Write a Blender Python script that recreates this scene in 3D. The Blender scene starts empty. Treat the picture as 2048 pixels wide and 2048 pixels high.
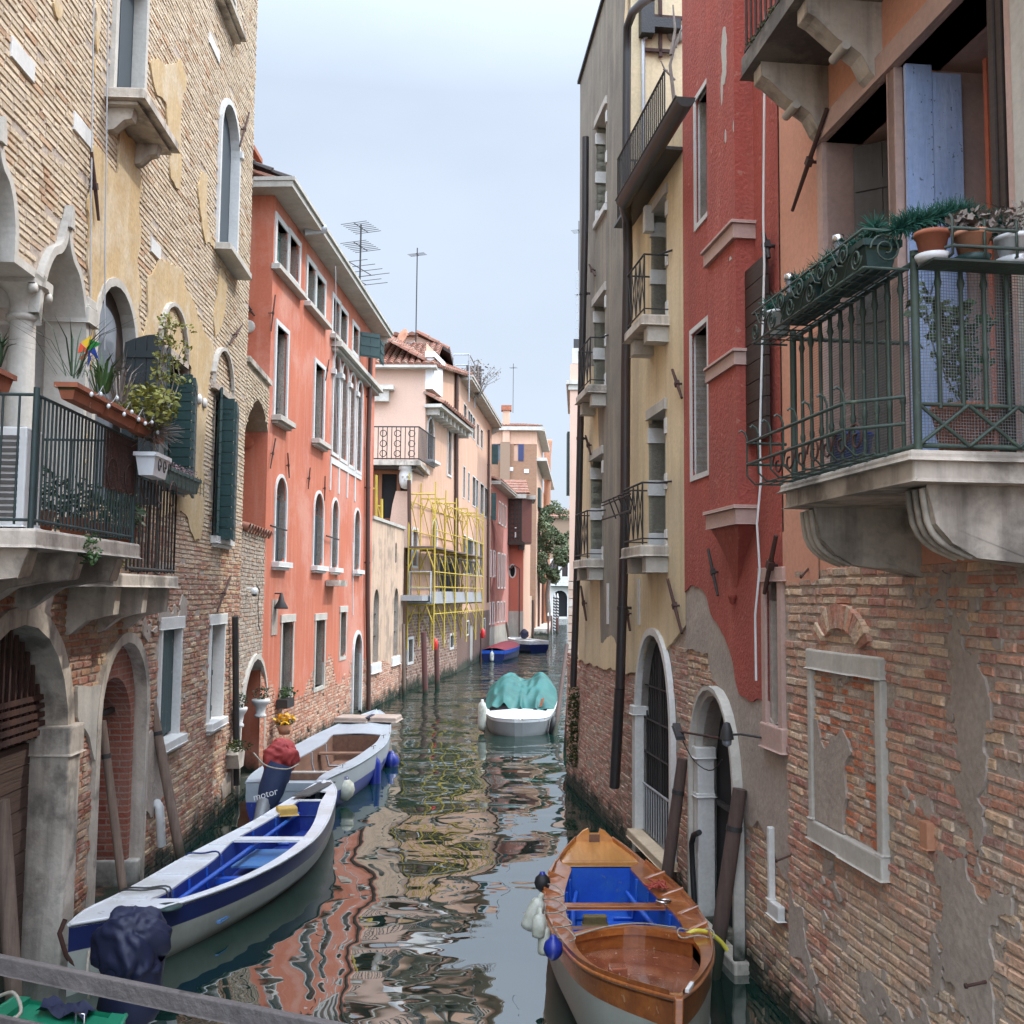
import bpy, math, random
import numpy as np
from mathutils import Vector, Matrix
from mathutils.geometry import tessellate_polygon
random.seed(7); RS = np.random.RandomState(11)
C = bpy.data.collections.new("scene_objects"); bpy.context.scene.collection.children.link(C)
sc = bpy.context.scene
R = math.radians
# ---------------------------------------------------------------- camera, world, sun, exposure
FPX = 2048.0; CAMH = 3.6; PITCH = math.atan(163/2048); ROLL = 0.009
cam = bpy.data.cameras.new("camera"); cam.sensor_width = 36; cam.lens = 36; cam.clip_end = 3000; cam.clip_start = 0.05
camo = bpy.data.objects.new("camera", cam); C.objects.link(camo)
camo.matrix_world = Matrix.Translation((0, 0, CAMH)) @ Matrix.Rotation(R(90)+PITCH, 4, 'X') @ Matrix.Rotation(ROLL, 4, 'Z')
sc.camera = camo
SUN_EL, SUN_AZ = 50.0, 66.0        # azimuth measured from +Y (the view axis) towards +X
wd = bpy.data.worlds.new("World"); sc.world = wd; wd.use_nodes = True
nt = wd.node_tree; nt.nodes.clear()
def nn(nt, t, **k):
    n = nt.nodes.new(t)
    for a, b in k.items(): setattr(n, a, b)
    return n
wo = nn(nt, 'ShaderNodeOutputWorld'); bg = nn(nt, 'ShaderNodeBackground'); bg.inputs[1].default_value = 0.10
sky = nn(nt, 'ShaderNodeTexSky', sky_type='NISHITA'); sky.sun_disc = False
sky.sun_elevation = R(SUN_EL); sky.sun_rotation = R(SUN_AZ); sky.air_density = 1.0; sky.dust_density = 2.5; sky.ozone_density = 1.0
tc = nn(nt, 'ShaderNodeTexCoord'); mp = nn(nt, 'ShaderNodeMapping'); mp.inputs['Scale'].default_value = (1.2, 1.2, 2.6)
nz = nn(nt, 'ShaderNodeTexNoise'); nz.inputs['Scale'].default_value = 1.6; nz.inputs['Detail'].default_value = 5; nz.inputs['Roughness'].default_value = .5
rp = nn(nt, 'ShaderNodeMapRange'); rp.inputs[1].default_value = .3; rp.inputs[2].default_value = .7; rp.inputs[3].default_value = .66; rp.inputs[4].default_value = .90
mx = nn(nt, 'ShaderNodeMix', data_type='RGBA'); mx.inputs[7].default_value = (6.9, 7.9, 9.3, 1)   # thin high cloud veil
nt.links.new(tc.outputs['Generated'], mp.inputs[0]); nt.links.new(mp.outputs[0], nz.inputs[0]); nt.links.new(nz.outputs[0], rp.inputs[0])
se = nn(nt, 'ShaderNodeSeparateXYZ'); nt.links.new(tc.outputs['Generated'], se.inputs[0])
gz = nn(nt, 'ShaderNodeMapRange'); gz.inputs[1].default_value = .45; gz.inputs[2].default_value = .95; gz.inputs[3].default_value = 1.0; gz.inputs[4].default_value = 3.8; nt.links.new(se.outputs[2], gz.inputs[0])  # sky overhead boosted out of view, added fill for the shaded walls
gy = nn(nt, 'ShaderNodeMapRange'); gy.inputs[1].default_value = .3; gy.inputs[2].default_value = -.8; gy.inputs[3].default_value = 1.0; gy.inputs[4].default_value = 3.7; nt.links.new(se.outputs[1], gy.inputs[0])  # sky behind the camera boosted likewise, added fill
gm_ = nn(nt, 'ShaderNodeMath', operation='MULTIPLY'); nt.links.new(gz.outputs[0], gm_.inputs[0]); nt.links.new(gy.outputs[0], gm_.inputs[1])
vs_ = nn(nt, 'ShaderNodeVectorMath', operation='SCALE'); nt.links.new(mx.outputs[2], vs_.inputs[0]); nt.links.new(gm_.outputs[0], vs_.inputs['Scale'])
nt.links.new(rp.outputs[0], mx.inputs[0]); nt.links.new(sky.outputs[0], mx.inputs[6]); nt.links.new(vs_.outputs[0], bg.inputs[0]); nt.links.new(bg.outputs[0], wo.inputs[0])
sl = bpy.data.lights.new("sun", 'SUN'); sl.energy = 2.1; sl.angle = R(1.5); sl.color = (1, .95, .87)
so = bpy.data.objects.new("sun", sl); C.objects.link(so)
sd = Vector((math.sin(R(SUN_AZ))*math.cos(R(SUN_EL)), math.cos(R(SUN_AZ))*math.cos(R(SUN_EL)), math.sin(R(SUN_EL))))
so.rotation_euler = sd.to_track_quat('Z', 'Y').to_euler()
sc.view_settings.view_transform = 'Standard'; sc.view_settings.look = 'None'; sc.view_settings.gamma = 1
sc.view_settings.use_curve_mapping = False; sc.view_settings.exposure = 0.24
sc.render.engine = 'CYCLES'; sc.cycles.max_bounces = 8; sc.cycles.diffuse_bounces = 4; sc.cycles.transparent_max_bounces = 12
sc.cycles.caustics_reflective = False; sc.cycles.caustics_refractive = False

# ---------------------------------------------------------------- measuring: photo pixel -> point on a real plane
def ray(x, y):
    u = (x-1024)/FPX; v = -(y-1024)/FPX; c, s = math.cos(ROLL), math.sin(ROLL)
    u, v = u*c-v*s, u*s+v*c
    return Vector((u, math.cos(PITCH)-v*math.sin(PITCH), math.sin(PITCH)+v*math.cos(PITCH)))
def G(x, y, z=0.0):
    d = ray(x, y); return Vector((0, 0, CAMH))+d*((z-CAMH)/d.z)
def GY(x, y, Y):
    d = ray(x, y); return Vector((0, 0, CAMH))+d*(Y/d.y)
def zf(ox, oy, s): return lambda x, y: (ox+x/s, oy+y/s)
z1, z2, z3, z4 = zf(0, 0, 3.773), zf(0, 512, 3.773), zf(0, 1024, 3.773), zf(0, 1536, 2.76)
z5, z6, z7, z8 = zf(460, 300, 3.864), zf(460, 780, 3.864), zf(700, 600, 4.83), zf(700, 950, 3.863)
b1, b2, b3, b4 = zf(940, 780, 6.037), zf(950, 1080, 6.438), zf(930, 1320, 8.05), zf(470, 1380, 5.855)
b5, b6, b7, b8 = zf(1120, 0, 3.715), zf(1120, 500, 3.715), zf(1120, 1000, 3.715), zf(1020, 1500, 3.525)
c1, c2, c3, c4 = zf(1360, 0, 3.45), zf(1440, 0, 3.178), zf(1480, 440, 2.928), zf(1360, 540, 2.758)
c5, c6, c7 = zf(1340, 1150, 3.22), zf(1500, 1050, 1.936), zf(440, 1150, 4.29)

class Fac:
    """vertical plane: s runs along it (away from the camera), z up, d outwards"""
    def __init__(f, A, B, nside):
        f.A = Vector((A[0], A[1])); D = Vector((B[0]-A[0], B[1]-A[1])); f.L = D.length; f.D = D.normalized()
        n = Vector((f.D.y, -f.D.x)); f.N = n if n.x*nside[0]+n.y*nside[1] > 0 else -n
    def P(f, s, z, d=0.0):
        q = f.A+f.D*s+f.N*d; return Vector((q.x, q.y, z))
    def uv(f, p, d=0.0):
        r = ray(*p); o = f.A+f.N*d; den = r.x*f.N.x+r.y*f.N.y
        t = (o.x*f.N.x+o.y*f.N.y)/den
        q = Vector((r.x*t, r.y*t)); return ((q-o).dot(f.D), CAMH+r.z*t)
    def quad(f, pts, d=0.0):
        """four px corners -> s0,s1,z0,z1 (two smallest s averaged ...)"""
        a = [f.uv(p, d) for p in pts]; ss = sorted(q[0] for q in a); zz = sorted(q[1] for q in a); n = len(a)//2
        return sum(ss[:n])/n, sum(ss[n:])/n, sum(zz[:n])/n, sum(zz[n:])/n
    def spx(f, x, y, d=0.0): return f.uv((x, y), d)[0]
    def zpx(f, x, y, d=0.0): return f.uv((x, y), d)[1]

# ---------------------------------------------------------------- mesh builder
class MB:
    def __init__(m): m.v = []; m.f = []; m.uv = []; m.c = []; m.mi = []; m.cur = 0; m.col = None; m.smooth = False; m.sm = []
    def add(m, vs, fs, uvs=None, cols=None):
        o = len(m.v); m.v += [tuple(p) for p in vs]
        for i, q in enumerate(fs):
            m.f.append([o+k for k in q]); m.uv.append(uvs[i] if uvs else None)
            m.c.append(cols[i] if cols else m.col); m.mi.append(m.cur); m.sm.append(m.smooth)
        return m
    def hexa(m, p):   # 8 pts: bottom 4, top 4
        return m.add(p, [(0, 1, 2, 3), (4, 5, 6, 7), (0, 1, 5, 4), (1, 2, 6, 5), (2, 3, 7, 6), (3, 0, 4, 7)])
    def box(m, F, s0, s1, z0, z1, d0, d1):
        P = F.P
        return m.hexa([P(s0, z0, d0), P(s1, z0, d0), P(s1, z0, d1), P(s0, z0, d1), P(s0, z1, d0), P(s1, z1, d0), P(s1, z1, d1), P(s0, z1, d1)])
    def wbox(m, x0, x1, y0, y1, z0, z1):
        return m.hexa([(x0, y0, z0), (x1, y0, z0), (x1, y1, z0), (x0, y1, z0), (x0, y0, z1), (x1, y0, z1), (x1, y1, z1), (x0, y1, z1)])
    def obox(m, c, ax, ay, az):   # centre and three half-axis vectors
        c, ax, ay, az = map(Vector, (c, ax, ay, az)); p = []
        for k in (-1, 1):
            for i, j in ((-1, -1), (1, -1), (1, 1), (-1, 1)): p.append(c+ax*i+ay*j+az*k)
        return m.hexa(p)
    def tube(m, pts, r, n=8, r1=None, cap=True, sm=True):
        pts = [Vector(p) for p in pts]; N = len(pts)
        if N < 2: return m
        rs = r if isinstance(r, (list, tuple)) else [r+((r if r1 is None else r1)-r)*i/(N-1) for i in range(N)]
        up = Vector((0, 0, 1)); vs = []; fs = []
        t0 = (pts[1]-pts[0]).normalized()
        if abs(t0.dot(up)) > .95: up = Vector((1, 0, 0))
        a = t0.cross(up).normalized()
        for i, p in enumerate(pts):
            t = (pts[min(i+1, N-1)]-pts[max(i-1, 0)]).normalized()
            a = (a-t*a.dot(t)).normalized(); b = t.cross(a)
            for k in range(n):
                w = 2*math.pi*k/n; vs.append(p+(a*math.cos(w)+b*math.sin(w))*rs[i])
        for i in range(N-1):
            for k in range(n): fs.append((i*n+k, i*n+(k+1) % n, (i+1)*n+(k+1) % n, (i+1)*n+k))
        sv = m.smooth; m.smooth = sm; m.add(vs, fs); m.smooth = False
        if cap: m.add(vs[:n], [tuple(range(n))]); m.add(vs[-n:], [tuple(range(n))])
        m.smooth = sv; return m
    def lathe(m, c, prof, n=16, ax=(0, 0, 1), sm=True):
        c = Vector(c); az = Vector(ax).normalized(); a = az.orthogonal().normalized(); b = az.cross(a); vs = []; fs = []
        for (r, z) in prof:
            for k in range(n):
                w = 2*math.pi*k/n; vs.append(c+az*z+(a*math.cos(w)+b*math.sin(w))*max(r, 1e-4))
        for i in range(len(prof)-1):
            for k in range(n): fs.append((i*n+k, i*n+(k+1) % n, (i+1)*n+(k+1) % n, (i+1)*n+k))
        sv = m.smooth; m.smooth = sm; m.add(vs, fs); m.smooth = sv; return m
    def prism(m, F, loop, d0, d1):
        n = len(loop); vs = [F.P(s, z, d0) for s, z in loop]+[F.P(s, z, d1) for s, z in loop]
        t = tessellate_polygon([[Vector((s, z, 0)) for s, z in loop]])
        fs = [tuple(q) for q in t]+[tuple(i+n for i in q) for q in t]+[(i, (i+1) % n, n+(i+1) % n, n+i) for i in range(n)]
        uv = [[loop[i % n] for i in q] for q in fs]
        return m.add(vs, fs, uv)
    def grid(m, rows, sm=True, close=False):
        nr, nc = len(rows), len(rows[0]); vs = [p for r in rows for p in r]; fs = []
        for i in range(nr-1):
            for k in range(nc-(0 if close else 1)): fs.append((i*nc+k, i*nc+(k+1) % nc, (i+1)*nc+(k+1) % nc, (i+1)*nc+k))
        sv = m.smooth; m.smooth = sm; m.add(vs, fs); m.smooth = sv; return m
WL = {}
def _base(vs):
    xs = [p[0] for p in vs]; ys = [p[1] for p in vs]; zs = [p[2] for p in vs]
    return Vector(((min(xs)+max(xs))/2, (min(ys)+max(ys))/2, min(zs)))
def O(name, mb, mats, parent=None, label=None, cat=None, group=None, kind=None, bevel=0):
    if not mb.v: return None
    loc = _base(mb.v); me = bpy.data.meshes.new(name)
    me.from_pydata([(p[0]-loc.x, p[1]-loc.y, p[2]-loc.z) for p in mb.v], [], mb.f)
    if not isinstance(mats, (list, tuple)): mats = [mats]
    for k in mats: me.materials.append(k)
    me.polygons.foreach_set('material_index', mb.mi); me.polygons.foreach_set('use_smooth', mb.sm)
    if any(u is not None for u in mb.uv):
        l = me.uv_layers.new(name='UVMap'); arr = []
        for f, u in zip(mb.f, mb.uv):
            if u is None: arr += [0.0, 0.0]*len(f)
            else:
                for q in u: arr += [q[0], q[1]]
        l.data.foreach_set('uv', arr)
    if any(c is not None for c in mb.c):
        a = me.color_attributes.new('Col', 'FLOAT_COLOR', 'CORNER'); arr = []
        for f, c in zip(mb.f, mb.c):
            c = c or (.5, .5, .5); arr += [c[0], c[1], c[2], 1.0]*len(f)
        a.data.foreach_set('color', arr)
    me.update(); o = bpy.data.objects.new(name, me); C.objects.link(o)
    if parent is not None: o.parent = parent; o.location = loc-WL[parent]
    else: o.location = loc
    WL[o] = loc
    if bevel:
        b = o.modifiers.new('bevel', 'BEVEL'); b.width = bevel; b.segments = 2; b.limit_method = 'ANGLE'; b.angle_limit = R(40)
    tag(o, label, cat, group, kind); return o
def tag(o, label=None, cat=None, group=None, kind=None):
    for k, v in (('label', label), ('category', cat), ('group', group), ('kind', kind)):
        if v: o[k] = v
    return o
def E(name, loc, label, cat, group=None):
    o = bpy.data.objects.new(name, None); C.objects.link(o); o.location = loc; o.empty_display_size = .2
    WL[o] = Vector(loc); return tag(o, label, cat, group)
def dup(o, delta, label=None, rot=None, first=True):
    """copy of a thing with its parts and sub-parts, moved by delta (and turned about its base)"""
    r = o.copy(); C.objects.link(r); r.location = Vector(o.location)+Vector(delta); WL[r] = WL[o]+Vector(delta)
    if rot: r.rotation_euler = (r.rotation_euler[0]+rot[0], r.rotation_euler[1]+rot[1], r.rotation_euler[2]+rot[2])
    if label: r['label'] = label
    for ch in list(o.children):
        c = ch.copy(); C.objects.link(c); c.parent = r; WL[c] = WL[ch]+Vector(delta)
        for g in list(ch.children):
            d = g.copy(); C.objects.link(d); d.parent = c
    return r

# ---------------------------------------------------------------- noise on numpy grids
def _h(ix, iy, sd):
    n = (ix.astype(np.int64)*374761393+iy.astype(np.int64)*668265263+sd*974634777) & 0x7fffffff
    n = ((n ^ (n >> 13))*1274126177) & 0x7fffffff
    return ((n ^ (n >> 16)) & 0xffff)/65535.0
def vnoise(x, y, sd=0):
    x = np.asarray(x, float); y = np.asarray(y, float); ix = np.floor(x); iy = np.floor(y); fx = x-ix; fy = y-iy
    fx = fx*fx*(3-2*fx); fy = fy*fy*(3-2*fy)
    a = _h(ix, iy, sd); b = _h(ix+1, iy, sd); c = _h(ix, iy+1, sd); d = _h(ix+1, iy+1, sd)
    return (a*(1-fx)+b*fx)*(1-fy)+(c*(1-fx)+d*fx)*fy
def fbm(x, y, sd=0, o=4, g=.5):
    x = np.asarray(x, float); y = np.asarray(y, float)
    t = 0; a = 1; w = 0
    for k in range(o): t = t+a*vnoise(x*2**k+k*17.3, y*2**k+k*9.1, sd+k); w += a; a *= g
    return t/w
def polysd(S, Z, loop):
    """signed distance, positive inside"""
    S = np.asarray(S, float); Z = np.asarray(Z, float); best = np.full(S.shape, 1e9); ins = np.zeros(S.shape, bool); n = len(loop)
    for i in range(n):
        ax, ay = loop[i]; bx, by = loop[(i+1) % n]; ex, ey = bx-ax, by-ay; L = ex*ex+ey*ey+1e-12
        t = np.clip(((S-ax)*ex+(Z-ay)*ey)/L, 0, 1); best = np.minimum(best, np.hypot(S-ax-t*ex, Z-ay-t*ey))
        cnd = ((ay > Z) != (by > Z)); xx = ax+(Z-ay)/((by-ay) if abs(by-ay) > 1e-9 else 1e-9)*ex; ins ^= cnd & (S < xx)
    return np.where(ins, best, -best)

# ---------------------------------------------------------------- walls
def rectl(s0, s1, z0, z1): return [(s0, z0), (s1, z0), (s1, z1), (s0, z1)]
def archl(s0, s1, z0, z1, kind='round', n=10):
    """door / window outline with an arched head reaching z1"""
    w = (s1-s0)/2; c = (s0+s1)/2; pts = [(s0, z0), (s1, z0)]
    if kind == 'round':
        zs = z1-w
        for k in range(n+1):
            a = math.pi*k/n; pts.append((c+w*math.cos(a), zs+w*math.sin(a)))
    elif kind == 'seg':
        r = w*.45; zs = z1-r
        for k in range(n+1):
            a = math.pi*k/n; pts.append((c+w*math.cos(a), zs+r*math.sin(a)))
    elif kind == 'pointed':
        h = w*1.45; zs = z1-h; m = n//2
        for k in range(m+1):
            t = k/m; pts.append((c+w*(1-t**1.9), zs+h*math.sin(t*math.pi/2)**1.0))
        for k in range(m-1, -1, -1):
            t = k/m; pts.append((c-w*(1-t**1.9), zs+h*math.sin(t*math.pi/2)))
    elif kind == 'ogee':
        h = w*1.95; zs = z1-h; m = n
        prof = []
        for k in range(m+1):
            t = k/m
            if t < .6: a = t/.6*math.radians(62); prof.append((math.cos(a), math.sin(a)*.80))
            else:
                q = (t-.6)/.4; x = .4695*(1-q)**1.7; prof.append((x, .706+.294*q**1.5))
        for x, z in prof: pts.append((c+w*x, zs+h*z))
        for x, z in prof[-2::-1]: pts.append((c-w*x, zs+h*z))
    if abs(pts[2][0]-pts[1][0]) < 1e-6 and abs(pts[2][1]-pts[1][1]) < 1e-6: pts.pop(2)
    return pts
def offs(loop, w):
    n = len(loop); A = sum(loop[i][0]*loop[(i+1) % n][1]-loop[(i+1) % n][0]*loop[i][1] for i in range(n)); sg = 1 if A > 0 else -1; out = []
    for i in range(n):
        p, q, r = Vector(loop[i-1]), Vector(loop[i]), Vector(loop[(i+1) % n]); e1 = (q-p).normalized(); e2 = (r-q).normalized()
        n1 = Vector((e1.y, -e1.x))*sg; n2 = Vector((e2.y, -e2.x))*sg; b = n1+n2
        if b.length < 1e-6: b = n1
        b = b.normalized(); k = max(.35, b.dot(n1)); v = q+b*(w/k); out.append((v.x, v.y))
    return out
def wall(mb, F, outer, holes, d=0.0, depth=.25, reveal=True):
    loops = [outer]+holes; flat = [p for l in loops for p in l]
    tris = tessellate_polygon([[Vector((s, z, 0)) for s, z in l] for l in loops])
    mb.add([F.P(s, z, d) for s, z in flat], [tuple(t) for t in tris], [[flat[i] for i in t] for t in tris])
    if reveal:
        for l in holes:
            n = len(l)
            for i in range(n):
                a, b = l[i], l[(i+1) % n]
                mb.add([F.P(a[0], a[1], d), F.P(b[0], b[1], d), F.P(b[0], b[1], d-depth), F.P(a[0], a[1], d-depth)], [(0, 1, 2, 3)],
                       [[(a[0], a[1]), (b[0], b[1]), (b[0]+depth, b[1]), (a[0]+depth, a[1])]])
    return mb
def band(mb, F, inner, w, d1, d0=-.02, dep=.22, bottom=True, outer=None):
    """moulded surround of an opening: front ring, outer edge and the reveal"""
    outer = outer or offs(inner, w); n = len(inner)
    for i in range(n):
        j = (i+1) % n
        if not bottom and i == 0: continue
        a, b, c, e = inner[i], inner[j], outer[j], outer[i]
        mb.add([F.P(*a, d1), F.P(*b, d1), F.P(*c, d1), F.P(*e, d1)], [(0, 1, 2, 3)], [[a, b, c, e]])
        mb.add([F.P(*e, d1), F.P(*c, d1), F.P(*c, d0), F.P(*e, d0)], [(0, 1, 2, 3)], [[e, c, c, e]])
        mb.add([F.P(*a, d1), F.P(*b, d1), F.P(*b, d1-dep), F.P(*a, d1-dep)], [(0, 1, 2, 3)], [[a, b, (b[0]+dep, b[1]), (a[0]+dep, a[1])]])
    return mb
def patch(mb, F, fn, box, cell, d1, d0, bow=0.0, holes=()):
    """layer of plaster wherever fn(s,z)>0, with a broken edge and a real thickness"""
    s0, s1, z0, z1 = box; ns = max(2, int((s1-s0)/cell)+1); nz_ = max(2, int((z1-z0)/cell)+1)
    ss = np.linspace(s0, s1, ns); zz = np.linspace(z0, z1, nz_); S, Z = np.meshgrid(ss, zz, indexing='ij')
    f = fn(S, Z)
    for h in holes:
        hs = [p[0] for p in h]; hz = [p[1] for p in h]
        m = (S > min(hs)-.3) & (S < max(hs)+.3) & (Z > min(hz)-.3) & (Z < max(hz)+.3)
        if m.any(): g = np.full(S.shape, 1e3); g[m] = -polysd(S[m], Z[m], h); f = np.minimum(f, g)
    dd = d1+bow*(fbm(S*1.3, Z*1.3, 5)-.5)
    vid = {}; vs = []; uv = []
    def V(k, s, z, d):
        if k not in vid: vid[k] = len(vs); vs.append(F.P(s, z, d)); uv.append((s, z))
        return vid[k]
    fs = []; rim = []
    # whole-solid rectangles are merged per column strip where flat (bow==0)
    for i in range(ns-1):
        k = 0
        while k < nz_-1:
            cs = [(i, k), (i+1, k), (i+1, k+1), (i, k+1)]; v = [f[c] for c in cs]
            if all(q > 0 for q in v):
                k2 = k+1
                if bow == 0:
                    while k2 < nz_-1 and f[i, k2+1] > 0 and f[i+1, k2+1] > 0: k2 += 1
                cs = [(i, k), (i+1, k), (i+1, k2), (i, k2)]
                fs.append(tuple(V(c, ss[c[0]], zz[c[1]], dd[c]) for c in cs)); k = k2; continue
            if any(q > 0 for q in v):
                poly = []; cr = []
                for a in range(4):
                    c, e = cs[a], cs[(a+1) % 4]; va, vb = f[c], f[e]
                    if va > 0: poly.append(V(c, ss[c[0]], zz[c[1]], dd[c]))
                    if (va > 0) != (vb > 0):
                        t = va/(va-vb); key = ('x',)+tuple(sorted((c, e)))
                        q = V(key, ss[c[0]]*(1-t)+ss[e[0]]*t, zz[c[1]]*(1-t)+zz[e[1]]*t, dd[c]*(1-t)+dd[e]*t)
                        poly.append(q); cr.append(q)
                if len(poly) >= 3: fs.append(tuple(poly))
                if len(cr) == 2: rim.append(tuple(cr))
            k += 1
    mb.add(vs, fs, [[uv[i] for i in q] for q in fs])
    for a, b in rim:
        pa, pb = Vector(vs[a]), Vector(vs[b]); n3 = Vector((F.N.x, F.N.y, 0))
        mb.add([pa, pb, pb-n3*(d1-d0), pa-n3*(d1-d0)], [(0, 1, 2, 3)], [[uv[a], uv[b], uv[b], uv[a]]])
    return mb
def bricks(mb, F, box, pal, holes=(), L=.25, H=.062, gap=.012, prot=(.006, .02), jit=.006, keep=None, seed=0, margin=0.0, ch=.007, miss=.02):
    """every brick of a wall face as a chamfered, slightly shaken block with its own fired colour"""
    rs = np.random.RandomState(seed+1); s0, s1, z0, z1 = box; row = 0; z = z0; items = []
    while z < z1-.02:
        h = H*(1+rs.uniform(-.08, .08)); s = s0-(L*.5 if row % 2 else 0)-rs.uniform(0, .05)
        while s < s1:
            l = (L if rs.rand() > .3 else L*.5)*(1+rs.uniform(-.1, .1)); a, b = max(s, s0), min(s+l, s1)
            if b-a > .05: items.append((a, b, z, min(z+h, z1)))
            s += l+gap
        z += h+gap; row += 1
    A = np.array(items); cx = (A[:, 0]+A[:, 1])/2; cz = (A[:, 2]+A[:, 3])/2; ok = np.ones(len(A), bool)
    for hh in holes:
        for fs_, fz in ((.5, .5), (.02, .02), (.98, .02), (.02, .98), (.98, .98)):
            ok &= polysd(A[:, 0]*(1-fs_)+A[:, 1]*fs_, A[:, 2]*(1-fz)+A[:, 3]*fz, hh) <= margin
    if keep is not None: ok &= keep(cx, cz)
    ok &= rs.rand(len(A)) > miss
    wv = (fbm(cx*.9, cz*.9, seed+3)-.5)
    for (a, b, z_, zt), k, x, y, w in zip(items, ok, cx, cz, wv):
        if not k: continue
        p = rs.uniform(*prot); j = lambda q=jit: rs.uniform(-q, q); yo = w*.03
        cn = ch
        o = [F.P(a+j(), z_+yo+j(), -.01), F.P(b+j(), z_+yo+j(), -.01), F.P(b+j(), zt+yo+j(), -.01), F.P(a+j(), zt+yo+j(), -.01)]
        i_ = [F.P(a+cn+j(), z_+yo+cn+j(), p+j(jit*.6)), F.P(b-cn+j(), z_+yo+cn+j(), p+j(jit*.6)), F.P(b-cn+j(), zt+yo-cn+j(), p+j(jit*.6)), F.P(a+cn+j(), zt+yo-cn+j(), p+j(jit*.6))]
        c = pal(x, y, rs); u4 = [(a, z_), (b, z_), (b, zt), (a, zt)]
        mb.add(o+i_, [(4, 5, 6, 7), (0, 1, 5, 4), (1, 2, 6, 5), (2, 3, 7, 6), (3, 0, 4, 7)], [u4]*5, [c]*5)
    return mb
def mixc(a, b, t): return tuple(a[i]*(1-t)+b[i]*t for i in range(3))
def palf(cols, ws=None, var=.18):
    ws = np.array(ws or [1]*len(cols), float); ws /= ws.sum()
    def f(x, y, rs):
        c = cols[rs.choice(len(cols), p=ws)]; k = 1+rs.uniform(-var, var); return tuple(min(1, q*k) for q in c)
    return f
def crm(pts, n):
    """Catmull-Rom through pts, n samples"""
    P = [Vector(p) for p in pts]; P = [P[0]*2-P[1]]+P+[P[-1]*2-P[-2]]; m = len(P)-3; out = []
    for k in range(n):
        t = k/(n-1)*m; i = min(int(t), m-1); t -= i; a, b, c, d = P[i:i+4]
        out.append(.5*((2*b)+(c-a)*t+(2*a-5*b+4*c-d)*t*t+(3*b-a-3*c+d)*t**3))
    return out
def rnd(a, b): return random.uniform(a, b)

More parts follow.
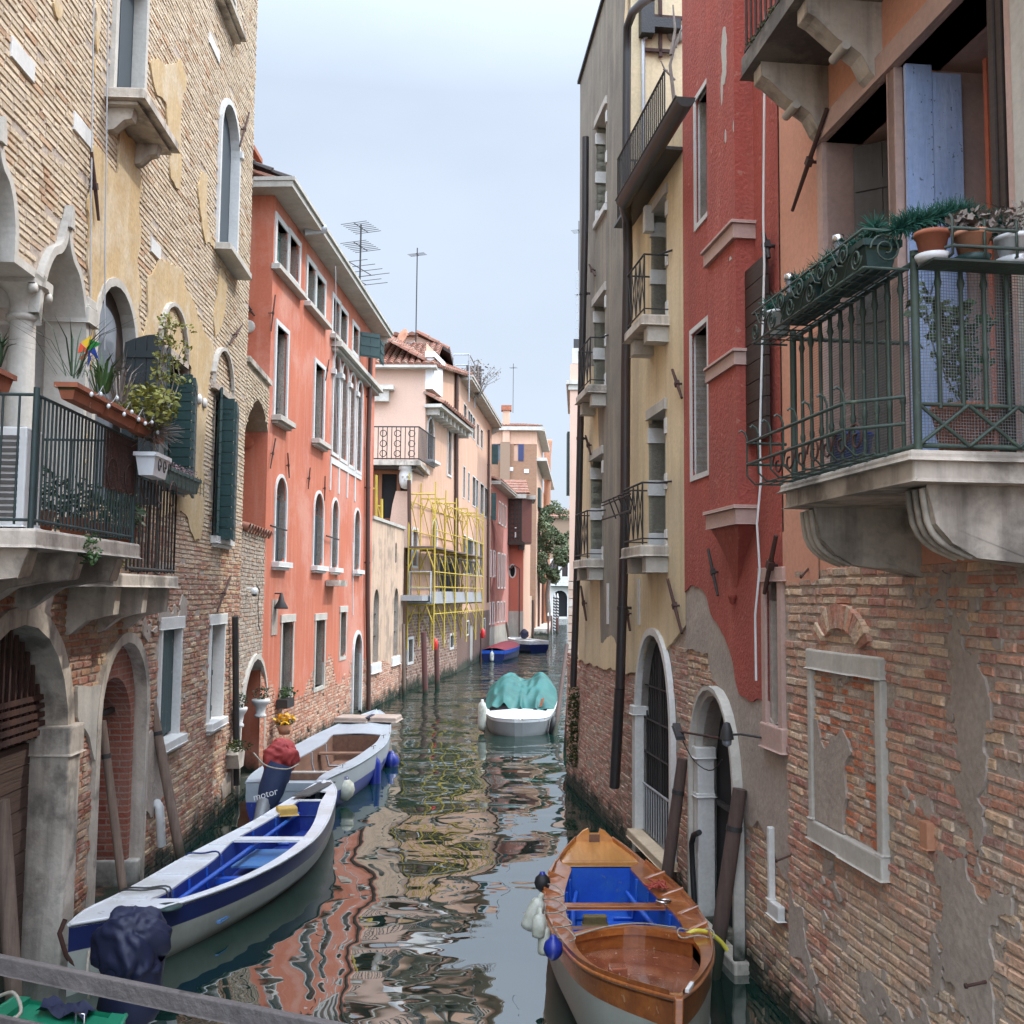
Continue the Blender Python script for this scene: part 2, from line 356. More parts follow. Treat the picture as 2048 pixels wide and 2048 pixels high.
# ---------------------------------------------------------------- materials
def mat(name, c1, c2=None, sc1=2.0, rough=.8, bump=.0, bsc=30, streak=None, stk=.5, blot=None, blk=.5, bls=.6, metal=0, spec=None, attr=False,
        algae=0, grain=.12, gsc=25, brick=None, coat=0, wood=False, bdist=.02, trans=0, speck=None):
    m = bpy.data.materials.new(name); m.use_nodes = True; t = m.node_tree; b = t.nodes['Principled BSDF']; L = t.links.new
    geo = nn(t, 'ShaderNodeNewGeometry'); pos = geo.outputs['Position']
    def noise(sc_, det=4, vec=None, rg=.55):
        n = nn(t, 'ShaderNodeTexNoise'); n.inputs['Scale'].default_value = sc_; n.inputs['Detail'].default_value = det; n.inputs['Roughness'].default_value = rg
        L(vec or pos, n.inputs['Vector']); return n.outputs[0]
    def mr(x, a, bb, lo=0, hi=1):
        n = nn(t, 'ShaderNodeMapRange'); n.inputs[1].default_value = a; n.inputs[2].default_value = bb; n.inputs[3].default_value = lo; n.inputs[4].default_value = hi
        L(x, n.inputs[0]); return n.outputs[0]
    def mixx(f, a, bb, bt='MIX'):
        n = nn(t, 'ShaderNodeMix', data_type='RGBA', blend_type=bt)
        for s_, v in ((0, f), (6, a), (7, bb)):
            if isinstance(v, tuple): n.inputs[s_].default_value = v if len(v) == 4 else v+(1,)
            elif isinstance(v, (int, float)): n.inputs[s_].default_value = v
            else: L(v, n.inputs[s_])
        return n.outputs[2]
    if wood:
        mp_ = nn(t, 'ShaderNodeMapping'); mp_.inputs['Scale'].default_value = wood; L(pos, mp_.inputs[0]); wv = mp_.outputs[0]
        col = mixx(mr(noise(sc1, 6, wv), .3, .7), c1, c2 or tuple(q*.6 for q in c1))
    elif attr:
        a = nn(t, 'ShaderNodeAttribute'); a.attribute_name = 'Col'; col = a.outputs['Color']
        if c2: col = mixx(mr(noise(sc1, 5), .45, .7), col, c2)
    elif brick:
        uv = nn(t, 'ShaderNodeUVMap'); bt = nn(t, 'ShaderNodeTexBrick'); L(uv.outputs[0], bt.inputs['Vector'])
        bt.inputs['Scale'].default_value = 1; bt.inputs['Brick Width'].default_value = .26; bt.inputs['Row Height'].default_value = .075
        bt.inputs['Mortar Size'].default_value = .009; bt.inputs['Color1'].default_value = c1+(1,); bt.inputs['Color2'].default_value = c2+(1,); bt.inputs['Mortar'].default_value = brick+(1,)
        col = mixx(mr(noise(3, 5), .4, .75, 0, .55), bt.outputs['Color'], brick)
    else:
        col = mixx(mr(noise(sc1, 6), .3, .7), c1, c2 or tuple(q*.86 for q in c1))
    if blot: col = mixx(mr(noise(bls, 7, None, .62), .5, .62, 0, blk), col, blot)
    if streak:
        mp_ = nn(t, 'ShaderNodeMapping'); mp_.inputs['Scale'].default_value = (3.2, 3.2, .28); L(pos, mp_.inputs[0])
        col = mixx(mr(noise(1.6, 7, mp_.outputs[0], .6), .48, .72, 0, stk), col, streak)
    if speck: col = mixx(mr(noise(speck[1], 3), .66, .70, 0, .8), col, speck[0])
    if grain: col = mixx(1.0, col, mixx(mr(noise(gsc, 5), .25, .75), (1-grain,)*3, (1+grain*.6,)*3), 'MULTIPLY')
    if algae:
        sp = nn(t, 'ShaderNodeSeparateXYZ'); L(pos, sp.inputs[0]); ad = nn(t, 'ShaderNodeMath', operation='MULTIPLY_ADD'); L(noise(2.4, 6), ad.inputs[0]); ad.inputs[1].default_value = -1.0
        L(sp.outputs[2], ad.inputs[2]); f = mr(ad.outputs[0], algae-1.22, algae-.92, 1, 0)
        col = mixx(f, col, (.018, .024, .012))
    L(col, b.inputs['Base Color']); b.inputs['Roughness'].default_value = rough; b.inputs['Metallic'].default_value = metal
    if spec is not None: b.inputs['Specular IOR Level'].default_value = spec
    if coat: b.inputs['Coat Weight'].default_value = coat; b.inputs['Coat Roughness'].default_value = .08
    if trans: b.inputs['Transmission Weight'].default_value = trans
    if bump:
        bn = nn(t, 'ShaderNodeBump'); bn.inputs['Strength'].default_value = bump; bn.inputs['Distance'].default_value = bdist
        h = noise(bsc, 6, wv if wood else None)
        if brick:
            ma = nn(t, 'ShaderNodeMath', operation='MULTIPLY_ADD'); L(bt.outputs['Fac'], ma.inputs[0]); ma.inputs[1].default_value = -1.2; L(h, ma.inputs[2]); h = ma.outputs[0]
        L(h, bn.inputs['Height']); L(bn.outputs[0], b.inputs['Normal'])
    return m
M = {}
M['brick'] = mat('brick', (.4, .2, .1), (.48, .39, .31), sc1=7, attr=True, rough=.9, bump=.9, bsc=28, grain=.3, gsc=30, algae=.85, bdist=.02)
M['brick_pale'] = mat('brick_pale', (.4, .2, .1), (.58, .48, .35), sc1=1.3, attr=True, rough=.9, bump=.6, bsc=30, grain=.22, gsc=30)
M['mortar'] = mat('mortar', (.48, .40, .33), (.36, .30, .25), sc1=4, rough=.95, bump=.8, bsc=25, grain=.25, algae=.9)
M['mortar_pale'] = mat('mortar_pale', (.46, .38, .28), (.33, .26, .18), sc1=3, rough=.95, bump=.6, bsc=25, grain=.2)
M['cement'] = mat('cement', (.44, .37, .31), (.34, .28, .235), sc1=2.5, rough=.9, bump=.5, bsc=14, grain=.2, algae=.85, speck=((.36, .32, .27), 9))
M['ochre'] = mat('ochre_plaster', (.54, .385, .20), (.43, .30, .15), sc1=1.8, rough=.9, bump=.35, bsc=9, streak=(.60, .49, .33), stk=.7, grain=.2, blot=(.62, .53, .40), blk=.55, bls=1.8)
M['cream'] = mat('cream_plaster', (.76, .62, .40), (.68, .53, .32), sc1=.9, rough=.9, bump=.2, bsc=10, streak=(.36, .30, .20), stk=.45, blot=(.30, .28, .23), blk=.25, bls=.5, algae=.8)
M['greyplaster'] = mat('grey_stained_plaster', (.25, .225, .18), (.175, .155, .13), sc1=1.4, rough=.9, bump=.35, bsc=9, streak=(.42, .36, .26), stk=.6, algae=.8)
M['red'] = mat('red_plaster', (.41, .085, .060), (.33, .068, .048), sc1=1.1, rough=.85, bump=.75, bsc=26, streak=(.46, .14, .10), stk=.5, blot=(.30, .075, .055), blk=.6, bls=.7, grain=.14, speck=((.45, .18, .13), 11), algae=.8)
M['pinkplaster'] = mat('salmon_plaster', (.68, .34, .23), (.60, .28, .18), sc1=.9, rough=.9, bump=.12, bsc=8, streak=(.60, .32, .20), stk=.5)
M['orangewall'] = mat('orange_plaster', (.55, .165, .09), (.46, .125, .07), sc1=.7, rough=.9, bump=.15, bsc=7, streak=(.56, .25, .17), stk=.75, blot=(.60, .29, .22), blk=.7, bls=.5, algae=.8)
M['orangeside'] = M['orangewall']
M['peach'] = mat('peach_plaster', (.60, .37, .26), (.54, .325, .22), sc1=.5, rough=.9, streak=(.70, .50, .37), stk=.5)
M['pinkwhite'] = mat('pale_pink_plaster', (.62, .42, .32), (.56, .37, .28), sc1=.5, rough=.9, streak=(.50, .36, .29), stk=.4)
M['rose'] = mat('rose_plaster', (.62, .24, .20), (.56, .25, .21), sc1=.5, rough=.9, streak=(.64, .38, .33), stk=.5, algae=.7)
M['salmon'] = mat('salmon_wall', (.60, .19, .13), (.54, .165, .115), sc1=.5, rough=.9, streak=(.52, .25, .18), stk=.4, algae=.7)
M['garden'] = mat('stained_garden_plaster', (.60, .43, .31), (.52, .36, .25), sc1=1, rough=.9, streak=(.24, .18, .14), stk=.7, blot=(.27, .20, .15), blk=.7, bls=1.1, bump=.2)
M['stone'] = mat('istrian_stone', (.56, .53, .47), (.42, .39, .34), sc1=2.2, rough=.75, bump=.25, bsc=18, streak=(.25, .23, .20), stk=.35, algae=.85)
M['stonedirty'] = mat('weathered_stone', (.60, .54, .46), (.44, .38, .31), sc1=2.2, rough=.8, bump=.5, bsc=12, streak=(.12, .10, .085), stk=.8, blot=(.10, .09, .075), blk=.7, bls=1.8)
M['marble'] = mat('white_marble', (.66, .65, .62), (.55, .54, .51), sc1=2.2, rough=.6, bump=.15, bsc=14, algae=.7)
M['reveal'] = mat('grey_reveal', (.36, .35, .28), (.30, .29, .23), sc1=1.2, rough=.9)
M['crust'] = mat('black_crusted_stone', (.13, .115, .10), (.08, .072, .065), sc1=2, rough=.9, bump=.5, bsc=10, blot=(.30, .26, .21), blk=.5, bls=2.2)
M['pinkstone'] = mat('pink_stone', (.52, .35, .29), (.45, .31, .27), sc1=4, rough=.8, bump=.3, bsc=18)
M['whitepl'] = mat('white_plaster', (.78, .77, .76), (.70, .69, .68), sc1=1.2, rough=.9)
M['tile'] = mat('roof_tile', (.30, .125, .08), (.17, .075, .05), sc1=5, rough=.9, bump=.3, bsc=20, blot=(.30, .24, .18), blk=.6, bls=2.5, grain=.3, gsc=8)
M['gshut'] = mat('green_shutter', (.018, .052, .048), (.014, .040, .038), sc1=3, rough=.55, bump=.1)
M['gdark'] = mat('dark_shutter', (.016, .024, .026), (.022, .030, .032), sc1=3, rough=.5, bump=.1)
M['slate'] = mat('slate_shutter', (.040, .055, .068), (.05, .068, .080), sc1=2, rough=.6)
M['oldgreen'] = mat('peeling_green_wood', (.045, .085, .085), (.03, .055, .058), sc1=2, wood=(14, 14, 1), rough=.8, bump=.6, bsc=3, speck=((.24, .23, .19), 7))
M['teal'] = mat('teal_shutter', (.11, .21, .18), (.085, .16, .14), rough=.7)
M['brownshut'] = mat('brown_board', (.028, .017, .013), (.040, .024, .018), sc1=3, wood=(1, 1, 9), rough=.6, bump=.2, bsc=4)
M['greyshut'] = mat('grey_board', (.10, .095, .09), (.075, .07, .065), sc1=2, wood=(8, 8, .8), rough=.75, bump=.3, bsc=3)
M['blueshut'] = mat('faded_blue_board', (.30, .40, .64), (.38, .47, .68), sc1=1.6, wood=(5, 5, 1), rough=.7, bump=.7, bsc=6, speck=((.08, .09, .13), 34), bdist=.01)
M['dark'] = mat('dark_interior', (.008, .008, .009), rough=.9, grain=0)
M['glass'] = mat('window_glass', (.012, .015, .018), (.02, .022, .026), rough=.05, grain=0)
M['glassgrey'] = mat('grey_pane', (.20, .22, .25), (.14, .16, .18), rough=.2, grain=0)
M['iron'] = mat('black_iron', (.018, .018, .019), (.03, .025, .022), sc1=6, rough=.6, bump=.3, bsc=40)
M['greeniron'] = mat('green_iron', (.045, .075, .055), (.028, .040, .032), sc1=5, rough=.6, bump=.3, bsc=40, speck=((.10, .13, .09), 14))
M['tealiron'] = mat('blue_green_iron', (.025, .055, .055), (.018, .03, .03), sc1=5, rough=.6)
M['rust'] = mat('rusty_iron', (.075, .030, .020), (.045, .022, .018), sc1=5, rough=.8, bump=.4, bsc=30)
M['pipe'] = mat('dark_downpipe', (.022, .020, .020), (.030, .024, .024), sc1=1.2, rough=.45, blot=(.06, .024, .018), blk=.5, bls=.8)
M['pipebrown'] = mat('brown_downpipe', (.08, .035, .025), (.06, .028, .02), sc1=1.2, rough=.5)
M['gutter'] = mat('gutter_metal', (.045, .045, .042), (.06, .058, .052), sc1=2, rough=.4, metal=.4)
M['zinc'] = mat('zinc', (.42, .43, .44), (.34, .35, .36), sc1=2, rough=.5, metal=.3)
M['whiteplastic'] = mat('white_plastic', (.72, .73, .72), (.64, .65, .64), rough=.4, grain=.04)
M['yellow'] = mat('yellow_tube', (.56, .40, .05), (.46, .33, .045), sc1=3, rough=.5)
M['plank'] = mat('weathered_plank', (.17, .115, .085), (.10, .068, .052), sc1=2.5, wood=(6, 6, .8), rough=.9, bump=.5, bsc=3)
M['door'] = mat('old_door_wood', (.085, .050, .038), (.055, .034, .027), sc1=2.5, wood=(.7, .7, 12), rough=.85, bump=.6, bsc=3, algae=.8)
M['post'] = mat('mooring_post_wood', (.22, .155, .115), (.13, .090, .070), sc1=2.6, wood=(9, 9, .5), rough=.85, bump=.6, bsc=3, algae=.9)
M['postdark'] = mat('dark_mooring_post', (.10, .062, .05), (.06, .04, .034), sc1=2.6, wood=(9, 9, .5), rough=.85, bump=.6, bsc=3, algae=.9)
M['varnish'] = mat('varnished_wood', (.44, .145, .030), (.26, .070, .018), sc1=2.2, wood=(1.2, 9, 9), rough=.28, bump=.05, bsc=5, coat=.7, grain=.14, blot=(.20, .060, .020), blk=.6, bls=2.4, speck=((.50, .30, .16), 15))
M['varnishlight'] = mat('light_varnished_wood', (.62, .29, .085), (.52, .22, .055), sc1=2.2, wood=(9, 1.2, 9), rough=.25, coat=.8, grain=.06)
M['varnishred'] = mat('red_varnished_panel', (.34, .11, .055), (.17, .050, .03), sc1=1.8, wood=(5, 1.1, 5), rough=.18, coat=1, grain=.12, blot=(.44, .22, .14), blk=.55, bls=2.2, speck=((.55, .42, .34), 20))
M['blueboat'] = mat('blue_boat_paint', (.014, .095, .50), (.010, .070, .40), sc1=2, rough=.45, grain=.12, blot=(.03, .14, .42), blk=.6, bls=3, speck=((.10, .16, .26), 16))
M['navy'] = mat('navy_boat_paint', (.012, .022, .10), (.010, .017, .075), sc1=2, rough=.3, grain=.05)
M['deepblue'] = mat('deep_blue_paint', (.016, .040, .27), (.011, .026, .19), sc1=2, rough=.45, grain=.12, blot=(.03, .07, .24), blk=.6, bls=3, speck=((.10, .13, .22), 15))
M['lightblue'] = mat('worn_light_blue', (.045, .17, .42), (.10, .20, .36), sc1=5, rough=.6)
M['whiteboat'] = mat('white_boat_paint', (.74, .76, .78), (.66, .67, .69), sc1=2, rough=.35, grain=.06, blot=(.50, .48, .42), blk=.5, bls=2.2, speck=((.30, .28, .24), 13))
M['hullgrey'] = mat('pale_hull_paint', (.38, .40, .36), (.32, .34, .30), sc1=1.5, rough=.4, grain=.06, blot=(.20, .21, .16), blk=.4, bls=1.2)
M['shadehull'] = mat('shaded_hull', (.20, .21, .21), (.15, .16, .16), sc1=1.5, rough=.4, grain=.05)  # shade on the white boat's lower hull, put into a darker grey
M['greyboat'] = mat('grey_boat_paint', (.34, .39, .43), (.28, .32, .36), sc1=2, rough=.45, grain=.06)
M['boatwood'] = mat('worn_boat_wood', (.20, .105, .065), (.13, .065, .042), sc1=2, wood=(6, 1, 6), rough=.7)
M['greenboat'] = mat('green_boat_paint', (.012, .20, .105), (.009, .155, .085), sc1=2, rough=.4, grain=.1)
M['navycloth'] = mat('navy_cover', (.008, .011, .036), (.011, .015, .048), sc1=3, rough=.6, bump=.3, bsc=5)
M['redcloth'] = mat('red_cover', (.42, .055, .050), (.33, .042, .040), sc1=3, rough=.7, bump=.3, bsc=6)
M['bluecloth'] = mat('dark_blue_cloth', (.030, .048, .115), (.022, .036, .088), sc1=3, rough=.7, bump=.3, bsc=6)
M['tarp'] = mat('teal_tarpaulin', (.010, .125, .11), (.009, .085, .08), sc1=3, rough=.45, bump=.2, bsc=5, grain=.05)
M['tan'] = mat('tan_canvas', (.42, .33, .27), (.30, .24, .20), sc1=4, rough=.8)
M['fender'] = mat('dirty_white_fender', (.56, .57, .50), (.42, .43, .36), sc1=5, rough=.5, blot=(.20, .21, .14), blk=.5, bls=5)
M['fblue'] = mat('blue_fender', (.012, .030, .26), (.010, .022, .19), rough=.35, grain=.05)
M['black'] = mat('black_rubber', (.012, .012, .013), rough=.6)
M['rope'] = mat('rope', (.40, .36, .30), (.28, .25, .20), sc1=30, rough=.9)
M['ropeblue'] = mat('blue_rope', (.02, .04, .16), rough=.9)
M['ropered'] = mat('red_rope', (.40, .07, .05), rough=.9)
M['hose'] = mat('yellow_hose', (.72, .62, .08), rough=.5)
M['terra'] = mat('terracotta', (.40, .135, .065), (.27, .09, .05), sc1=5, rough=.85, speck=((.5, .33, .24), 12))
M['terrapale'] = mat('pale_terracotta', (.52, .25, .15), (.45, .21, .12), sc1=5, rough=.8)
M['leaf'] = mat('leaf_green', (.055, .12, .025), (.03, .07, .016), sc1=9, rough=.6, grain=.3, gsc=20)
M['leafyel'] = mat('yellow_green_leaf', (.26, .24, .04), (.13, .15, .03), sc1=9, rough=.6)
M['leafdark'] = mat('dark_leaf', (.022, .05, .022), (.035, .07, .028), sc1=7, rough=.6)
M['garland'] = mat('pine_garland', (.012, .085, .062), (.02, .11, .07), sc1=9, rough=.7)
M['dry'] = mat('dry_grey_plant', (.26, .22, .19), (.17, .14, .12), sc1=9, rough=.9)
M['heather'] = mat('pink_heather', (.36, .22, .25), (.20, .13, .14), sc1=12, rough=.9)
M['flower'] = mat('yellow_flower', (.80, .48, .02), (.75, .36, .02), rough=.7)
M['olive'] = mat('olive_foliage', (.15, .18, .09), (.085, .11, .05), sc1=1.5, rough=.7, grain=.3, gsc=3)
M['moss'] = mat('moss', (.035, .05, .015), (.06, .075, .02), sc1=8, rough=.95)
M['steel'] = mat('brushed_steel', (.55, .55, .54), rough=.25, metal=1, grain=0)
M['ledge'] = mat('pale_ledge', (.64, .60, .54), (.56, .52, .46), rough=.8)
M['railiron'] = mat('rail_iron', (.075, .068, .068), (.13, .115, .11), sc1=7, rough=.55, bump=.5, bsc=30, speck=((.03, .024, .022), 9), metal=.2)
M['redpole'] = mat('faded_red_pole', (.13, .040, .034), (.09, .045, .038), sc1=3, rough=.85, algae=.8)
M['signred'] = mat('red_lamp', (.7, .02, .02), rough=.4)
for nme, col in (('pin_blue', (.02, .10, .6)), ('pin_green', (.02, .35, .06)), ('pin_yellow', (.8, .5, .02)), ('pin_red', (.7, .08, .03)), ('curtain', (.01, .42, .26)), ('bucket', (.01, .05, .30))):
    M[nme] = mat(nme, col, rough=.5, grain=.05)
def net_mat():
    m = bpy.data.materials.new('netting'); m.use_nodes = True; t = m.node_tree; b = t.nodes['Principled BSDF']; L = t.links.new
    uv = nn(t, 'ShaderNodeUVMap'); bt = nn(t, 'ShaderNodeTexBrick'); bt.offset = 0; bt.inputs['Scale'].default_value = 1; L(uv.outputs[0], bt.inputs['Vector'])
    bt.inputs['Brick Width'].default_value = .016; bt.inputs['Row Height'].default_value = .016; bt.inputs['Mortar Size'].default_value = .0015; bt.inputs['Mortar Smooth'].default_value = 0
    L(bt.outputs['Fac'], b.inputs['Alpha']); b.inputs['Base Color'].default_value = (.16, .17, .17, 1); b.inputs['Roughness'].default_value = .7
    return m
M['net'] = net_mat()
# ================================================================ helpers for facades
def apx(F, Lp, Rp, Tp, Bp, kind='round', n=12):
    a, b = sorted((F.uv(Lp)[0], F.uv(Rp)[0])); return archl(a, b, F.uv(Bp)[1], F.uv(Tp)[1], kind, n)
def rpx(F, *pts): return rectl(*F.quad(pts))
def lb(l): xs = [p[0] for p in l]; zs = [p[1] for p in l]; return min(xs), max(xs), min(zs), max(zs)
def window(F, par, loop, frame='stone', fw=.10, fd=.03, pane='glass', inset=.22, sill=0, sillm=None, name='window', label=None, lintel=0, mull=None, board=False, bottom=True, ledge=.07):
    s0, s1, z0, z1 = lb(loop); p = MB().prism(F, offs(loop, .02), -inset-.03, -inset)
    w = O(name, p, M[pane], par, label=label)
    if fw:
        O('frame', band(MB(), F, loop, fw, fd, dep=inset+fd, bottom=bottom), M[frame], w)
    if mull:
        q = MB(); c = (s0+s1)/2; q.box(F, c-.025, c+.025, z0, z1-.02, -inset, -inset+.035)
        for k in range(1, mull): zz = z0+(z1-z0)*k/mull; q.box(F, s0, c-.025, zz-.012, zz+.012, -inset, -inset+.02); q.box(F, c+.025, s1, zz-.012, zz+.012, -inset, -inset+.02)
        O('mullion', q, M['greyshut'], w)
    if board:
        q = MB(); n = 3
        for k in range(n): a = s0+(s1-s0)*k/n; q.box(F, a+.006, a+(s1-s0)/n-.006, z0+.01, (z1 if len(loop) == 4 else z1-(s1-s0)*.55)-.01, -inset, -inset+.03)
        for zz in (z0+(z1-z0)*.15, z0+(z1-z0)*.78): q.box(F, s0+.02, s1-.02, zz, zz+.03, -inset+.03, -inset+.045)
        O('shutter', q, M[board], w)
    if sill:
        q = MB(); e = ledge; q.box(F, s0-fw-e, s1+fw+e, z0-.11, z0-.002, -inset+.02, sill); q.box(F, s0-fw-e*.4, s1+fw+e*.4, z0-.17, z0-.112, -.02, sill*.6)
        O('sill', q, M[sillm or frame], w, bevel=.01)
    if lintel:
        O('lintel', MB().box(F, s0-fw-.06, s1+fw+.06, z1+.003, z1+lintel, -.02, fd+.012), M[frame], w, bevel=.008)
    return w
def leaf(F, par, hs, hd, width, z0, z1, ang, dirn, m, n=8, vert=False, name='shutter', top=0.0, label=None, th=.035):
    """open shutter leaf hinged at (hs,hd); ang from the wall outwards"""
    a = R(ang); u = Vector((dirn*math.cos(a), math.sin(a))); v = Vector((-u.y*dirn, u.x*dirn)); q = MB()
    def pt(x, y, z): return F.P(hs+u.x*x+v.x*y, z, hd+u.y*x+v.y*y)
    def bx(x0, x1, y0, y1, za, zb, zc=None): zc = zb if zc is None else zc; q.hexa([pt(x0, y0, za), pt(x1, y0, za), pt(x1, y1, za), pt(x0, y1, za), pt(x0, y0, zb), pt(x1, y0, zc), pt(x1, y1, zc), pt(x0, y1, zb)])
    if vert:
        for k in range(n):
            x0 = width*k/n+.003; x1 = width*(k+1)/n-.003; bx(x0, x1, 0, th, z0, z1-top*(1-k/n)**2, z1-top*(1-(k+1)/n)**2)
        for f in (.12, .5, .88): bx(.02, width-.02, th, th+.018, z0+(z1-z0)*f-.04, z0+(z1-z0)*f+.04)
    else:
        g = .006
        for k in range(n):
            za = z0+(z1-z0)*k/n+g; zb = z0+(z1-z0)*(k+1)/n-g; bx(.0, width, 0, th, za, zb)
        bx(0.01, width-.01, th*.25, th*.75, z0, z1)
        for f in (.1, .9): bx(-.02, width*.75, th, th+.008, z0+(z1-z0)*f-.02, z0+(z1-z0)*f+.02)
    return O(name, q, M[m], par, label=label)
def anchor(F, par, p, q, r=.022, d=.07, m='rust'):
    a, b = F.uv(p, d), F.uv(q, d); A, B = F.P(a[0], a[1], d), F.P(b[0], b[1], d); c = A.lerp(B, .5); n = F.P(0, 0, 1)-F.P(0, 0, 0)
    mb = MB(); mb.tube([A, c, B], [r*.8, r, r*.7], 6); mb.obox(c, (B-A).normalized()*r*1.5, n*r*1.1, (B-A).normalized().cross(n)*r*1.3); mb.tube([c, c-n*(d+.05)], r*.6, 6)
    return O('wall_anchor', mb, M[m], par)
def pipe(F, par, pts, r, m='pipe', d=.10, name='downpipe', brk=True, d_list=None):
    P = []
    for i, p in enumerate(pts):
        dd = d_list[i] if d_list else d; a = F.uv(p, dd); P.append(F.P(a[0], a[1], dd))
    mb = MB().tube(P, r, 12); 
    if brk:
        for i in range(len(P)-1):
            L = (P[i+1]-P[i]).length; k = int(L/2.2)
            for j in range(k):
                c = P[i].lerp(P[i+1], (j+.5)/k); t = (P[i+1]-P[i]).normalized(); mb.tube([c-t*.025, c+t*.025], r*1.14, 12)
                nn_ = F.P(0, 0, 1)-F.P(0, 0, 0); mb.obox(c-nn_*(r*1.2), t*.02, nn_*.05, t.cross(nn_)*.012)
    return O(name, mb, M[m], par)
def body(F, par, s0, s1, z1, depth, m, z0=-.6, d0=-.4, name='side_wall'):
    return O(name, MB().box(F, s0, s1, z0, z1, -depth, d0), M[m], par)
def eave(F, par, s0, s1, z, out, th=.16, m='stone', gut=True, bk=None, bw=.16, bh=.28, bo=None):
    mb = MB(); mb.box(F, s0, s1, z, z+th*.6, -.3, out); mb.box(F, s0-.02, s1+.02, z+th*.6+.003, z+th, -.3, out+.05)
    o = O('cornice', mb, M[m], par)
    if bk:
        n = int((s1-s0)/bk)
        for k in range(n+1):
            q = MB()
            c = s0+.15+(s1-s0-.3)*k/n; prof = [(-.02, z-bh), (.05, z-bh), ((bo or out)*.55, z-bh*.72), ((bo or out)*.93, z-bh*.45), ((bo or out)*.93, z-.003), (-.02, z-.003)]
            vs = [F.P(c-bw/2, zz, d) for d, zz in prof]+[F.P(c+bw/2, zz, d) for d, zz in prof]; N = len(prof)
            q.add(vs, [tuple(range(N)), tuple(range(N, 2*N))]+[(i, (i+1) % N, N+(i+1) % N, N+i) for i in range(N)])
        O('bracket_row', q, M[m], o)
    return o
def tiles(mb, P0, P1, up, rows, cols, w=None, r=None):
    """barrel tiles: P0->P1 eave line, up = vector from eave to ridge"""
    P0, P1, up = Vector(P0), Vector(P1), Vector(up); e = (P1-P0)/cols; n = e.cross(up).normalized(); n = n if n.z > 0 else -n; r = r or e.length*.36
    mb.add([P0-n*.01, P1-n*.01, P1+up-n*.01, P0+up-n*.01], [(0, 1, 2, 3)])
    for i in range(cols):
        for j in range(rows):
            a = P0+e*(i+.5)+up*(j/rows)+n*rnd(0, .012); b = P0+e*(i+.5)+up*((j+1.12)/rows)+n*(rnd(0, .01)-.015); k = rnd(-.06, .06)*r; vs = []
            for c, rr in ((a, r*1.05), (b, r*.85)):
                for w_ in range(5):
                    t = math.pi*w_/4; vs.append(c+e.normalized()*(math.cos(t)*rr+k)+n*math.sin(t)*rr)
            mb.add(vs, [(q, q+1, q+6, q+5) for q in range(4)]+[(0, 1, 2, 3, 4)])
    return mb
def leaves(mb, c, rad, n, size, flat=.4, seed=0, shape=None):
    rs = random.Random(seed); c = Vector(c)
    for _ in range(n):
        while True:
            v = Vector((rs.uniform(-1, 1), rs.uniform(-1, 1), rs.uniform(-1, 1)))
            if v.length < 1: break
        p = c+Vector((v.x*rad[0], v.y*rad[1], v.z*rad[2])); a = Vector((rs.gauss(0, 1), rs.gauss(0, 1), rs.gauss(0, .6))).normalized(); b = a.cross(Vector((rs.gauss(0, 1), rs.gauss(0, 1), rs.gauss(0, 1)))).normalized()
        s = size*rs.uniform(.6, 1.3)
        mb.add([p-a*s, p+b*s*flat, p+a*s, p-b*s*flat], [(0, 1, 2, 3)])
    return mb
def blades(mb, c, n, h, sp, w=.008, seed=0, droop=.4):
    rs = random.Random(seed); c = Vector(c)
    for _ in range(n):
        a = rs.uniform(0, 6.28); o = Vector((math.cos(a), math.sin(a), 0)); p0 = c+o*rs.uniform(0, sp*.3)+Vector((0, 0, 0)); hh = h*rs.uniform(.5, 1.1); e = o*sp*rs.uniform(.4, 1.3)
        pts = [p0, p0+e*.35+Vector((0, 0, hh*.6)), p0+e+Vector((0, 0, hh*(1-droop*rs.random())))]; t = o.cross(Vector((0, 0, 1)))*w
        mb.add([pts[0]-t, pts[0]+t, pts[1]+t*.9, pts[1]-t*.9, pts[2]], [(0, 1, 2, 3), (3, 2, 4)])
    return mb

def facing(F, par, xa, xb, xc, zt, z0, m, n, vert=False):
    """leaf standing out from the wall, plus its folded half lying along the wall"""
    s = F.spx(xa, 900); P = F.P(s, 0, 0); w = (xb-1024)/FPX*P.y-P.x; w = max(.15, w); leaf(F, par, s, .0, w/F.N.x*.98, z0, zt, 92, 1, m, n=n, vert=vert, top=.10 if vert else 0)
    d = w*.96; sb = F.spx(xb, 900, d); sc = F.spx(xc, 900, d*.6); L = min(1.1, max(.25, sc-s)); leaf(F, par, s+.01, d, L, z0, zt-.03, -R(0)-math.degrees(math.atan2(d*.45, L)), 1, m, n=13)

# ================================================================ water
wm = bpy.data.materials.new('canal_water'); wm.use_nodes = True; t = wm.node_tree; b = t.nodes['Principled BSDF']; L = t.links.new
geo = nn(t, 'ShaderNodeNewGeometry')
def wnoise(sc_, st, det, rg=.5, dist=0):
    mp_ = nn(t, 'ShaderNodeMapping'); mp_.inputs['Scale'].default_value = st; L(geo.outputs['Position'], mp_.inputs[0])
    n = nn(t, 'ShaderNodeTexNoise'); n.inputs['Scale'].default_value = sc_; n.inputs['Detail'].default_value = det; n.inputs['Roughness'].default_value = rg; n.inputs['Distortion'].default_value = dist
    L(mp_.outputs[0], n.inputs['Vector']); return n.outputs[0]
def bumpn(h, st, di, prev=None):
    bn = nn(t, 'ShaderNodeBump'); bn.inputs['Strength'].default_value = st; bn.inputs['Distance'].default_value = di; L(h, bn.inputs['Height'])
    if prev: L(prev, bn.inputs['Normal'])
    return bn.outputs[0]
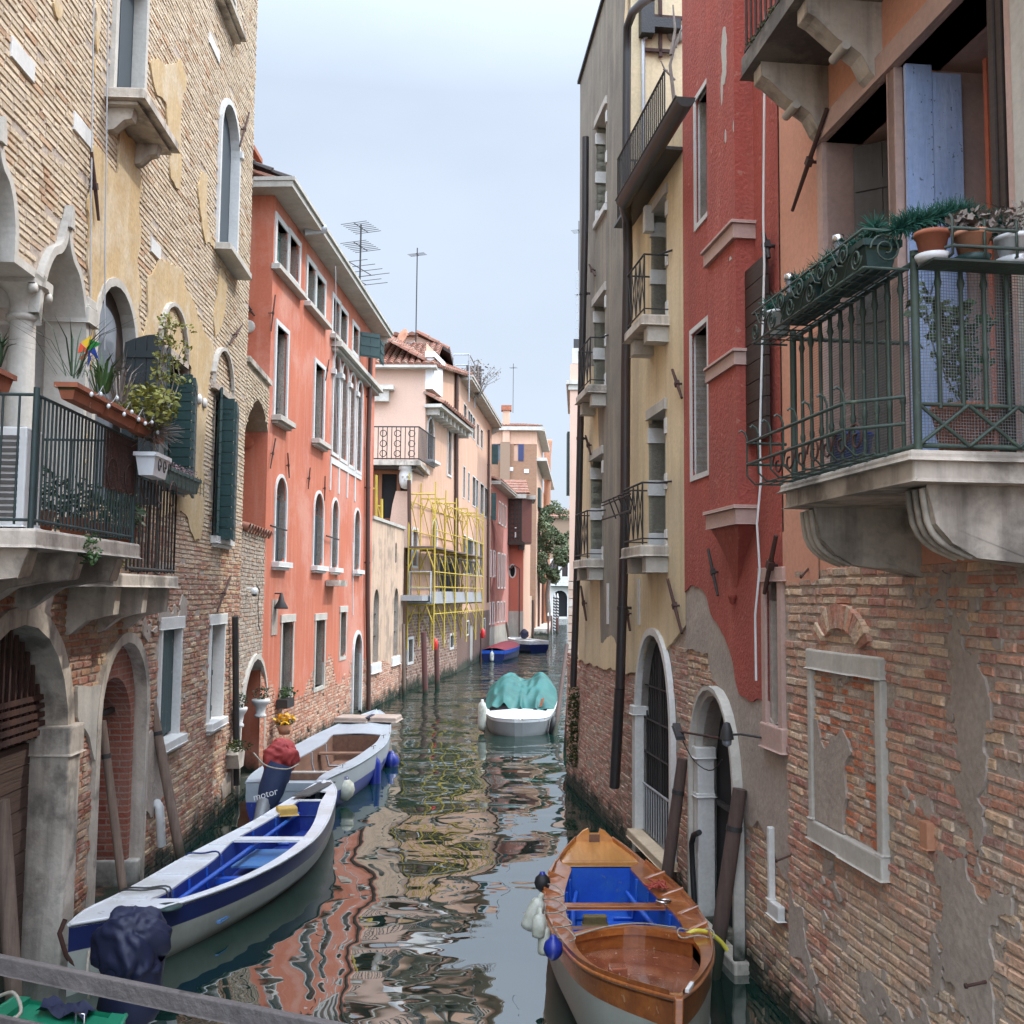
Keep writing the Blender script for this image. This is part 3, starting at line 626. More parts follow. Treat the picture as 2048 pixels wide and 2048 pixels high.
n1 = bumpn(wnoise(.42, (1.0, 1.3, 1), 1.2, .4, .25), 1, .145); n2 = bumpn(wnoise(2.3, (.8, 1.15, 1), 1, .4), 1, .008, n1)
# the wind ruffles the far reach of the canal
sp = nn(t, 'ShaderNodeSeparateXYZ'); L(geo.outputs['Position'], sp.inputs[0]); far = nn(t, 'ShaderNodeMapRange'); far.inputs[1].default_value = 22; far.inputs[2].default_value = 60; L(sp.outputs[1], far.inputs[0])
bn = nn(t, 'ShaderNodeBump'); bn.inputs['Distance'].default_value = .16; L(far.outputs[0], bn.inputs['Strength']); L(wnoise(1.5, (1, 1, 1), 3), bn.inputs['Height']); L(n2, bn.inputs['Normal'])
L(bn.outputs[0], b.inputs['Normal'])
b.inputs['Base Color'].default_value = (.005, .022, .016, 1); b.inputs['Roughness'].default_value = .015; b.inputs['IOR'].default_value = 4.2
O('water', MB().add([(-60, -12, 0), (90, -12, 0), (90, 1500, 0), (-60, 1500, 0)], [(0, 1, 2, 3)]), wm, kind='structure')
gm = mat('town_ground', (.20, .19, .17), (.15, .14, .13), sc1=1, rough=.9)
O('ground', MB().add([(-400, -60, -.7), (400, -60, -.7), (400, 1500, -.7), (-400, 1500, -.7)], [(0, 1, 2, 3)]), gm, kind='structure')

# ================================================================ LEFT: near brick building
A0 = G(141, 1909); A1 = G(467, 1607); dirv = (A1-A0).normalized(); Aor = A0-dirv*9.5
LN = Fac(Aor, A1, (1, 0)); sE = LN.L; TOP = 17.5
BL = E('brick_building', LN.P(sE/2, 0), 'tall pale brick building with ochre plaster patches and pointed stone arches on the left', 'building')
oL = {}
oL['log1'] = apx(LN, (-75, 600), z1(45, 1932), (12, 318), (12, 1000), 'ogee', 16)
oL['log2'] = apx(LN, z2(246, 640), z2(600, 640), z1(430, 1700), (100, 1000), 'ogee', 16)
oL['door3'] = apx(LN, z2(705, 640), z2(1000, 640), z2(845, 215), (240, 1010), 'round')
oL['w4'] = rpx(LN, z2(1215, 705), z2(1420, 805), z2(1215, 1800), z2(1400, 1780))
oL['w5'] = rpx(LN, z2(1615, 985), z2(1740, 1085), z3(1615, 180), z3(1730, 210))
oL['up1'] = rpx(LN, (231, -60), (286, -60), (221, 218), z1(1045, 930))
oL['up2'] = apx(LN, z1(1655, 1100), z1(1790, 1150), z1(1715, 775), z1(1660, 1890), 'round')
oL['up3'] = rpx(LN, (434, -70), z1(1750, 0), (434, 0), z1(1760, 200))
oL['dA'] = apx(LN, (-92, 1369), z3(490, 1300), z3(225, 845), (60, 1925), 'round')
oL['dB'] = apx(LN, z3(745, 1300), z3(1085, 1300), z3(930, 985), (240, 1760), 'round')
oL['wF'] = rpx(LN, z3(1190, 885), z3(1335, 885), z3(1210, 1700), z3(1345, 1690))
oL['wG'] = rpx(LN, z3(1562, 850), z3(1665, 850), z3(1590, 1570), z3(1680, 1540))
zcap_ = LN.zpx(45, 548)
la_, lb_2 = oL['log1'], oL['log2']
oL['loggia'] = [la_[0], (lb_2[1][0], la_[0][1])]+lb_2[2:]+[(lb_2[0][0], zcap_), (la_[1][0], zcap_)]+la_[2:]
for k, v in list(oL.items()):
    if k in ('dA', 'dB'): oL[k] = [(s, (-.25 if k == 'dA' else .12) if z < .5 else z) for s, z in v]
allh = [v for k, v in oL.items() if k not in ('log1', 'log2')]; ho = [offs(h, .01) for h in allh]
O('wall', wall(MB(), LN, rectl(-4, sE, -.6, TOP), ho, depth=.34), M['mortar'], BL)
zsplit = LN.zpx(400, 1120)
def palL(x, y, rs):
    t = min(1, max(0, (y-zsplit+rs.uniform(-.5, .5))/.9)); up = mixc((.52, .40, .27), (.64, .53, .39), rs.rand())
    if rs.rand() < .13: up = (.48, .31, .19)
    lo = [(.34, .13, .075), (.42, .20, .11), (.46, .27, .16), (.36, .16, .11), (.52, .36, .22)][rs.choice(5)]
    k = 1+rs.uniform(-.12, .12); c = mixc(lo, up, t); return tuple(min(1, q*k) for q in c)
mg = -.02
O('brickwork', bricks(MB(), LN, (-1.5, sE-.01, zsplit-.2, TOP-.3), palL, ho, L=.26, H=.055, gap=.010, prot=(.006, .016), jit=.004, seed=3, margin=mg), M['brick_pale'], BL)
O('lower_brickwork', bricks(MB(), LN, (2.0, sE-.01, -.3, zsplit-.2), palL, ho, L=.25, H=.062, gap=.012, prot=(.008, .022), jit=.007, seed=4, margin=mg, ch=.009), M['brick'], BL)
# ochre plaster still clinging to the upper wall: outlines read off the photo
def pxpoly(F, pts): return [F.uv(p) for p in pts]
och = [pxpoly(LN, [z1(690, 1120), z1(860, 1300), z1(1010, 1250), z1(1040, 1350), z1(1030, 1932), z2(1050, 250), z2(1010, 420), z2(1060, 560), z2(1085, 560), z2(1100, 260), z2(1190, 30), z2(1350, 90), z2(1420, 300), z2(1480, 450), z2(1600, 690), z2(1570, 830), z2(1560, 960), z2(1520, 1300), z2(1530, 1932), z3(1500, 240), z3(1440, 150), z3(1400, 60), z2(1200, 1932), z2(900, 1500), z2(660, 1200), z2(650, 560), z1(655, 1932), z1(660, 1500)]),
       pxpoly(LN, [z1(880, 1000), z1(990, 1080), z1(1010, 1300), z1(960, 1480), z1(900, 1480), z1(870, 1280)]),
       pxpoly(LN, [z1(1120, 480), z1(1340, 440), z1(1390, 620), z1(1350, 900), z1(1340, 1430), z1(1260, 1380), z1(1250, 1000), z1(1240, 760), z1(1150, 660)]),
       pxpoly(LN, [z1(1510, 1300), z1(1545, 1330), z1(1540, 1600), z1(1600, 1850), z1(1540, 1830), z1(1480, 1400)]),
       pxpoly(LN, [z1(690, 0), z1(760, 0), z1(740, 400), z1(690, 700)]),
       pxpoly(LN, [z1(380, 0), z1(470, 0), z1(460, 180), z1(400, 90)]),
       pxpoly(LN, [z1(200, 1932), z1(420, 1300), z1(620, 1500), z1(640, 1932)])[:0] or None,
       pxpoly(LN, [z2(1650, 80), z2(1700, 200), z2(1670, 560), z2(1610, 640), z2(1600, 450)])]
och = [p for p in och if p]
def f_och(S, Z):
    f = np.full(S.shape, -9.)
    for p in och: f = np.maximum(f, polysd(S, Z, p))
    return f+(fbm(S*2.6, Z*2.6, 21, 5)-.5)*.34
O('ochre_plaster', patch(MB(), LN, f_och, (LN.spx(0, 500), sE-.02, zsplit-.4, TOP-1), .055, .032, .010, bow=.02, holes=[offs(h, .02) for h in allh]), M['ochre'], BL)
# grey render and limewash patches on the lower wall
def f_low(S, Z): return fbm(S*.75, Z*.8, 33, 5)-.615
O('render_patches', patch(MB(), LN, f_low, (3, sE-.02, .25, zsplit-.1), .06, .034, .010, bow=.02, holes=[offs(h, .12) for h in allh]), M['cement'], BL)
wp_ = pxpoly(LN, [z3(555, 1320), z3(735, 1305), z3(740, 1880), z3(690, 1900), z3(640, 1700), z3(560, 1560)])
O('cement_patch', patch(MB(), LN, lambda S, Z: polysd(S, Z, wp_)+(fbm(S*3, Z*3, 5)-.5)*.06, (LN.spx(140, 1400), LN.spx(205, 1400), .2, 2.9), .05, .042, 0, holes=[offs(h, .12) for h in allh]), M['stone'], BL)
for i, (a, b_) in enumerate([(z1(70, 305), z1(242, 595)), (z1(545, 905), z1(685, 1075)), (z1(1570, 290), z1(1648, 430)), (z1(1130, 1830), z1(1200, 1930))]):
    s0, za = LN.uv(a); s1, zb = LN.uv(b_); zc = (za+zb)/2
    O('stone_block', MB().box(LN, s0, s1, zc-.09, zc+.09, -.01, .026), M['marble'], BL, bevel=.006)
# --- loggia
lg = MB(); s0 = lb(oL['log1'])[0]-1.2; s1 = lb(oL['log2'])[1]+.35; zb = lb(oL['log2'])[2]; zt = lb(oL['log1'])[3]+.2
lg.add([LN.P(s0, zb, -1.6), LN.P(s1, zb, -1.6), LN.P(s1, zt, -1.6), LN.P(s0, zt, -1.6)], [(0, 1, 2, 3)])
lg.add([LN.P(s1, zb, -1.6), LN.P(s1, zb, -.34), LN.P(s1, zt, -.34), LN.P(s1, zt, -1.6)], [(0, 1, 2, 3)])
lg.add([LN.P(s0, zb, -1.6), LN.P(s0, zb, -.34), LN.P(s0, zt, -.34), LN.P(s0, zt, -1.6)], [(0, 1, 2, 3)])
lg.add([LN.P(s0, zb, -1.6), LN.P(s1, zb, -1.6), LN.P(s1, zb, -.34), LN.P(s0, zb, -.34)], [(0, 1, 2, 3)]); lg.add([LN.P(s0, zt, -1.6), LN.P(s1, zt, -1.6), LN.P(s1, zt, -.34), LN.P(s0, zt, -.34)], [(0, 1, 2, 3)])
lgo = O('loggia_interior', lg, M['whitepl'], BL)
q = MB(); a = LN.spx(18, 700, -1.5)
q.box(LN, a-1.0, a-.1, zb, zb+2.05, -1.598, -1.54); q.box(LN, a-.95, a-.55, zb+.05, zb+2.0, -1.54, -1.52); q.box(LN, a-.5, a-.15, zb+.05, zb+2.0, -1.54, -1.52); O('inner_window_frame', q, M['whiteboat'], lgo)
O('inner_lintel', MB().box(LN, a-1.1, a, zb+2.06, zb+2.2, -1.598, -1.53), M['orangewall'], lgo)
ar = O('stone_arch', band(MB(), LN, oL['loggia'], .075, .07, dep=.40, bottom=False), M['stone'], BL)
for k in ('log1', 'log2'):
    l = oL[k]; s_, z_ = max(l, key=lambda p: p[1]); O('finial', MB().prism(LN, [(s_-.05, z_+.02), (s_+.05, z_+.02), (s_+.04, z_+.12), (s_+.015, z_+.24), (s_-.015, z_+.24), (s_-.04, z_+.12)], .02, .10), M['stone'], ar)
cs = LN.spx(43, 700, -.10); zc1 = LN.zpx(45, 546); zc0 = LN.zpx(45, 626); c = LN.P(cs, 0, -.10)
colo = O('column', MB().lathe((c.x, c.y, 0), [(.17, zb), (.17, zb+.12), (.135, zb+.16), (.125, zb+.2), (.12, (zb+zc0)/2), (.108, zc0-.02)], 20), M['stone'], BL)
O('capital', MB().lathe((c.x, c.y, 0), [(.108, zc0-.02), (.135, zc0), (.135, zc0+.03), (.11, zc0+.05), (.125, zc0+.07), (.11, zc0+.1), (.115, zc0+.16), (.14, zc0+.24), (.19, zc1-.06), (.2, zc1-.05)], 20).box(LN, cs-.2, cs+.2, zc1-.05, zc1+.04, -.35, .07), M['stone'], colo)
for a_ in (-.16, .16):
    for d_ in (.04, -.32): vm = MB(); p = LN.P(cs+a_, zc1-.09, d_); vm.lathe(p-LN.P(0, 0, .0)+LN.P(0, 0, -.03)-Vector((0, 0, 0)), [(.0, 0), (.045, 0), (.045, .06), (0, .06)], 10, ax=(LN.N.x, LN.N.y, 0)); O('volute', vm, M['stone'], colo)
s1 = lb(oL['log2'])[1]; zc = LN.zpx(165, 640)
O('pier_capital', MB().box(LN, s1-.05, s1+.22, zc-.05, zc+.12, -.36, .10).box(LN, s1-.03, s1+.19, zc+.123, zc+.22, -.36, .085), M['stone'], BL, bevel=.012)
# --- arched door with dark shutters, window shutters
d3 = window(LN, BL, oL['door3'], 'stone', .09, .05, 'brownshut', .10, bottom=False)
s0, s1, z0, zt = lb(oL['door3'])
lf = O('glazed_leaf', MB().prism(LN, archl(s0+.02, s0+(s1-s0)*.72, z0, zt-.22, 'seg'), -.095, -.07), M['glassgrey'], d3)
facing(LN, d3, 243, 305, 325, LN.zpx(243, 662), z0, 'gdark', 3, True)
O('balcony_door_rail', MB().box(LN, s0+.02, s0+(s1-s0)*.55, zt-1.02, zt-.97, -.065, -.04), M['black'], d3)
for k, hw in (('w4', .42), ('w5', .40)):
    s0, s1, z0, zt = lb(oL[k]); w = window(LN, BL, oL[k], 'ochre', .0, 0, 'dark', .24, sill=.10 if k == 'w5' else 0, sillm='marble')
    O('frame', MB().box(LN, s0, s0+.05, z0, zt, -.2, -.14).box(LN, s1-.05, s1, z0, zt, -.2, -.14).box(LN, s0, s1, zt-.05, zt, -.2, -.14), M['brownshut'], w)
    xa, xb, xc, yt, yb0 = ((341, 376, 388, 745, 990), (435, 462, 473, 795, 1080))[k == 'w5']; facing(LN, w, xa, xb, xc, LN.zpx(xa, yt), LN.zpx(xa, yb0), 'gshut', 13)
    leaf(LN, w, s0-.02, .05, hw*.5, z0+.03, zt-.02, 20, -1, 'gshut', n=13)
    cu = MB(); 
    for i in range(6): a0 = s0+.03+i*.03; cu.hexa([LN.P(a0, zt-.75-.06*(i % 2), -.10+.03*(i % 2)), LN.P(a0+.03, zt-.8, -.07), LN.P(a0+.03, zt-.8, -.06), LN.P(a0, zt-.75, -.06), LN.P(a0, zt-.1, -.12), LN.P(a0+.03, zt-.1, -.12), LN.P(a0+.03, zt-.1, -.11), LN.P(a0, zt-.1, -.11)])
    O('curtain', cu, M['curtain'], w)
for L_, R_, T_, B_ in ((z2(1180, 600), z2(1385, 640), z2(1275, 370), z2(1290, 640)), (z2(1590, 860), z2(1735, 920), z2(1665, 715), z2(1660, 930))):
    l = apx(LN, L_, R_, T_, B_, 'round'); w = O('blind_arch', band(MB(), LN, l, .05, .085, dep=.05, bottom=False), M['stone'], BL)
    s0, s1, z0, zt = lb(l); O('brick_lintel', MB().box(LN, s0-.02, s1+.04, z0-.07, z0+.03, .0, .075), M['rust'] if 0 else M['mortar'], w, bevel=.01)
for p in (z2(1475, 1080), z2(1515, 1110)):
    s, z = LN.uv(p); c = LN.P(s, z, .05); O('vent', MB().lathe(c, [(0, .035), (.05, .035), (.055, .03), (.075, .02), (.075, 0)], 18, ax=(LN.N.x, LN.N.y, 0)), M['marble'], BL)
w = window(LN, BL, oL['up1'], 'stone', .09, .06, 'slate', .12); s0, s1, z0, zt = lb(oL['up1'])
O('shutter', MB().box(LN, s0+.01, (s0+s1)/2-.01, z0, zt, -.12, -.09).box(LN, (s0+s1)/2+.01, s1-.01, z0, zt, -.12, -.09), M['slate'], w)
O('sill', MB().box(LN, s0-.22, s1+.22, z0-.12, z0-.003, -.1, .42).box(LN, s0-.16, s1+.16, z0-.17, z0-.123, -.02, .34), M['stonedirty'], w, bevel=.015)
for c_ in (s0-.02, s1-.06): O('sill_bracket', MB().prism(Fac((LN.P(c_, 0, 0).x, LN.P(c_, 0, 0).y), (LN.P(c_, 0, 1).x, LN.P(c_, 0, 1).y), (LN.D.x, LN.D.y)), [(-.02, z0-.42), (.08, z0-.40), (.18, z0-.3), (.26, z0-.28), (.28, z0-.171), (-.02, z0-.171)], -.07, .07), M['stonedirty'], w)
w = window(LN, BL, oL['up2'], 'marble', .09, .05, 'slate', .10); s0, s1, z0, zt = lb(oL['up2'])
O('sill', MB().box(LN, s0-.16, s1+.2, z0-.11, z0-.003, -.1, .26), M['stone'], w, bevel=.012); zc = LN.zpx(478, 312)
O('capital', MB().box(LN, s1+.0, s1+.13, zc-.09, zc+.03, -.1, .09), M['marble'], w, bevel=.01)
w = window(LN, BL, oL['up3'], 'stone', .08, .05, 'slate', .24, sill=.2, sillm='stonedirty')
# --- doors at the water
s0, s1, z0, zt = lb(oL['dA']); wA = window(LN, BL, oL['dA'], 'stonedirty', .17, .05, 'dark', .55, bottom=False, name='water_door', label='wide arched water door with an iron grille over dark planks'); zs = zt-(s1-s0)/2
zg0 = LN.zpx(60, 1480, -.2); g_ = MB(); zgt = lambda s: zs+math.sqrt(max(.01, ((s1-s0)/2)**2-(s-(s0+s1)/2)**2))
n = 17
for k in range(1, n): s = s0+(s1-s0)*k/n; g_.box(LN, s-.018, s+.018, zg0, zgt(s)-.01, -.22, -.19)
for k in range(5): z = zg0+.05+k*(zs+.35-zg0)/4.2; g_.box(LN, s0+.01, s1-.01, z-.025, z+.025, -.185, -.165)
O('grille', g_, M['rust'], wA); dw = MB(); z = z0; 
while z < zg0-.15: dw.box(LN, s0+.01, s1-.01, z+.005, z+.195, -.32+rnd(-.01, .01), -.26); z += .2
O('plank', dw, M['door'], wA)
zcp = LN.zpx(120, 1452)
O('pilaster', MB().box(LN, s1-.10, s1+.22, .0, zcp-.28, -.3, .10).box(LN, s1-.13, s1+.25, zcp-.277, zcp, -.3, .12), M['stonedirty'], BL, bevel=.02)
s0, s1, z0, zt = lb(oL['dB']); wB = window(LN, BL, oL['dB'], 'stonedirty', .12, .05, 'dark', .62, bottom=False, name='water_door', label='narrow arched door with an inner red brick arch')
ib = archl(s0+.10, s1-.10, z0, LN.zpx(246, 1355), 'round', 14); q = MB(); wall(q, LN, [(s, z) for s, z in oL['dB']], [ib], d=-.10, depth=.42); O('inner_brick_arch', q, mat('red_brick_arch', (.30, .075, .045), (.38, .13, .08), brick=(.36, .25, .20), rough=.9, bump=.8, algae=.9), wB)
g_ = MB(); cc = (s0+s1)/2; zc = LN.zpx(220, 1440)
for k in range(7): a_ = math.pi*k/6; g_.tube([LN.P(cc, zc, -.3), LN.P(cc+.28*math.cos(a_), zc+.5*math.sin(a_), -.3)], .012, 5)
g_.box(LN, s0+.1, s1-.1, zc-.03, zc+.03, -.33, -.28); g_.box(LN, s0+.1, s0+.18, z0, zc, -.33, -.28); O('grille', g_, M['iron'], wB)
q = MB(); O('plinth', q.box(LN, s1-.14, s1+.06, .0, .42, -.5, .04), M['stone'], wB, bevel=.02)
wF = window(LN, BL, oL['wF'], 'marble', .07, .035, 'dark', .11, lintel=.16, sill=.13, sillm='marble', ledge=.05)
s0, s1, z0, zt = lb(oL['wF']); O('shutter', MB().box(LN, s0+.01, s0+(s1-s0)*.3, z0+.05, zt-.03, -.08, -.05).box(LN, s0+(s1-s0)*.31, s0+(s1-s0)*.55, z0+.02, zt-.01, -.07, -.035).box(LN, s0+(s1-s0)*.56, s1-.03, z0+.04, zt-.02, -.09, -.06), M['oldgreen'], wF)
wG = window(LN, BL, oL['wG'], 'marble', .06, .035, 'stonedirty', .20, lintel=.16, sill=.11, sillm='marble', ledge=.05)
s0, s1, z0, zt = lb(oL['wG']); leaf(LN, wG, s0+.02, -.10, .30, z0+.02, zt-.02, 8, 1, 'gshut', n=3, vert=True)
for p, q_ in ((z1(690, 1145), z1(745, 1665)), (z1(1880, 850), z1(1810, 1105)), (z3(1740, 485), z3(1640, 750)), (z2(1825, 525), z2(1730, 670))): anchor(LN, BL, p, q_, .022)
pipe(LN, BL, [z3(1775, 790), z3(1783, 1690), (473, 1570)], .055, 'iron')
pipe(LN, BL, [z4(850, 215), z4(868, 196), z4(880, 215), z4(885, 300), z4(890, 428)], .055, 'whiteplastic', d_list=[.0, .07, .1, .1, .1], name='drain_pipe', brk=False)
for xa, xb in ((188, 178), (217, 207)): pipe(LN, BL, [(xa, -20), (xb+3, 500), (xb+2, 700)], .008, 'zinc', d=.07, name='cable', brk=False)
O('cap', MB().box(LN, sE-.5, sE+.25, TOP-3.15, TOP-2.9, -.2, .25), M['iron'], BL) if 0 else None
body(LN, BL, -4, sE, TOP, 9, 'mortar_pale', d0=-1.65); O('side_wall', MB().box(LN, sE-.35, sE, -.6, TOP, -1.7, -.345).box(LN, -4, sE, zt+9, TOP, -1.7, -1.6), M['mortar_pale'], BL)
O('roof_edge', MB().box(LN, -4, sE+.25, TOP+.0, TOP+.2, -9, .35), M['stone'], BL)
# moss shelf on the wall near the corner
s, z = LN.uv(z3(1720, 1790)); q = MB().prism(LN, [(s-.25, z-.06), (s-.1, z-.3), (s+.2, z-.3), (s+.3, z-.05), (s+.1, z+.02)], 0, .22); ms = O('stone_shelf', q, M['stonedirty'], BL); q = MB(); leaves(q, LN.P(s, z+.05, .12), (.28, .25, .1), 350, .03, seed=5); O('moss', q, M['moss'], ms)

# --- balconies
def rail_run(mb, a, b, zb_, zt_, n, r=.011, flat=True):
    a, b = Vector(a), Vector(b)
    for k in range(n+1): p = a.lerp(b, k/n); mb.tube([(p.x, p.y, zb_), (p.x, p.y, zt_)], r, 6)
    for z in (zb_+.03, zt_): mb.tube([(a.x, a.y, z), (b.x, b.y, z)], r*1.5, 6)
    return mb
def console(F, c, w, prof, m, par, name='bracket'):
    Fp = Fac((F.P(c, 0, 0).x, F.P(c, 0, 0).y), (F.P(c, 0, 1).x, F.P(c, 0, 1).y), (F.D.x, F.D.y)); return O(name, MB().prism(Fp, prof, -w/2, w/2), M[m], par, bevel=.012)
bd = .95; zs1 = (LN.zpx(72, 1049, bd)+LN.zpx(281, 1094, bd))/2; sA = LN.spx(72, 1049, bd); sB = LN.spx(281, 1094, bd)
B1 = E('stone_balcony', LN.P((sA+sB)/2, zs1, 0), 'long stone balcony with dark green iron bars and red clay planters under the arched windows', 'balcony')
O('slab', MB().box(LN, sA, sB, zs1-.13, zs1, -.1, bd), M['stonedirty'], B1, bevel=.02)
pr = [(-.02, zs1-.62), (.12, zs1-.56), (.35, zs1-.40), (.55, zs1-.36), (.8, zs1-.33), (.85, zs1-.135), (-.02, zs1-.135)]
for c_ in (sA+.22, sA+(sB-sA)*.5, sB-.22): console(LN, c_, .2, pr, 'stonedirty', B1)
zr1 = zs1+.92; q = MB(); e = .06
rail_run(q, LN.P(sA+e, 0, bd-e), LN.P(sB-e, 0, bd-e), zs1+.03, zr1, 30, .008); rail_run(q, LN.P(sA+e, 0, 0), LN.P(sA+e, 0, bd-e), zs1+.03, zr1, 8, .008); rail_run(q, LN.P(sB-e, 0, 0), LN.P(sB-e, 0, bd-e), zs1+.03, zr1, 8, .008)
for s in (sA+e, sB-e): p = LN.P(s, 0, bd-e); q.tube([(p.x, p.y, zs1), (p.x, p.y, zr1+.05)], .022, 8)
O('railing', q, M['tealiron'], B1)
q = MB()   # wire lattice on the far part of the rail
for k in range(9): z = zs1+.45+k*.055; q.tube([LN.P(sA+1.4, z, bd-e+.01), LN.P(sB-e, z, bd-e+.01)], .005, 4)
for k in range(24): s = sA+1.4+(sB-sA-1.5)*k/23; q.tube([LN.P(s, zs1+.42, bd-e+.015), LN.P(s, zs1+.9, bd-e+.015)], .005, 4)
for k in range(5): s = sA+1.55+k*.45; q.tube([LN.P(s+.13*math.cos(a), zs1+.55+.13*math.sin(a), bd-e+.03) for a in np.linspace(0, 5.2, 14)], .006, 4, cap=False)
O('lattice', q, M['rust'], B1)
bd2 = .55; zs2 = (LN.zpx(228, 1147, bd2)+LN.zpx(358, 1152, bd2))/2; s2A = LN.spx(262, 1150, bd2); s2B = LN.spx(358, 1152, bd2)
B2 = E('stone_balcony', LN.P((s2A+s2B)/2, zs2, 0), 'short lower stone balcony with straight iron bars beside the long one', 'balcony')
O('slab', MB().box(LN, s2A-.5, s2B, zs2-.13, zs2, -.1, bd2), M['stonedirty'], B2, bevel=.02)
pr = [(-.02, zs2-.62), (.05, zs2-.58), (.2, zs2-.46), (.35, zs2-.42), (.45, zs2-.40), (.47, zs2-.135), (-.02, zs2-.135)]
for c_ in (s2A-.1, s2A+(s2B-s2A)*.45, s2B-.15): console(LN, c_, .17, pr, 'stonedirty', B2)
q = MB(); zr2 = zs2+1.0; rail_run(q, LN.P(s2A, 0, bd2-.05), LN.P(s2B-.05, 0, bd2-.05), zs2+.03, zr2, 14); rail_run(q, LN.P(s2B-.05, 0, 0), LN.P(s2B-.05, 0, bd2-.05), zs2+.03, zr2, 5)
O('railing', q, M['iron'], B2)

def planter(F, s0, s1, z, d0, d1, h, m, label, group=None, cat='planter'):
    pt = E('planter', F.P((s0+s1)/2, z, (d0+d1)/2), label, cat, group); t_ = .015; w = .03
    vs = [F.P(s0+w, z, d0+w), F.P(s1-w, z, d0+w), F.P(s1-w, z, d1-w), F.P(s0+w, z, d1-w), F.P(s0, z+h, d0), F.P(s1, z+h, d0), F.P(s1, z+h, d1), F.P(s0, z+h, d1)]
    q = MB().add(vs, [(0, 1, 2, 3), (0, 1, 5, 4), (1, 2, 6, 5), (2, 3, 7, 6), (3, 0, 4, 7)]); O('trough', q, M[m], pt)
    O('rim', MB().box(F, s0-.01, s1+.01, z+h-.035, z+h, d1-.002, d1+.012).box(F, s0-.01, s1+.01, z+h-.035, z+h, d0-.012, d0+.002).box(F, s0-.012, s0, z+h-.035, z+h, d0, d1).box(F, s1, s1+.012, z+h-.035, z+h, d0, d1), M[m], pt)
    O('soil', MB().box(F, s0+.008, s1-.008, z+h-.05, z+h-.02, d0+.012, d1-.012), M['moss'], pt); return pt
pz = zr1+.02
pS = planter(LN, sA-.02, sA+.22, pz, bd-.85, bd-.28, .14, 'terra', 'orange terracotta trough at the corner of the long balcony', 'clay planters on the long balcony')
# (its long side faces the camera)
segs = [(sA+.28, sA+.95, 'terra', 'mossy clay trough just behind the pinwheel'), (sA+1.0, sA+1.7, 'terra', 'red clay trough under the spiky leaves, second along the long balcony'), (sA+1.75, sA+2.45, 'terra', 'red clay trough under the yellow green bush'), (sA+2.5, sB-.15, 'terra', 'farthest red clay trough on the long balcony')]
for a_, b_, m_, lab in segs: planter(LN, a_, b_, pz, bd-.02, bd+.12, .115, m_, lab, 'clay planters on the long balcony')
def plant(name, mb, m, label, cat='plant', group=None, parts=()):
    o = O(name, mb, M[m], None, label, cat, group)
    for n_, q_, mm in parts: O(n_, q_, M[mm], o)
    return o
q = MB()
for k in range(5): blades(q, LN.P(sA+.1, pz+.18, bd-.35-k*.1), 16, .32, .10, .012, seed=k)
plant('spiky_plant', q, 'leafdark', 'dark spiky leaves growing from the corner terracotta trough')
q = MB(); blades(q, LN.P(sA+.38, pz+.18, bd+.05), 22, .55, .42, .006, seed=9, droop=.3); plant('grass_plant', q, 'leafdark', 'long thin dark grass blades arching over the balcony corner')
q = MB(); blades(q, LN.P(sA+1.0, pz+.18, bd+.05), 34, .38, .20, .011, seed=12); plant('spiky_plant', q, 'leaf', 'bright green spiky plant right of the pinwheel')
q = MB(); blades(q, LN.P(sA+1.4, pz+.18, bd+.05), 40, .45, .28, .006, seed=15); plant('spiky_plant', q, 'dry', 'thin greyish spiky leaves between the green spikes and the yellow bush')
q = MB(); leaves(q, LN.P(sA+2.0, pz+.26, bd+.08), (.30, .24, .22), 700, .032, .5, seed=4); plant('bushy_plant', q, 'leafyel', 'small yellow green bush on the long balcony')
st = MB(); lf_ = MB(); rs = random.Random(5); base = LN.P(sA+2.55, pz+.15, bd+.08)
for k in range(5):
    p = Vector(base); pts = [p.copy()]
    for i in range(6): p = p+Vector((rs.uniform(-.05, .05), rs.uniform(-.06, .10), .17)); pts.append(p.copy()); leaves(lf_, p, (.10, .10, .07), 26 if i > 1 else 10, .022, .6, seed=k*9+i)
    st.tube(pts, .009, 5, .003)
plant('rose_bush', st, 'dry', 'tall straggly bush with sparse pale leaves rising from the long balcony', parts=(('foliage', lf_, 'leafyel'),))
q = MB(); rs = random.Random(8); c = LN.P(sB-.15, zr1+.08, bd+.12)
for k in range(260): a_ = Vector((rs.gauss(0, 1), rs.gauss(0, 1), rs.gauss(.4, .8))).normalized()*rs.uniform(.12, .30); q.tube([c+a_*.2, c+a_*.65+Vector((rs.gauss(0, .02), rs.gauss(0, .02), 0)), c+a_], .0035, 3, .002, cap=False)
plant('dry_plant', q, 'dry', 'ball of dry grey twigs at the far end of the long balcony')
wp2 = planter(LN, sB-.32, sB+.12, zr1-.33, bd+.02, bd+.2, .2, 'whiteboat', 'white trough in a curled wire holder below the dry grey plant'); q = MB()
for k in range(3): q.tube([LN.P(sB-.25+k*.15+.05*math.cos(a)*(1-a/9), zr1-.25+.08*math.sin(a)*(1-a/9), bd+.215) for a in np.linspace(0, 7, 20)], .005, 4, cap=False)
O('holder', q, M['iron'], wp2)
hp = planter(LN, s2A+.15, s2B+.05, zr2-.04, bd2, bd2+.2, .17, 'gshut', 'dark green trough of pink heather on the lower balcony'); q = MB()
for k in range(6): z = zr2-.03+k*.03; q.tube([LN.P(s2A+.1, z, bd2+.22), LN.P(s2B+.1, z, bd2+.22)], .004, 4) if k % 2 == 0 else None
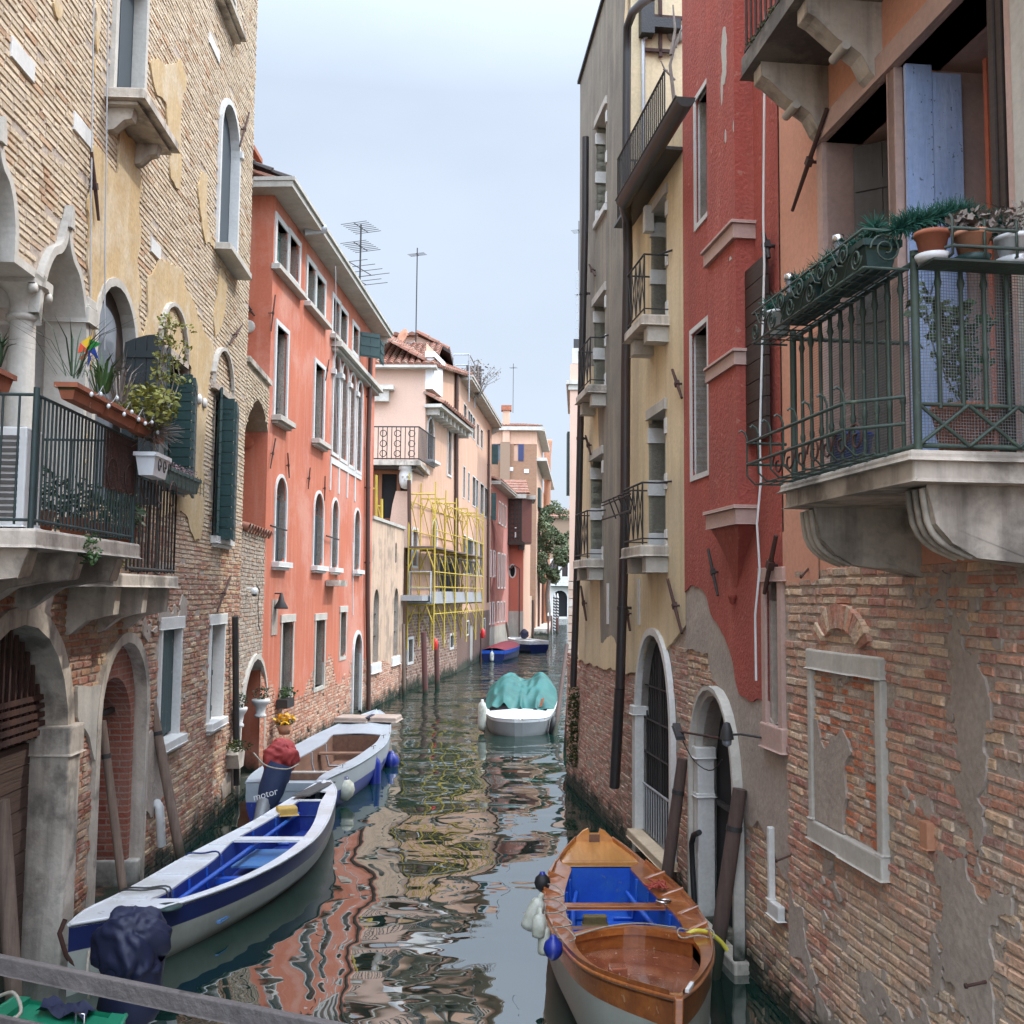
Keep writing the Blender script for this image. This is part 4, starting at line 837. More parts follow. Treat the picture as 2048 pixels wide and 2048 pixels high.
for k in range(12): s = s2A+.1+(s2B-s2A)*k/11; q.tube([LN.P(s, zr2-.06, bd2+.225), LN.P(s, zr2+.14, bd2+.225)], .004, 4)
O('basket', q, M['greeniron'], hp); q = MB()
for k in range(9): leaves(q, LN.P(s2A+.2+(s2B-s2A-.2)*k/8, zr2+.17, bd2+.1), (.09, .09, .07), 80, .013, .4, seed=k+50)
plant('heather', q, 'heather', 'low pink heather in the green trough of the lower balcony')
q = MB(); leaves(q, LN.P(s2A+.2, zs2+.24, .35), (.18, .15, .2), 260, .03, .4, seed=71); plant('potted_plant', q, 'leafyel', 'yellow green leafy plant behind the bars of the lower balcony')
q = MB(); leaves(q, LN.P(sA+.95, zs1-.1, bd+.02), (.10, .08, .14), 160, .022, .5, seed=72); plant('trailing_plant', q, 'leaf', 'small trailing weed hanging over the edge of the long balcony slab')
for k, (ss, cc_) in enumerate(((.9, 'leafdark'), (1.6, 'leafdark'), (2.3, 'leaf'), (2.9, 'leafdark'))):
    q = MB(); leaves(q, LN.P(sA+ss, zs1+.3, bd-.35), (.18, .14, .25), 160, .045, .35, seed=80+k); pt = MB().lathe(LN.P(sA+ss, zs1, bd-.35), [(0, 0), (.09, 0), (.12, .18), (.13, .18)], 12)
    o = O('potted_plant', pt, M['terra'], None, ['pot of dark leaves behind the bars at the near part of the long balcony', 'pot of dark leaves behind the middle bars of the long balcony', 'pot of light green leaves behind the bars of the long balcony', 'pot of dark leaves behind the bars at the far end of the long balcony'][k], 'plant', 'pots on the long balcony floor'); O('foliage', q, M[cc_], o)
# air conditioner
a0 = LN.spx(30, 960, .5); ac = E('air_conditioner', LN.P(sA+.22, zs1+.02, .45), 'white air conditioning unit behind the bars at the near end of the long balcony', 'air conditioner')
O('casing', MB().box(LN, sA+.2, sA+.5, zs1+.02, zs1+.72, .05, .78), M['whiteplastic'], ac, bevel=.012); q = MB()
for k in range(13): z = zs1+.09+k*.045; q.box(LN, sA+.185, sA+.199, z, z+.026, .1, .73)
O('louvre', q, M['greyshut'], ac)
# pinwheel
pw = LN.P(sA+.62, pz+.42, bd+.08); P_ = E('pinwheel', pw-Vector((0, 0, .3)), 'rainbow toy pinwheel stuck in the balcony planter', 'pinwheel'); O('stick', MB().tube([pw-Vector((0, 0, .3)), pw], .004, 5), M['whiteplastic'], P_)
for k, m_ in enumerate(('pin_green', 'pin_yellow', 'pin_red', 'pin_red', 'pin_blue', 'pin_blue')):
    a_ = k*math.pi/3+.4; a2 = a_+.8; u = Vector((.9, -.4, 0)).normalized(); v = Vector((0, 0, 1)); n_ = u.cross(v)
    p1 = pw+(u*math.cos(a_)+v*math.sin(a_))*.12; p2 = pw+(u*math.cos(a2)+v*math.sin(a2))*.085+n_*.03
    O('petal', MB().add([pw, p1, p2, pw+n_*.012, p1+n_*.003, p2+n_*.003], [(0, 1, 2), (3, 4, 5), (0, 1, 4, 3), (1, 2, 5, 4), (2, 0, 3, 5)]), M[m_], P_)
# string of round lights on the rail
fl = E('string_light', LN.P(sA+.8, zr1, bd+.2), 'string of small clear bulbs hanging along the planters', 'string lights'); pts = []
for k in range(40): pts.append(LN.P(sA+.3+k*.045, pz+.16-.10*abs(math.sin(k*.45)), bd+.19))
O('wire', MB().tube(pts, .003, 4), M['zinc'], fl)
for k in range(2, 40, 4): O('bulb', MB().lathe(pts[k]-Vector((0, 0, .03)), [(0, -.02), (.014, -.01), (.016, 0), (.01, .015), (0, .02)], 8), M['whiteplastic'], fl)
# ================================================================ courtyard wall between the brick and the orange house
oc = Vector((-4.86, 20.15)); oe = G(737, 1421); LG = Fac((A1.x, A1.y), (oc.x, oc.y), (1, 0)); LO = Fac((oc.x, oc.y), (oe.x, oe.y), (1, 0))
CW = E('courtyard_wall', LG.P(LG.L/2, 0), 'grey washed brick wall with a stone arched gateway between the pale brick and the orange house', 'wall')
dg = apx(LG, c7(165, 950), c7(395, 950), c7(283, 725), (500, 1590), 'round'); dg = [(s, max(z, .1)) for s, z in dg]; zg = LG.zpx(500, 1055)
O('wall', wall(MB(), LG, rectl(0, LG.L, -.6, zg), [offs(dg, .01)], depth=.3), M['mortar'], CW)
pg = palf([(.40, .34, .28), (.47, .40, .32), (.36, .28, .22), (.44, .33, .25), (.40, .24, .16)], [3, 3, 2, 1, 1], .1)
O('brickwork', bricks(MB(), LG, (0, LG.L, -.1, zg-.05), pg, [offs(dg, .02)], L=.24, H=.06, prot=(.006, .02), seed=20, margin=.03), M['brick'], CW)
O('gateway_arch', band(MB(), LG, dg, .10, .06, dep=.36, bottom=False), M['stone'], CW); q = MB(); s0, s1, z0, zt = lb(dg)
O('passage_shade_sheet', MB().add([LG.P(s0-.1, z0, -.5), LG.P(s1+.1, z0, -.5), LG.P(s1+.1, zt+.1, -.5), LG.P(s0-.1, zt+.1, -.5)], [(0, 1, 2, 3)]), M['dark'], CW)  # near-black sheet standing in for the shade inside the passage
O('jamb', MB().box(LG, s1-.34, s1+.02, 0, LG.zpx(510, 1440), -.45, .05), M['stonedirty'], CW, bevel=.02)
q = MB(); q.tube([LG.P(0, zg+.02, -.02), LG.P(LG.L, zg+.02, -.02)], .03, 6)
for k in range(9): s = .1+k*(LG.L-.15)/8; q.lathe(LG.P(s, zg+.01, -.1), [(.075, 0), (.085, .22)], 10, ax=(LG.N.x, LG.N.y, -.25))
O('tile_coping', q, M['tile'], CW)
# round security camera + cable
s, z = LG.uv(c7(285, 140), .12); cc = E('security_camera', LG.P(s, z, .02), 'small white dome camera on the grey courtyard wall', 'camera'); p = LG.P(s, z, .14)
O('housing', MB().lathe(p, [(0, .07), (.05, .06), (.065, .02), (.065, -.03), (.05, -.05)], 14).tube([LG.P(s, z+.05, .0), LG.P(s, z+.05, .12)], .02, 6), M['whiteplastic'], cc); O('lens', MB().lathe(p-Vector((0, 0, .05)), [(0, -.045), (.03, -.035), (.048, 0)], 12), M['black'], cc)
pipe(LG, CW, [c7(310, 80), c7(340, 130), c7(325, 240), c7(330, 430), c7(345, 480)], .008, 'black', d=.05, name='cable', brk=False)
for u_, v_, lab in ((c7(360, 1065), c7(360, 1215), 'white stone urn on the right pier of the courtyard gateway'), (c7(175, 1135), c7(175, 1300), 'white stone urn half hidden by the dark pipe at the left of the gateway')):
    s, zt_ = LG.uv(u_, .12); zb_ = LG.uv(v_, .12)[1]; h = zt_-zb_
    ur = E('stone_urn', LG.P(s, zb_, .1), lab, 'urn'); w_ = .15 if u_[0] > 500 else .12
    O('bowl', MB().lathe(LG.P(s, zb_, .1), [(0, 0), (w_*.75, 0), (w_*.75, h*.12), (w_*.55, h*.2), (w_*.7, h*.6), (w_, h*.75), (w_*1.15, h*.86), (w_*1.15, h), (0, h)], 4 if 0 else 16), M['marble'], ur)
    q = MB(); leaves(q, LG.P(s, zt_+.12, .1), (.16, .16, .14), 120, .03, .5, seed=int(u_[0])); O('plant', q, M['leafdark'], ur)
# brick flying arch high above
zb1 = LG.zpx(475, 845); FA = E('flying_arch', LG.P(LG.L/2, zb1), 'small brick arch bridging the gap between the pale brick and the orange house', 'arch')
sl_, zl_ = 0, 0; zt0 = LG.zpx(480, 706); zt1_ = LG.zpx(535, 768); zb_m = LG.zpx(500, 819); zb0 = LG.zpx(472, 850); zb2 = LG.zpx(534, 862)
arc = [(LG.L*t, zb0+(zb_m-zb0+.12)*math.sin(math.pi*t)**.8+(zb2-zb0)*t) for t in np.linspace(0, 1, 10)]
O('wall', MB().prism(LG, arc+[(LG.L, zt1_), (0, zt0)], -.5, 0), M['mortar_pale'], FA)
lp = arc+[(LG.L, zt1_-.08), (0, zt0-.08)]
O('brickwork', bricks(MB(), LG, (0, LG.L, zb0, zt0), palf([(.52, .42, .30), (.46, .36, .25), (.55, .46, .34)], None, .1), (), L=.25, H=.055, seed=22, keep=lambda S, Z: polysd(S, Z, lp) > .03), M['brick_pale'], FA)
O('coping', MB().prism(LG, [(0, zt0+.002), (LG.L, zt1_+.002), (LG.L, zt1_+.1), (0, zt0+.1)], -.55, .06), M['stonedirty'], FA)

# ================================================================ orange house
HO = LO.zpx(536, 372); OH = E('orange_house', LO.P(LO.L/2, 0), 'tall orange plastered house with white window surrounds and a bracketed white cornice', 'house')
H_ = {}
def R4(x0, x1, yl0, yr0, yl1, yr1): return rpx(LO, (x0, yl0), (x1, yr0), (x0, yl1), (x1, yr1))
H_['t1'] = R4(552, 574, 440, 462, 524, 545); H_['t1b'] = R4(578, 597, 470, 490, 547, 570); H_['t2'] = R4(614, 629, 520, 541, 596, 613); H_['t2b'] = R4(632, 648, 550, 566, 616, 638)
H_['t3'] = R4(665, 678, 594, 610, 660, 678); H_['t3b'] = R4(680, 693, 616, 632, 680, 692); H_['t4'] = R4(705, 716, 650, 660, 700, 712)
H_['m1'] = R4(550, 572, 645, 668, 836, 843); H_['m2'] = R4(628, 646, 722, 740, 882, 887)
for i, (xl, xr, yt, yb) in enumerate(((665, 677, 708, 908), (682, 694, 728, 921), (699, 709, 748, 933), (714, 723, 764, 944))): H_['a%d' % i] = apx(LO, (xl, 800), (xr, 800), ((xl+xr)/2, yt), ((xl+xr)/2, yb))
for i, (xl, xr, yt, yb) in enumerate(((549, 570, 954, 1124), (627, 645, 986, 1132), (663, 675, 1000, 1136), (708, 719, 1020, 1140))): H_['b%d' % i] = apx(LO, (xl, 1050), (xr, 1050), ((xl+xr)/2, yt), ((xl+xr)/2, yb))
H_['g1'] = R4(562, 584, 1245, 1243, 1400, 1392); H_['g2'] = R4(630, 648, 1240, 1240, 1376, 1370); H_['g3'] = R4(680, 691, 1224, 1224, 1314, 1312)
H_['d1'] = apx(LO, (705, 1330), (721, 1330), (713, 1268), (713, 1424)); H_['d1'] = [(s, max(.1, z)) for s, z in H_['d1']]
zpl = 2.3
O('wall', wall(MB(), LO, rectl(0, LO.L, 1.2, HO), [h for h in H_.values() if lb(h)[2] > 1.25], depth=.2), M['orangewall'], OH)
lowh = [h for h in H_.values() if lb(h)[2] <= 1.3]
O('lower_wall', wall(MB(), LO, rectl(0, LO.L, -.6, HO), list(H_.values()), d=-.035, depth=.2), M['mortar'], OH)
bpal = palf([(.50, .22, .13), (.56, .29, .19), (.44, .17, .10), (.60, .38, .27)], None, .15)
def f_or(S, Z): return Z-(1.55+(fbm(S*.7, Z*.5+3, 44, 5)-.5)*2.6)
OH.children
bpy.data.objects.remove([o for o in OH.children if o.name.startswith('wall')][0])
O('wall', patch(MB(), LO, f_or, (0, LO.L, .1, HO), .11, 0, -.035, holes=list(H_.values())), M['orangewall'], OH)
O('brickwork', bricks(MB(), LO, (0, LO.L, -.2, 3.0), bpal, list(H_.values()), L=.26, H=.065, prot=(.0, .004), seed=31, keep=lambda S, Z: f_or(S, Z) < .08), M['brick'], OH)
for k, h in H_.items():
    if k[0] == 't':
        w = window(LO, OH, h, 'marble', .12, .03, 'dark' if k != 't1b' else 'orangewall', .18, board='teal' if k in ('t1', 't2', 't2b') else ('greyshut' if k != 't1b' else None))
    elif k[0] == 'm': window(LO, OH, h, 'marble', .10, .035, 'dark', .2, board='slate', sill=.20, sillm='stone')
    elif k[0] == 'a': window(LO, OH, h, 'marble', .09, .04, 'pinkstone' if k in ('a1', 'a2') else 'dark', .16, board=None if k in ('a1', 'a2') else 'slate')
    elif k[0] == 'b':
        window(LO, OH, h, 'marble', .07, .03, 'orangewall', .16, board='slate', sill=.16, sillm='marble')
    elif k[0] == 'g': window(LO, OH, h, 'stone', .09, .02, 'dark', .2, board='greyshut' if k != 'g3' else None, lintel=.16)
    else: window(LO, OH, h, 'marble', .10, .05, 'dark', .35, bottom=False, name='water_door')
for a_, b_ in (('t1', 't1b'), ('t2', 't2b'), ('t3', 't3b')):
    s0 = lb(H_[a_])[0]; s1 = lb(H_[b_])[1]; z = min(lb(H_[a_])[2], lb(H_[b_])[2]); O('window_sill', MB().box(LO, s0-.22, s1+.22, z-.24, z-.125, -.02, .16), M['stone'], OH, bevel=.012)
s0, s1, z0, zt = lb(H_['t4']); leaf(LO, OH, s1+.02, .05, .62, z0, zt, 55, 1, 'gshut', n=2, vert=True, label='dark green shutter leaf folded out at the far corner'); leaf(LO, OH, s1+.4, .55, .4, z0-.1, zt-.15, 5, 1, 'gshut', n=2, vert=True)
sa = lb(H_['a0'])[0]-.25; zl = (LO.zpx(660, 680)+LO.zpx(738, 768))/2
O('ledge', MB().box(LO, sa, LO.L-.02, zl-.1, zl+.04, -.02, .26).box(LO, sa+.05, LO.L-.05, zl-.2, zl-.102, -.02, .15), M['stone'], OH, bevel=.015)
zb_ = (lb(H_['a0'])[2]+lb(H_['a3'])[2])/2
q = MB().box(LO, lb(H_['a0'])[0]-.12, lb(H_['a3'])[1]+.12, zb_-.26, zb_-.10, -.02, .03)
for k in ('a0', 'a1', 'a2', 'a3'): s = lb(H_[k])[0]-.08; q.box(LO, s-.05, s+.05, zb_-.95, zb_-.262, -.02, .026)
O('string_course', q, M['marble'], OH)
for k in ('a0', 'a1', 'a2'):
    s = (lb(H_[k])[1]+lb(H_['a%d' % (int(k[1])+1)])[0])/2; z = lb(H_[k])[3]-.42; O('capital', MB().box(LO, s-.16, s+.16, z-.1, z+.04, -.1, .10), M['marble'], OH, bevel=.01)
s = lb(H_['a0'])[0]-.14; z = lb(H_['a0'])[3]-.5; O('capital', MB().box(LO, s-.1, s+.14, z-.1, z+.04, -.1, .10), M['marble'], OH, bevel=.01)
eave(LO, OH, -.45, LO.L+.15, HO, .48, .2, 'stone', bk=.72, bw=.15, bh=.34, bo=.40)
sd_ = Fac((oc.x, oc.y), (oc.x-6, oc.y+.3), (0, -1))
O('side_wall', MB().prism(sd_, rectl(0, 6, -.6, HO), -.3, 0), M['orangewall'], OH); O('side_cornice', MB().box(sd_, -.3, 6, HO+.002, HO+.19, -.2, .4), M['stone'], OH)
q = MB(); up = (LO.P(0, HO+.16, .2), LO.P(LO.L, HO+.16, .2), Vector((-LO.N.x*4.2, -LO.N.y*4.2, 1.6))); tiles(q, up[0]-LO.P(.35, 0, 0)+LO.P(0, 0, 0), up[1], up[2], 7, 46)
O('roof', q, M['tile'], OH)
c = LO.P(1.4, HO+.9, -1.2); ch = O('chimney', MB().wbox(c.x-.3, c.x+.3, c.y-.3, c.y+.3, c.z-.6, c.z+.55).wbox(c.x-.4, c.x+.4, c.y-.4, c.y+.4, c.z+.55, c.z+.65), M['terra'], OH)
c = LO.P(.1, HO+.25, .1); q = MB(); tiles(q, LO.P(-.25, HO+.25, .35), LO.P(.7, HO+.35, .3), Vector((-1.1, -.05, .45)), 3, 4); O('corner_tile', q, M['brownshut'], OH)
body(LO, OH, .02, LO.L-.02, HO, 7, 'orangewall', d0=-.5)
for p, q_ in ((z5(350, 1120), z5(318, 1400)), (z5(765, 1620), z5(740, 1780)), (z6(352, 375), z6(312, 605)), (z6(447, 485), z6(458, 680)), (z6(620, 600), z6(605, 765)), (z6(735, 665), z6(732, 855))): anchor(LO, OH, p, q_, .018, .05)
for p, q_ in ((z6(315, 1048), z6(438, 1048)), (z6(745, 1126), z6(843, 1126))): a = LO.uv(p, .1); b_ = LO.uv(q_, .1); O('iron_tie', MB().tube([LO.P(a[0], a[1], .1), LO.P(b_[0], a[1]-.02, .1)], .02, 6), M['iron'], OH)
pipe(LO, OH, [(742, 688), (736, 900), (735, 1200), (737, 1330), (737, 1420)], .07, 'pipebrown', d=.1)
anchor(sd_, OH, z5(105, 1175), z5(190, 1280), .03); s, z = sd_.uv(z5(142, 1365)); O('round_vent', MB().lathe(sd_.P(s, z, 0), [(0, .04), (.09, .04), (.13, .03), (.14, 0)], 20, ax=(0, -1, 0)), M['stone'], OH)
s, z = sd_.uv(z6(130, 400)); O('round_vent', MB().lathe(sd_.P(s, z, 0), [(0, .03), (.09, .03), (.15, .02), (.15, 0)], 20, ax=(0, -1, 0)), M['orangewall'], OH)
s, z = LO.uv(z6(550, 605) if 0 else z5(545, 605)); q = MB().tube([LO.P(s-.1, z-.1, .1), LO.P(s+.1, z+.02, .55)], .10, 12); O('roof_pipe', q, M['zinc'], OH)
s0, zt_ = LO.uv(z6(322, 1618)); s1, zb_ = LO.uv(z6(358, 1890)); O('niche', MB().box(LO, s0, s1, zb_, zt_, -.03, .02), M['cement'], OH)
zm = (zt_+zb_)/2+.2; ln_ = E('wall_lantern', LO.P((s0+s1)/2, zm, .1), 'dark bell shaped lamp fixed in the grey niche of the orange house', 'lamp'); O('bell', MB().lathe(LO.P((s0+s1)/2, zm, .14), [(.0, .3), (.03, .28), (.07, .12), (.14, 0), (.14, -.03), (0, -.03)], 14).tube([LO.P((s0+s1)/2, zm+.28, .0), LO.P((s0+s1)/2, zm+.28, .16)], .015, 6), M['iron'], ln_)
pipe(LO, OH, [(671, 532), (672, 600), (670, 720), (674, 909)], .01, 'zinc', d=.6, name='cable', brk=False); pipe(LO, OH, [(706, 1085), (706, 1230)], .012, 'whiteplastic', d=.03, name='cable', brk=False)
s, z = LO.uv(z6(830, 1440), .2); bt_ = O('wall_planter', MB().box(LO, s-.5, s+.5, z-.25, z-.1, .02, .35), M['stonedirty'], OH); 
# yellow flowers and pots by the boat
s, z = LO.uv(b4(580, 430), .25)
fp = O('flower_basket', MB().lathe(LO.P(s, z-.15, .25), [(0, 0), (.1, 0), (.17, .2), (.15, .2)], 14), M['terrapale'], None, 'hanging pot of bright yellow flowers beside the grey boat', 'flowers'); q = MB(); leaves(q, LO.P(s, z+.12, .25), (.22, .2, .14), 90, .05, .8, seed=91); O('bloom', q, M['flower'], fp); q = MB(); leaves(q, LO.P(s, z+.06, .25), (.2, .18, .12), 90, .04, .5, seed=92); O('foliage', q, M['leafdark'], fp)
s, z = LO.uv(b4(600, 100), .15); fp = O('window_box', MB().box(LO, s-.28, s+.28, z-.18, z, .02, .25), M['iron'], None, 'dark window box with green plants at the first ground floor window of the orange house', 'planter'); q = MB(); leaves(q, LO.P(s, z+.12, .13), (.28, .14, .14), 160, .035, .5, seed=94); O('foliage', q, M['leaf'], fp)
# TV aerials on the orange roof
def aerial(base, h, label, els):
    o = E('tv_aerial', base, label, 'aerial'); O('mast', MB().tube([base, base+Vector((0, 0, h))], .028, 6), M['iron'], o); q = MB()
    for z, w, n, ln in els:
        c = base+Vector((0, 0, z)); d = Vector((.35, .9, 0)).normalized(); x = Vector((d.y, -d.x, 0)); q.tube([c-d*ln/2, c+d*ln/2], .014, 5)
        for k in range(n): p = c-d*ln/2+d*ln*k/(n-1); q.tube([p-x*w/2, p+x*w/2], .010, 4)
    O('antenna_rod', q, M['iron'], o); return o
p = GY(718, 645, 31); aerial(p-Vector((0, 0, .8)), 3.9, 'tall TV aerial with stacked rods above the orange roof', [(3.8, .9, 7, .9), (3.2, .9, 7, .9), (2.5, 1.3, 4, 1.4), (2.1, 1.5, 3, .8)])
# ================================================================ garden wall with pointed windows
we = G(803, 1387); LW = Fac((oe.x, oe.y), (we.x, we.y), (1, 0)); zw = (LW.zpx(738, 1036)+LW.zpx(800, 1056))/2
GW = E('garden_wall', LW.P(LW.L/2, 0), 'stained cream wall with two pointed brick edged windows between the orange house and the scaffolding', 'wall')
g_a = apx(LW, (746, 1280), (757, 1280), (752, 1178), (750, 1326), 'pointed'); g_b = apx(LW, (787, 1270), (796, 1270), (791, 1176), (791, 1312), 'pointed'); g_c = apx(LW, (790, 1105), (794, 1105), (792, 1084), (792, 1126), 'pointed')
gh = [g_a, g_b, g_c]; O('mortar_bed', wall(MB(), LW, rectl(0, LW.L, -.6, zw), gh, d=-.03, depth=.3), M['mortar'], GW)
f_g = lambda S, Z: Z-(1.25+(fbm(S*.7, Z*.7, 61, 4)-.5)*1.0)
O('wall', patch(MB(), LW, f_g, (0, LW.L, 0, zw), .12, 0, -.03, holes=gh), M['garden'], GW)
O('brickwork', bricks(MB(), LW, (0, LW.L, -.2, 1.9), palf([(.52, .26, .17), (.58, .36, .26), (.46, .20, .12)], None, .15), gh, prot=(0, .004), seed=41, keep=lambda S, Z: f_g(S, Z) < .05), M['brick'], GW)
for h in (g_a, g_b): w = window(LW, GW, h, 'brick_pale' if 0 else 'rust', 0, 0, 'dark', .35); O('grille', MB().box(LW, lb(h)[0], lb(h)[1], lb(h)[2]+.8, lb(h)[2]+.84, -.12, -.1).box(LW, lb(h)[0], lb(h)[1], lb(h)[2]+1.5, lb(h)[2]+1.54, -.12, -.1).box(LW, (lb(h)[0]+lb(h)[1])/2-.03, (lb(h)[0]+lb(h)[1])/2+.03, lb(h)[2], lb(h)[3]-.1, -.12, -.1), M['iron'], w); O('sill', MB().box(LW, lb(h)[0]-.3, lb(h)[1]+.3, lb(h)[2]-.3, lb(h)[2]-.003, -.1, .06), M['marble'], w, bevel=.03)
window(LW, GW, g_c, 'stone', 0, 0, 'dark', .3)
O('coping', MB().box(LW, 0, LW.L, zw+.002, zw+.1, -.4, .06), M['stone'], GW); O('terrace_floor', MB().box(LW, 0, LW.L+.3, -.6, zw-.35, -6, -.42), M['stonedirty'], GW)

# ================================================================ pink house behind the scaffolding
c0 = GY(815, 1200, 38.0); c1_ = GY(915, 1200, 46.9); c2_ = GY(980, 1200, 60.5)
LP = Fac((c0.x, c0.y), (c1_.x, c1_.y), (1, 0)); LQ = Fac((c1_.x, c1_.y), (c2_.x, c2_.y), (1, 0))
PH = E('pink_house', LP.P(LP.L/2, 0), 'pale pink house with a corner terrace, tiled roof and small tiled canopy behind the scaffolding', 'house')
zT = LP.zpx(905, 740); sU = LP.spx(851, 800); zbal = LP.zpx(851, 945) ; zbal = (GY(780, 925, 38.2)).z
pa = apx(LP, z7(748, 1300), z7(803, 1300), z7(775, 1145), z7(780, 1560), 'round'); pb = rpx(LP, z7(940, 1250), z7(975, 1280), z7(945, 1680), z7(978, 1700))
pc = apx(LP, z8(632, 430), z8(665, 430), z8(650, 350), z8(650, 570), 'pointed'); pd = rpx(LP, z8(480, 420), z8(515, 430), z8(480, 700), z8(515, 700)); pe = rpx(LP, z8(445, 1270), z8(480, 1270), z8(445, 1445), z8(480, 1440)); pf = rpx(LP, z8(770, 1240), z8(795, 1240), z8(770, 1330), z8(795, 1330)); pg_ = rpx(LP, z8(690, 680), z8(810, 680), z8(690, 900), z8(810, 900))
hz = [pa, pb, pc, pd, pe, pf, pg_]
zs_ = LP.zpx(870, 1225)
O('wall', wall(MB(), LP, [(0, zs_), (LP.L, zs_), (LP.L, zT), (sU, zT), (sU, zbal), (0, zbal)], [h for h in hz if lb(h)[2] > zs_], depth=.25), M['peach'], PH)
O('lower_wall', wall(MB(), LP, rectl(0, LP.L, -.6, zs_), [h for h in hz if lb(h)[3] < zs_], depth=.25), M['mortar'], PH)
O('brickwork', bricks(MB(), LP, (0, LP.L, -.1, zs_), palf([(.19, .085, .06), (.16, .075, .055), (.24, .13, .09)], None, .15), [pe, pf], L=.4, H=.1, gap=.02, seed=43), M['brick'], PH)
for h, b_ in ((pa, 'slate'), (pb, 'pinkstone'), (pc, 'slate'), (pd, None), (pe, None), (pf, None), (pg_, None)): window(LP, PH, h, 'marble', .10, .04, 'dark' if b_ != 'pinkstone' else 'pinkstone', .2, board=b_ if b_ == 'slate' else None, sill=.3 if h is pa else 0)
fr = Fac((LP.P(sU, 0, 0).x, LP.P(sU, 0, 0).y), (-14, LP.P(sU, 0, 0).y+.2), (0, -1)); zE = fr.zpx(820, 736)
O('front_wall', MB().prism(fr, rectl(0, 11, zbal-.2, zE), -.3, 0), M['pinkwhite'], PH)
fl0 = Fac((LP.A.x, LP.A.y), (-12, LP.A.y+.2), (0, -1)); dz = (fl0.zpx(780, 950), fl0.zpx(780, 1040))
O('terrace_front', MB().prism(fl0, rectl(0, 8, dz[0]+.2, zbal-.12), -.25, 0), M['peach'], PH)
O('terrace_window', MB().box(fl0, .35, 5, zw-.4, dz[0]+.2, -.4, -.2), M['dark'], PH); q = MB()
for s in (.35, 1.05, 1.25, 2.0, 3.2): q.box(fl0, s, s+.14, zw-.4, dz[0]+.2, -.2, -.1)
for z in (zw-.4, zw+.05, dz[0]+.05): q.box(fl0, .35, 5, z, z+.13, -.19, -.09)
O('window_frame', q, M['boatwood'] if 0 else mat('brown_window_frame', (.24, .10, .045), rough=.5), PH); O('window_panel', MB().box(fl0, .36, 5, zw-.3, zw+.5, -.17, -.13), mat('brown_panel', (.17, .065, .03)), PH)
O('terrace_slab', MB().prism(W0 if 0 else fl0, rectl(-.45, 8, zbal-.18, zbal), -2.9, .55), M['stonedirty'], PH); O('slab_moulding', MB().box(fl0, -.3, 8, zbal-.30, zbal-.182, -2.8, .38), M['gutter'], PH)
q = MB(); P00 = fl0.P(-.38, 0, .48); P01 = fl0.P(7, 0, .48); P02 = LP.P(sU, 0, .40)
rail_run(q, P00, P01, zbal+.03, zbal+1.25, 44, .018); rail_run(q, P00, P02, zbal+.03, zbal+1.25, 14, .018)
O('terrace_railing', q, M['iron'], PH); q = MB()
for k in range(14):
    for z in (.25, .62, 1.0):
        c = P00.lerp(P01, (k+.5)/14); q.tube([Vector((c.x+.12*math.cos(a), c.y-.01, zbal+z+.12*math.sin(a))) for a in np.linspace(0, 6.28, 11)], .016, 4, cap=False)
O('railing_scroll', q, M['iron'], PH)
q = MB(); pr_ = fr.P; tiles(q, fr.P(-.4, zE+.05, .35), fr.P(9, zE+.05, .35), Vector((-.0, 4.4, 1.9)), 13, 34, r=.13)
tiles(q, LP.P(sU-.2, zE+.05, .35), LP.P(LP.L+.1, zT+.1, .35), Vector((-2.9, 1.2, 1.8)), 8, 20, r=.13); O('roof', q, M['tile'], PH)
O('eave', MB().box(fr, -.45, 9, zE-.06, zE+.04, -.2, .42), M['stone'], PH)
# upper volume
yb = 44.5; a = GY(745, 720, yb); b_ = GY(876, 720, yb); zA = GY(833, 672, yb).z; zB = GY(876, 690, yb).z; zr0 = GY(752, 672, yb).z
U = Fac((b_.x, yb), (b_.x-9, yb), (0, -1)); so_ = b_.x-GY(833, 672, yb).x
O('attic_wall', MB().prism(U, [(0, zE), (9, zE), (9, zA-.2), (so_+.6, zA+.1), (so_, zA), (0, zB)], -6, 0), M['pinkwhite'], PH); q = MB()
tiles(q, (b_.x-9, yb-.2, zr0-.2), (b_.x-so_, yb-.2, zr0-.0), Vector((.0, 1.6, .35)), 4, 22, r=.16); tiles(q, (b_.x+.45, yb-.3, zB-.25), (b_.x+.45, yb+6, zB-.25), Vector((-so_-.4, 0, zA-zB+.35)), 3, 18, r=.16); O('attic_roof', q, M['tile'], PH)
O('attic_eave', MB().add([(b_.x+.55, yb-.3, zB-.45), (b_.x+.55, yb+5, zB-.45), (b_.x-.1, yb+5, zB-.05), (b_.x-.1, yb-.3, zB-.05), (b_.x+.55, yb-.3, zB-.30), (b_.x+.55, yb+5, zB-.30), (b_.x-.1, yb+5, zB+.1), (b_.x-.1, yb-.3, zB+.1)], [(0, 1, 2, 3), (4, 5, 6, 7), (0, 1, 5, 4), (1, 2, 6, 5), (3, 0, 4, 7)]), M['brownshut'], PH)
